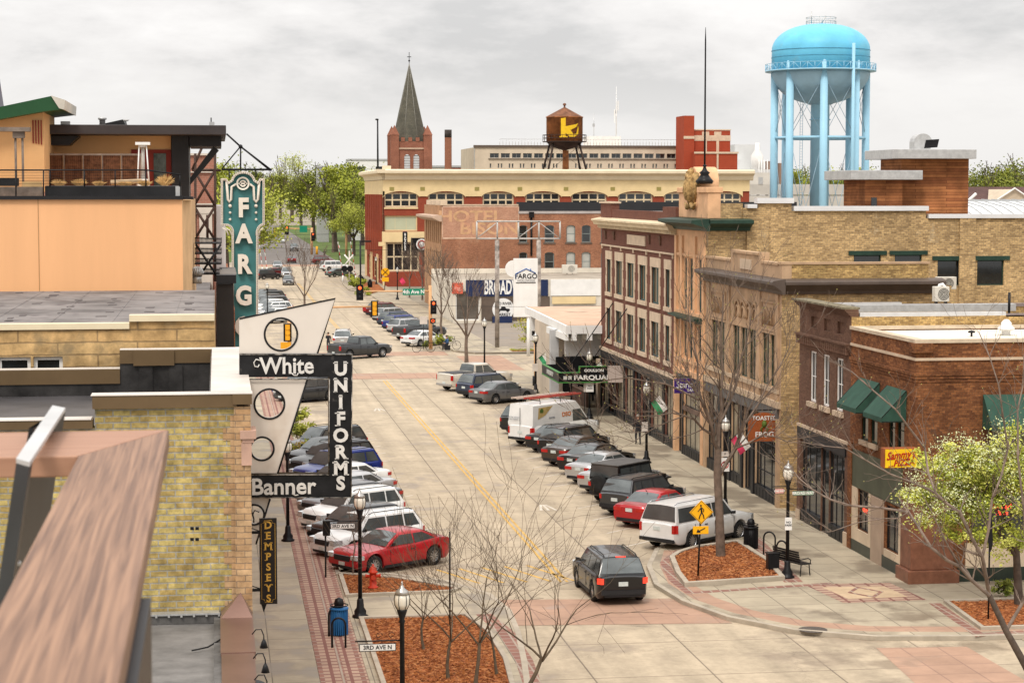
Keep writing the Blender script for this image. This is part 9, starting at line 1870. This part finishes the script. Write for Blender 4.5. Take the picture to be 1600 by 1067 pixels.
g = G(703, 985); tag(MB().tube([(g.x, g.y, .1), (g.x, g.y, PY(703, 830, g.y).z)], .03, 6).build('sign_post', M_iron), 'plain thin black post among the saplings', 'post')
g = G(1544, 975); t = thing('slim_post_sign', 'slim black post with a folded dark sign in the right hand bed', 'sign', g); q = PY(1545, 800, g.y); MB().tube([(g.x, g.y, .1), (g.x, g.y, q.z)], .03, 6).build('post', M_iron, t); MB().add([(g.x-.02, g.y-.06, q.z), (g.x+.06, g.y-.04, q.z), (g.x+.10, g.y-.05, q.z-1.1), (g.x-.08, g.y-.05, q.z-1.0), (g.x+.02, g.y-.05, q.z-1.35)], [(0, 1, 2, 3), (3, 2, 4)]).build('folded_banner', M_black, t)
# hanging shop signs
def hang(name, label, p0, p1, Y, mat, txts, oval=False, out_=None):
 a, b = PY(*p0, Y), PY(*p1, Y); t = thing(name, label, 'sign', (a.x, Y, b.z)); cx_ = (a.x+b.x)/2; cz_ = (a.z+b.z)/2; W2_ = (b.x-a.x)/2; H2 = (a.z-b.z)/2
 if oval: pts = [V((cx_-W2_, Y, cz_-H2*.95)), V((cx_+W2_, Y, cz_-H2*.95))]+[V((cx_+W2_*cos(pi*k/14), Y, cz_+H2*.35+H2*.65*sin(pi*k/14))) for k in range(15)]; MB().ext(pts, (0, .12, 0)).build('board', mat, t)
 else: MB().box(a.x, Y, b.z, b.x, Y+.12, a.z).build('board', mat, t, bevel=.01)
 for s_, dx, dz, sz, m_, k in txts: text(t, 'lettering', s_, V((cx_+dx*W2_, Y-.012, cz_+dz*H2)), UX, UZ, sz, m_, .008, .004, sx=k)
 MB().tube([(a.x-.1, Y+.06, a.z+.12), (XR, Y+.06, a.z+.12)], .03, 5).tube([(a.x+.15, Y+.06, a.z), (a.x+.15, Y+.06, a.z+.12)], .015, 4).tube([(b.x-.15, Y+.06, a.z), (b.x-.15, Y+.06, a.z+.12)], .015, 4).build('bracket', M_iron, t); return t
Mst_ = nmat('starry_purple', (.05, .018, .18), .45, 0, .3, 1.2); hang('bank_sign', 'deep purple rectangular hanging bank sign with white lettering', (1054, 592), (1093, 614), 107.5, Mst_, [('Starion', -.02, .14, .50, M_white, .8), ('BANK', .4, -.6, .2, M_white, 1)])
Mfr = brick('orange_planks', (.42, .12, .035), (.34, .09, .03), (.12, .04, .02), .11, 4, .01, .2, 2)
t = hang('wooden_sign', 'orange wooden plank hanging sign with arched top and white letters', (1170, 645), (1219, 690), 91.2, Mfr, [('TOASTED', 0, .62, .27, M_white, 1), ('FROG', .0, -.5, .34, M_white, 1)], True)
c = PY(1194, 662, 91.2); MB().ball((c.x, 91.18, c.z), .12, 6, 1.3).tube([(c.x-.05, 91.17, c.z-.1), (c.x-.18, 91.17, c.z-.25), (c.x-.1, 91.17, c.z-.35)], .03, 5).tube([(c.x+.05, 91.17, c.z-.1), (c.x+.18, 91.17, c.z-.25), (c.x+.1, 91.17, c.z-.35)], .03, 5).build('frog_emblem', nmat('frog_green', (.10, .16, .03), .6, 0, .1, 5), t)
# traffic signals
Mgal = nmat('tan_pole', (.62, .36, .18), .5, .1, .1, 2); Mamb = nmat('amber_lit', (1, .42, .05), .5, 0, 0, emit=.6); Mrl = nmat('red_lit', (1, .12, .03), .5, 0, 0, emit=1.2); Mhs = nmat('signal_yellow', (.75, .36, .02), .5, 0, .08, 3)
def head_(t, c, s, back, lit=True):
 m = MB(); m.box(c.x-.28*s, c.y-.02, c.z-.62*s, c.x+.28*s, c.y, c.z+.62*s); m.build('backplate', M_black, t)
 if back: m = MB(); [m.lathe([(.001, .2*s), (.15*s, .16*s), (.17*s, 0)], (c.x, c.y-.3*s, c.z+k*.36*s), 12, ax='y') for k in (-1, 0, 1)]; m.box(c.x-.16*s, c.y-.2*s, c.z-.54*s, c.x+.16*s, c.y-.021, c.z+.54*s); m.build('housing', Mhs, t)
 else:
  m = MB(); m.box(c.x-.16*s, c.y-.1*s, c.z-.54*s, c.x+.16*s, c.y-.021, c.z+.54*s); m.build('housing', M_black, t)
  m = MB(); m.lathe([(.14*s, 0), (.001, -.03)], (c.x, c.y-.11*s, c.z+.36*s), 14, ax='y'); m.build('red_lamp', Mrl, t)
  m = MB(); [m.lathe([(.13*s, 0), (.001, -.02)], (c.x, c.y-.105*s, c.z-k*.36*s), 12, ax='y') for k in (0, 1)]; m.build('dark_lamp', M_shop, t)
g = G(673, 547); t = thing('traffic_signal', 'tan traffic signal pole with long arm, red light and green avenue sign', 'traffic signal', g); Yt = g.y; T = lambda px, py: PY(px, py, Yt)
MB().tube([(g.x, Yt, .1), T(672, 446)], [.19, .15], 10).build('pole', Mgal, t); MB().tube([T(672, 455), T(562, 455)], [.10, .06], 8).build('arm', Mgal, t)
head_(t, T(562, 457)-UY*.15, 1.15, False); head_(t, T(677, 480)-UY*.2, 1.0, False)
a = T(646, 456); m = MB(); m.box(T(629, 450).x, Yt-.2, T(629, 461).z, T(663, 450).x, Yt-.15, T(629, 451).z); m.build('street_name_plate', Msg, t); text(t, 'lettering', '4th Ave N', V((a.x, Yt-.21, a.z)), UX, UZ, .5, M_white, .005, .012, sx=.95)
m = MB(); c = T(676, 501); m.box(c.x-.25, Yt-.25, c.z-.22, c.x+.25, Yt-.1, c.z+.22); m.build('walk_signal', M_black, t); m = MB(); m.lathe([(.14, -.01), (.10, -.01), (.10, 0), (.14, 0)], (c.x, Yt-.26, c.z), 14, ax='y', cap=0); m.build('hand_symbol', Mrl, t)
c = T(661, 500); panel_sign('plain_notice', 'plain pale rectangular notice left of the tan signal pole', 'sign', (c.x, Yt-.5, c.z), .7, .7, M_captop, post=True)
Yt2 = 164; T = lambda px, py: PY(px, py, Yt2); g = V((T(470, 560).x, Yt2, 0)); t = thing('traffic_signal', 'signal arm reaching from behind the uniform sign with an amber housing seen from behind', 'traffic signal', g); MB().tube([(T(452, 500).x, Yt2, 0), T(452, 480)], .16, 8).build('pole', Mgal, t); MB().tube([T(452, 481), T(584, 479)], [.10, .055], 8).build('arm', Mgal, t); head_(t, T(585, 482)-UY*.1, 1.0, True)
head_(t, T(449, 519)-UY*.4, 1.15, True); m = MB(); c = T(446, 539); m.box(c.x-.4, Yt2-.6, c.z-.25, c.x+.4, Yt2-.3, c.z+.25); m.build('walk_housing', Mhs, t)
g = G(839, 605); t = thing('signal_pole', 'orange tan pole with black base box beside the canopy building', 'signal pole', g); MB().tube([(g.x, g.y, 0), PY(838, 523, g.y)], [.24, .2], 10).build('pole', Mgal, t); MB().lathe([(.34, .1), (.34, .85)], g, 12).build('base', M_black, t); c = PY(836, 522, g.y); MB().box(c.x-.25, g.y-.3, c.z-.1, c.x+.15, g.y, c.z+.25).build('camera_box', M_black, t)
g = G(487, 398); Yq = g.y; T = lambda px, py: PY(px, py, Yq); t = thing('traffic_signal', 'distant tan signal pole with arm over the far junction', 'traffic signal', g); MB().tube([(g.x, Yq, 0), T(487, 356)], .3, 8).build('pole', Mgal, t); MB().tube([T(487, 358), T(445, 357)], .14, 6).build('arm', Mgal, t); head_(t, T(448, 360)-UY*.3, 1.7, False); head_(t, T(430, 363)-UY*.3, 1.7, True); head_(t, T(489, 370)-UY*.3, 1.6, False); a, b = T(468, 357), T(480, 363); MB().box(a.x, Yq-.3, b.z, b.x, Yq-.2, a.z+.6).build('street_name_plate', Msg, t)
for px, py, tp, lb in ((541, 440, 357, 'far tan utility pole left of the department store'), (495, 398, 385, 'short yellow bollard pole on the far lawn')):
 g = G(px, py) if py < 430 else G(px, 400); tag(MB().tube([(g.x, g.y, 0), PY(px, tp, g.y)], .28, 7).build('utility_pole', Mgal if px > 500 else Mhs), lb, 'pole')
# railway crossing clutter
g = G(601, 455); c = PY(602, 430, g.y); t = thing('railway_sign', 'yellow round railway crossing sign on a post before the store', 'road sign', g); MB().tube([g, V((c.x, g.y, c.z+.5))], .06, 5).build('post', M_iron, t); MB().lathe([(.62, 0), (.62, .05)], (c.x, g.y-.1, c.z+.45), 20, ax='y').build('disc', Mpy, t); MB().box(c.x-.5, g.y-.1, c.z-.95, c.x+.5, g.y-.05, c.z-.3).build('plate', Mpy, t)
m = MB(); cc = V((c.x, g.y-.12, c.z+.45)); m.tube([cc+V((-.4, 0, -.4)), cc+V((.4, 0, .4))], .05, 4); m.tube([cc+V((.4, 0, -.4)), cc+V((-.4, 0, .4))], .05, 4); m.build('cross_symbol', Mink, t)
g = G(546, 445); Yq = g.y; T = lambda px, py: PY(px, py, Yq); t = thing('crossbuck', 'white railway crossbuck with black round lamps beyond the green shrub', 'railway signal', g); MB().tube([g, T(546, 392)], .12, 6).build('post', M_captop, t); m = MB(); m.tube([T(538, 398), T(552, 414)], .16, 4); m.tube([T(552, 398), T(539, 414)], .16, 4); m.build('cross_board', M_white, t); m = MB(); [m.lathe([(.5, 0), (.001, .1)], (T(px, 420).x, Yq-.2, T(px, 420).z), 14, ax='y') for px in (538, 547)]; m.build('round_lamp', M_black, t)
for px, lb in ((536, 'red and white raised crossing gate arm left of the crossbuck'), (556, 'red and white raised crossing gate arm right of the crossbuck'), (410, 'striped raised crossing gate arm beside the theatre sign'), (417, 'second striped raised crossing gate arm beside the theatre sign')):
 g = G(px, 442 if px > 500 else 428); m = MB(); zt = PY(px, 378 if px > 500 else 358, g.y).z; n = 10
 for i in range(n): m.tube([V((g.x-i*.08, g.y, 1+i*(zt-1)/n)), V((g.x-(i+1)*.08, g.y, 1+(i+1)*(zt-1)/n))], .07, 4, i % 2)
 m.tube([(g.x, g.y, 0), (g.x, g.y, 1.2)], .15, 6, 1); tag(m.build('crossing_gate', [Mrd, M_white]), lb, 'crossing gate', 'raised railway gate arms')
Yg_ = 285; a, b = PY(563, 376, Yg_), PY(580, 378.5, Yg_); t = thing('cantilever_gantry', 'short dark cantilever arm on a post beside the department store', 'gantry', a); MB().box(a.x, Yg_, b.z, b.x, Yg_+.4, a.z).build('arm', M_iron, t); MB().tube([(a.x, Yg_, 0), (a.x, Yg_, a.z)], .12, 6).build('post', M_iron, t)
t = thing('cafe_fence', 'low dark metal fence round the cafe terrace before the brick hotel', 'fence', G(640, 452)); m = MB(); p0, p1 = G(598, 447), G(668, 447)
for k in range(40): q = p0.lerp(p1, k/39); m.tube([q, q+UZ*1.1], .05, 4)
m.tube([p0+UZ*1.1, p1+UZ*1.1], .06, 4); m.build('panel', M_iron, t)
# overhead wires
def wire(pts, lab, r=.02): tag(MB().tube(pts, r, 4).build('overhead_wire', M_iron), lab, 'wire', 'overhead wires across the street')
for Y, pa, pb, sag, lb in ((176, (300, 455), (945, 478), .5, 'long thin wire crossing above the signal arm'), (300, (340, 382), (700, 388), .5, 'thin wire crossing before the department store'), (360, (345, 362), (590, 361), .6, 'thin far wire crossing above the far junction')):
 a, b = PY(*pa, Y), PY(*pb, Y); wire([a.lerp(b, k/12)-UZ*sag*4*(k/12)*(1-k/12) for k in range(13)], lb, .018*Y/170)
# bicycles and people
def bicycle(g, ang, label, s=1.0):
 t = thing('bicycle', label, 'bicycle', g); U = V((cos(ang), sin(ang), 0)); P = lambda u, z: V(g)+U*u*s+UZ*z*s
 for u in (-.52, .52): MB().tube([P(u+.33*cos(2*pi*k/18), .34+.33*sin(2*pi*k/18)) for k in range(19)], .018*s, 5).build('wheel', M_tyre, t)
 m = MB()
 for pl in (((-.52, .34), (-.15, .85), (.38, .82), (.52, .34)), ((-.15, .85), (-.05, .32), (.38, .82)), ((-.52, .34), (-.05, .32)), ((.38, .82), (.35, .98))): m.tube([P(*p) for p in pl], .016*s, 5)
 m.build('frame', M_iron, t); MB().tube([P(.35, .98)+V((-U.y, U.x, 0))*.25, P(.35, .98), P(.35, .98)-V((-U.y, U.x, 0))*.25], .014*s, 5).build('handlebar', M_iron, t); MB().ball(P(-.17, .9), .06*s, 4, .5).build('saddle', M_black, t)
bicycle(G(662, 553)+UZ*.14, .25, 'bicycle parked at the kerb tip left of the signal pole', 1.3); bicycle(G(703, 549)+UZ*.14, .1, 'bicycle beside the seated person at the junction', 1.2)
M_skin = nmat('skin', (.50, .28, .19), .6, 0, .05, 5)
def person(loc, ang, label, pose, shirt, trousers, hair, height=1.75, hat=None, extra=None):
 """one continuous skinned body; joints in metres for a 1.75 m figure facing +x"""
 J = {'pelvis': (0, 0, .95), 'waist': (0, 0, 1.10), 'chest': (.0, 0, 1.32), 'neck0': (.0, 0, 1.46), 'neck': (.01, 0, 1.53), 'head': (.03, 0, 1.63), 'crown': (.02, 0, 1.72)}
 for s_, k in ((1, 'l'), (-1, 'r')): J.update({'sh'+k: (0, s_*.18, 1.42), 'el'+k: (-.02, s_*.25, 1.14), 'wr'+k: (.04, s_*.25, .89), 'pa'+k: (.05, s_*.25, .82), 'hip'+k: (0, s_*.09, .90), 'kn'+k: (.02, s_*.10, .50), 'an'+k: (-.02, s_*.10, .09), 'to'+k: (.16, s_*.11, .045)})
 J.update(pose); rad = {'pelvis': (.15, .12), 'waist': (.14, .11), 'chest': (.17, .12), 'neck0': (.08, .08), 'neck': (.055, .055), 'head': (.085, .095), 'crown': (.05, .055)}
 for k in 'lr': rad.update({'sh'+k: (.07, .07), 'el'+k: (.048, .048), 'wr'+k: (.03, .03), 'pa'+k: (.035, .022), 'hip'+k: (.095, .095), 'kn'+k: (.065, .065), 'an'+k: (.045, .045), 'to'+k: (.045, .035)})
 E_ = [('pelvis', 'waist'), ('waist', 'chest'), ('chest', 'neck0'), ('neck0', 'neck'), ('neck', 'head'), ('head', 'crown')]
 for k in 'lr':
  E_ += [('chest', 'sh'+k), ('sh'+k, 'el'+k), ('el'+k, 'wr'+k), ('wr'+k, 'pa'+k), ('pelvis', 'hip'+k), ('hip'+k, 'kn'+k), ('kn'+k, 'an'+k), ('an'+k, 'to'+k)]
  p = V(J['pa'+k]); w_ = V(J['wr'+k]); d = (p-w_).normalized(); sd_ = V((1, 0, 0)) if abs(d.x) < .8 else V((0, 0, 1))
  for i, (o_, l_) in enumerate(((-.028, .060), (-.009, .072), (.010, .068), (.028, .055))):
   a_ = 'f%s%d' % (k, i); J[a_] = tuple(p+sd_*o_+d*.03); J[a_+'b'] = tuple(p+sd_*o_*1.1+d*l_+V((.012, 0, 0))); rad[a_] = (.009, .009); rad[a_+'b'] = (.007, .007); E_ += [('pa'+k, a_), (a_, a_+'b')]
  J['t'+k] = tuple(p+sd_*.05-d*.0+V((.01, 0, 0))); rad['t'+k] = (.010, .010); E_.append(('pa'+k, 't'+k))
 names = ['pelvis']+[n for n in J if n != 'pelvis']; idx = {n: i for i, n in enumerate(names)}
 me = bpy.data.meshes.new('tmp'); me.from_pydata([J[n] for n in names], [(idx[a], idx[b]) for a, b in E_], []); ob = bpy.data.objects.new('tmp', me); col.objects.link(ob)
 sk = ob.modifiers.new('s', 'SKIN'); sk.use_smooth_shade = True
 for n in names: v = me.skin_vertices[0].data[idx[n]]; v.radius = rad[n]; v.use_root = (n == 'pelvis')
 sb = ob.modifiers.new('u', 'SUBSURF'); sb.levels = 1; sb.render_levels = 1
 bpy.context.view_layer.update(); m2 = bpy.data.meshes.new_from_object(ob.evaluated_get(bpy.context.evaluated_depsgraph_get())); bpy.data.objects.remove(ob)
 t = thing('person', label, 'person', (0, 0, 0)); m2.name = 'body'; b = bpy.data.objects.new('body', m2); col.objects.link(b); b.parent = t; m2.materials.clear()
 for mm in (M_skin, shirt, trousers, M_black): m2.materials.append(mm)
 segs = [(V(J[a]), V(J[c_]), a, c_) for a, c_ in E_]
 for p_ in m2.polygons:
  c_ = p_.center; best = min(segs, key=lambda s_: (c_-(s_[0]+(s_[1]-s_[0])*max(0, min(1, (c_-s_[0]).dot(s_[1]-s_[0])/max(1e-9, (s_[1]-s_[0]).length_squared))))).length)
  a, q = best[2], best[3]; p_.material_index = 3 if q.startswith('to') else (2 if q.startswith(('hip', 'kn', 'an')) or (a == 'pelvis' and c_.z < J['pelvis'][2]+.03) else (0 if q in ('neck', 'head', 'crown') or q.startswith(('pa', 'f', 't')) else 1)); p_.use_smooth = True
 hd_ = V(J['head']); m = MB(); hv = []
 m.lathe([(.001, -.02)]+[(.108*sin(a_), .02+.115*(-cos(a_))) for a_ in [pi*(.45+.55*i/8) for i in range(9)]], hd_+V((-.018, 0, .02)), 16); m.build('hair', hair, t)
 m = MB(); m.add([hd_+V((.085, -.015, -.005)), hd_+V((.085, .015, -.005)), hd_+V((.115, 0, -.02)), hd_+V((.085, 0, .03))], [(0, 2, 3), (2, 1, 3), (0, 1, 2)]); [m.ball(hd_+V((.0, s_*.095, 0)), .022, 4) for s_ in (-1, 1)]; m.build('nose_and_ears', M_skin, t)
 m = MB(); [m.ball(hd_+V((.085, s_*.035, .02)), .011, 4) for s_ in (-1, 1)]; m.box(hd_.x+.08, hd_.y-.022, hd_.z-.05, hd_.x+.093, hd_.y+.022, hd_.z-.042); m.build('eyes_and_mouth', M_black, t)
 if extra: extra(t, J)
 t.location = loc; t.rotation_euler = (0, 0, ang); t.scale = (height/1.75,)*3; return t
Mcl = nmat('black_cloth', (.022, .022, .025), .9, 0, .2, 6); Mhr = nmat('grey_hair', (.33, .29, .25), .8, 0, .2, 20); Mbh = nmat('brown_hair', (.06, .035, .02), .8, 0, .2, 20); Mjn = nmat('dark_trousers', (.035, .035, .04), .9, 0, .2, 6); Mbl = nmat('blue_jacket', (.04, .10, .22), .9, 0, .2, 6)
walk = {'knl': (.14, .10, .52), 'anl': (.10, .09, .12), 'tol': (.26, .09, .06), 'knr': (.02, -.10, .50), 'anr': (-.12, -.10, .12), 'tor': (.03, -.11, .045), 'ell': (-.10, .27, 1.16), 'wrl': (-.02, .27, .93), 'pal': (.0, .265, .86), 'elr': (.03, -.28, 1.15), 'wrr': (.16, -.24, .96), 'par': (.2, -.23, .90)}
g = G(997, 699)+UZ*.14
person(g, radians(92), 'person in black top and dark trousers walking away along the right pavement', walk, Mcl, Mjn, Mhr)
g = G(519, 549); g.x -= .35; person(g, radians(80), 'person in dark clothes standing beside the silver SUV in the street', {'ell': (.12, .22, 1.2), 'wrl': (.3, .15, 1.25), 'pal': (.36, .14, 1.28)}, Mcl, Mjn, Mbh)
seat = {'pelvis': (0, 0, .52), 'waist': (-.03, 0, .68), 'chest': (.0, 0, .90), 'neck0': (.03, 0, 1.04), 'neck': (.05, 0, 1.11), 'head': (.08, 0, 1.21), 'crown': (.07, 0, 1.30)}
for s_, k in ((1, 'l'), (-1, 'r')): seat.update({'sh'+k: (.02, s_*.18, 1.0), 'el'+k: (.1, s_*.24, .76), 'wr'+k: (.3, s_*.18, .66), 'pa'+k: (.36, s_*.17, .64), 'hip'+k: (.04, s_*.09, .49), 'kn'+k: (.42, s_*.12, .50), 'an'+k: (.42, s_*.12, .10), 'to'+k: (.56, s_*.12, .045)})
g = G(699, 549)+UZ*.14; person(g, radians(200), 'seated person in a blue jacket between the shrub and the bicycle', seat, Mbl, Mjn, Mbh)
t = thing('concrete_seat', 'low dark block seat under the seated person', 'seat', g); MB().box(g.x-.25, g.y-.25, .12, g.x+.25, g.y+.25, .56).build('block', M_shop, t, bevel=.02)
for px, py, lb, sh_ in ((563, 445, 'far person in dark clothes nearest the store columns', Mcl), (554, 441, 'far person in pale top standing by the crossbuck', Mfw), (507, 404, 'tiny far person in dark clothes beyond the crossing SUV', Mcl)):
 g = G(px, py)+UZ*.1; person(g, radians(250), lb, walk, sh_, Mjn, Mbh)
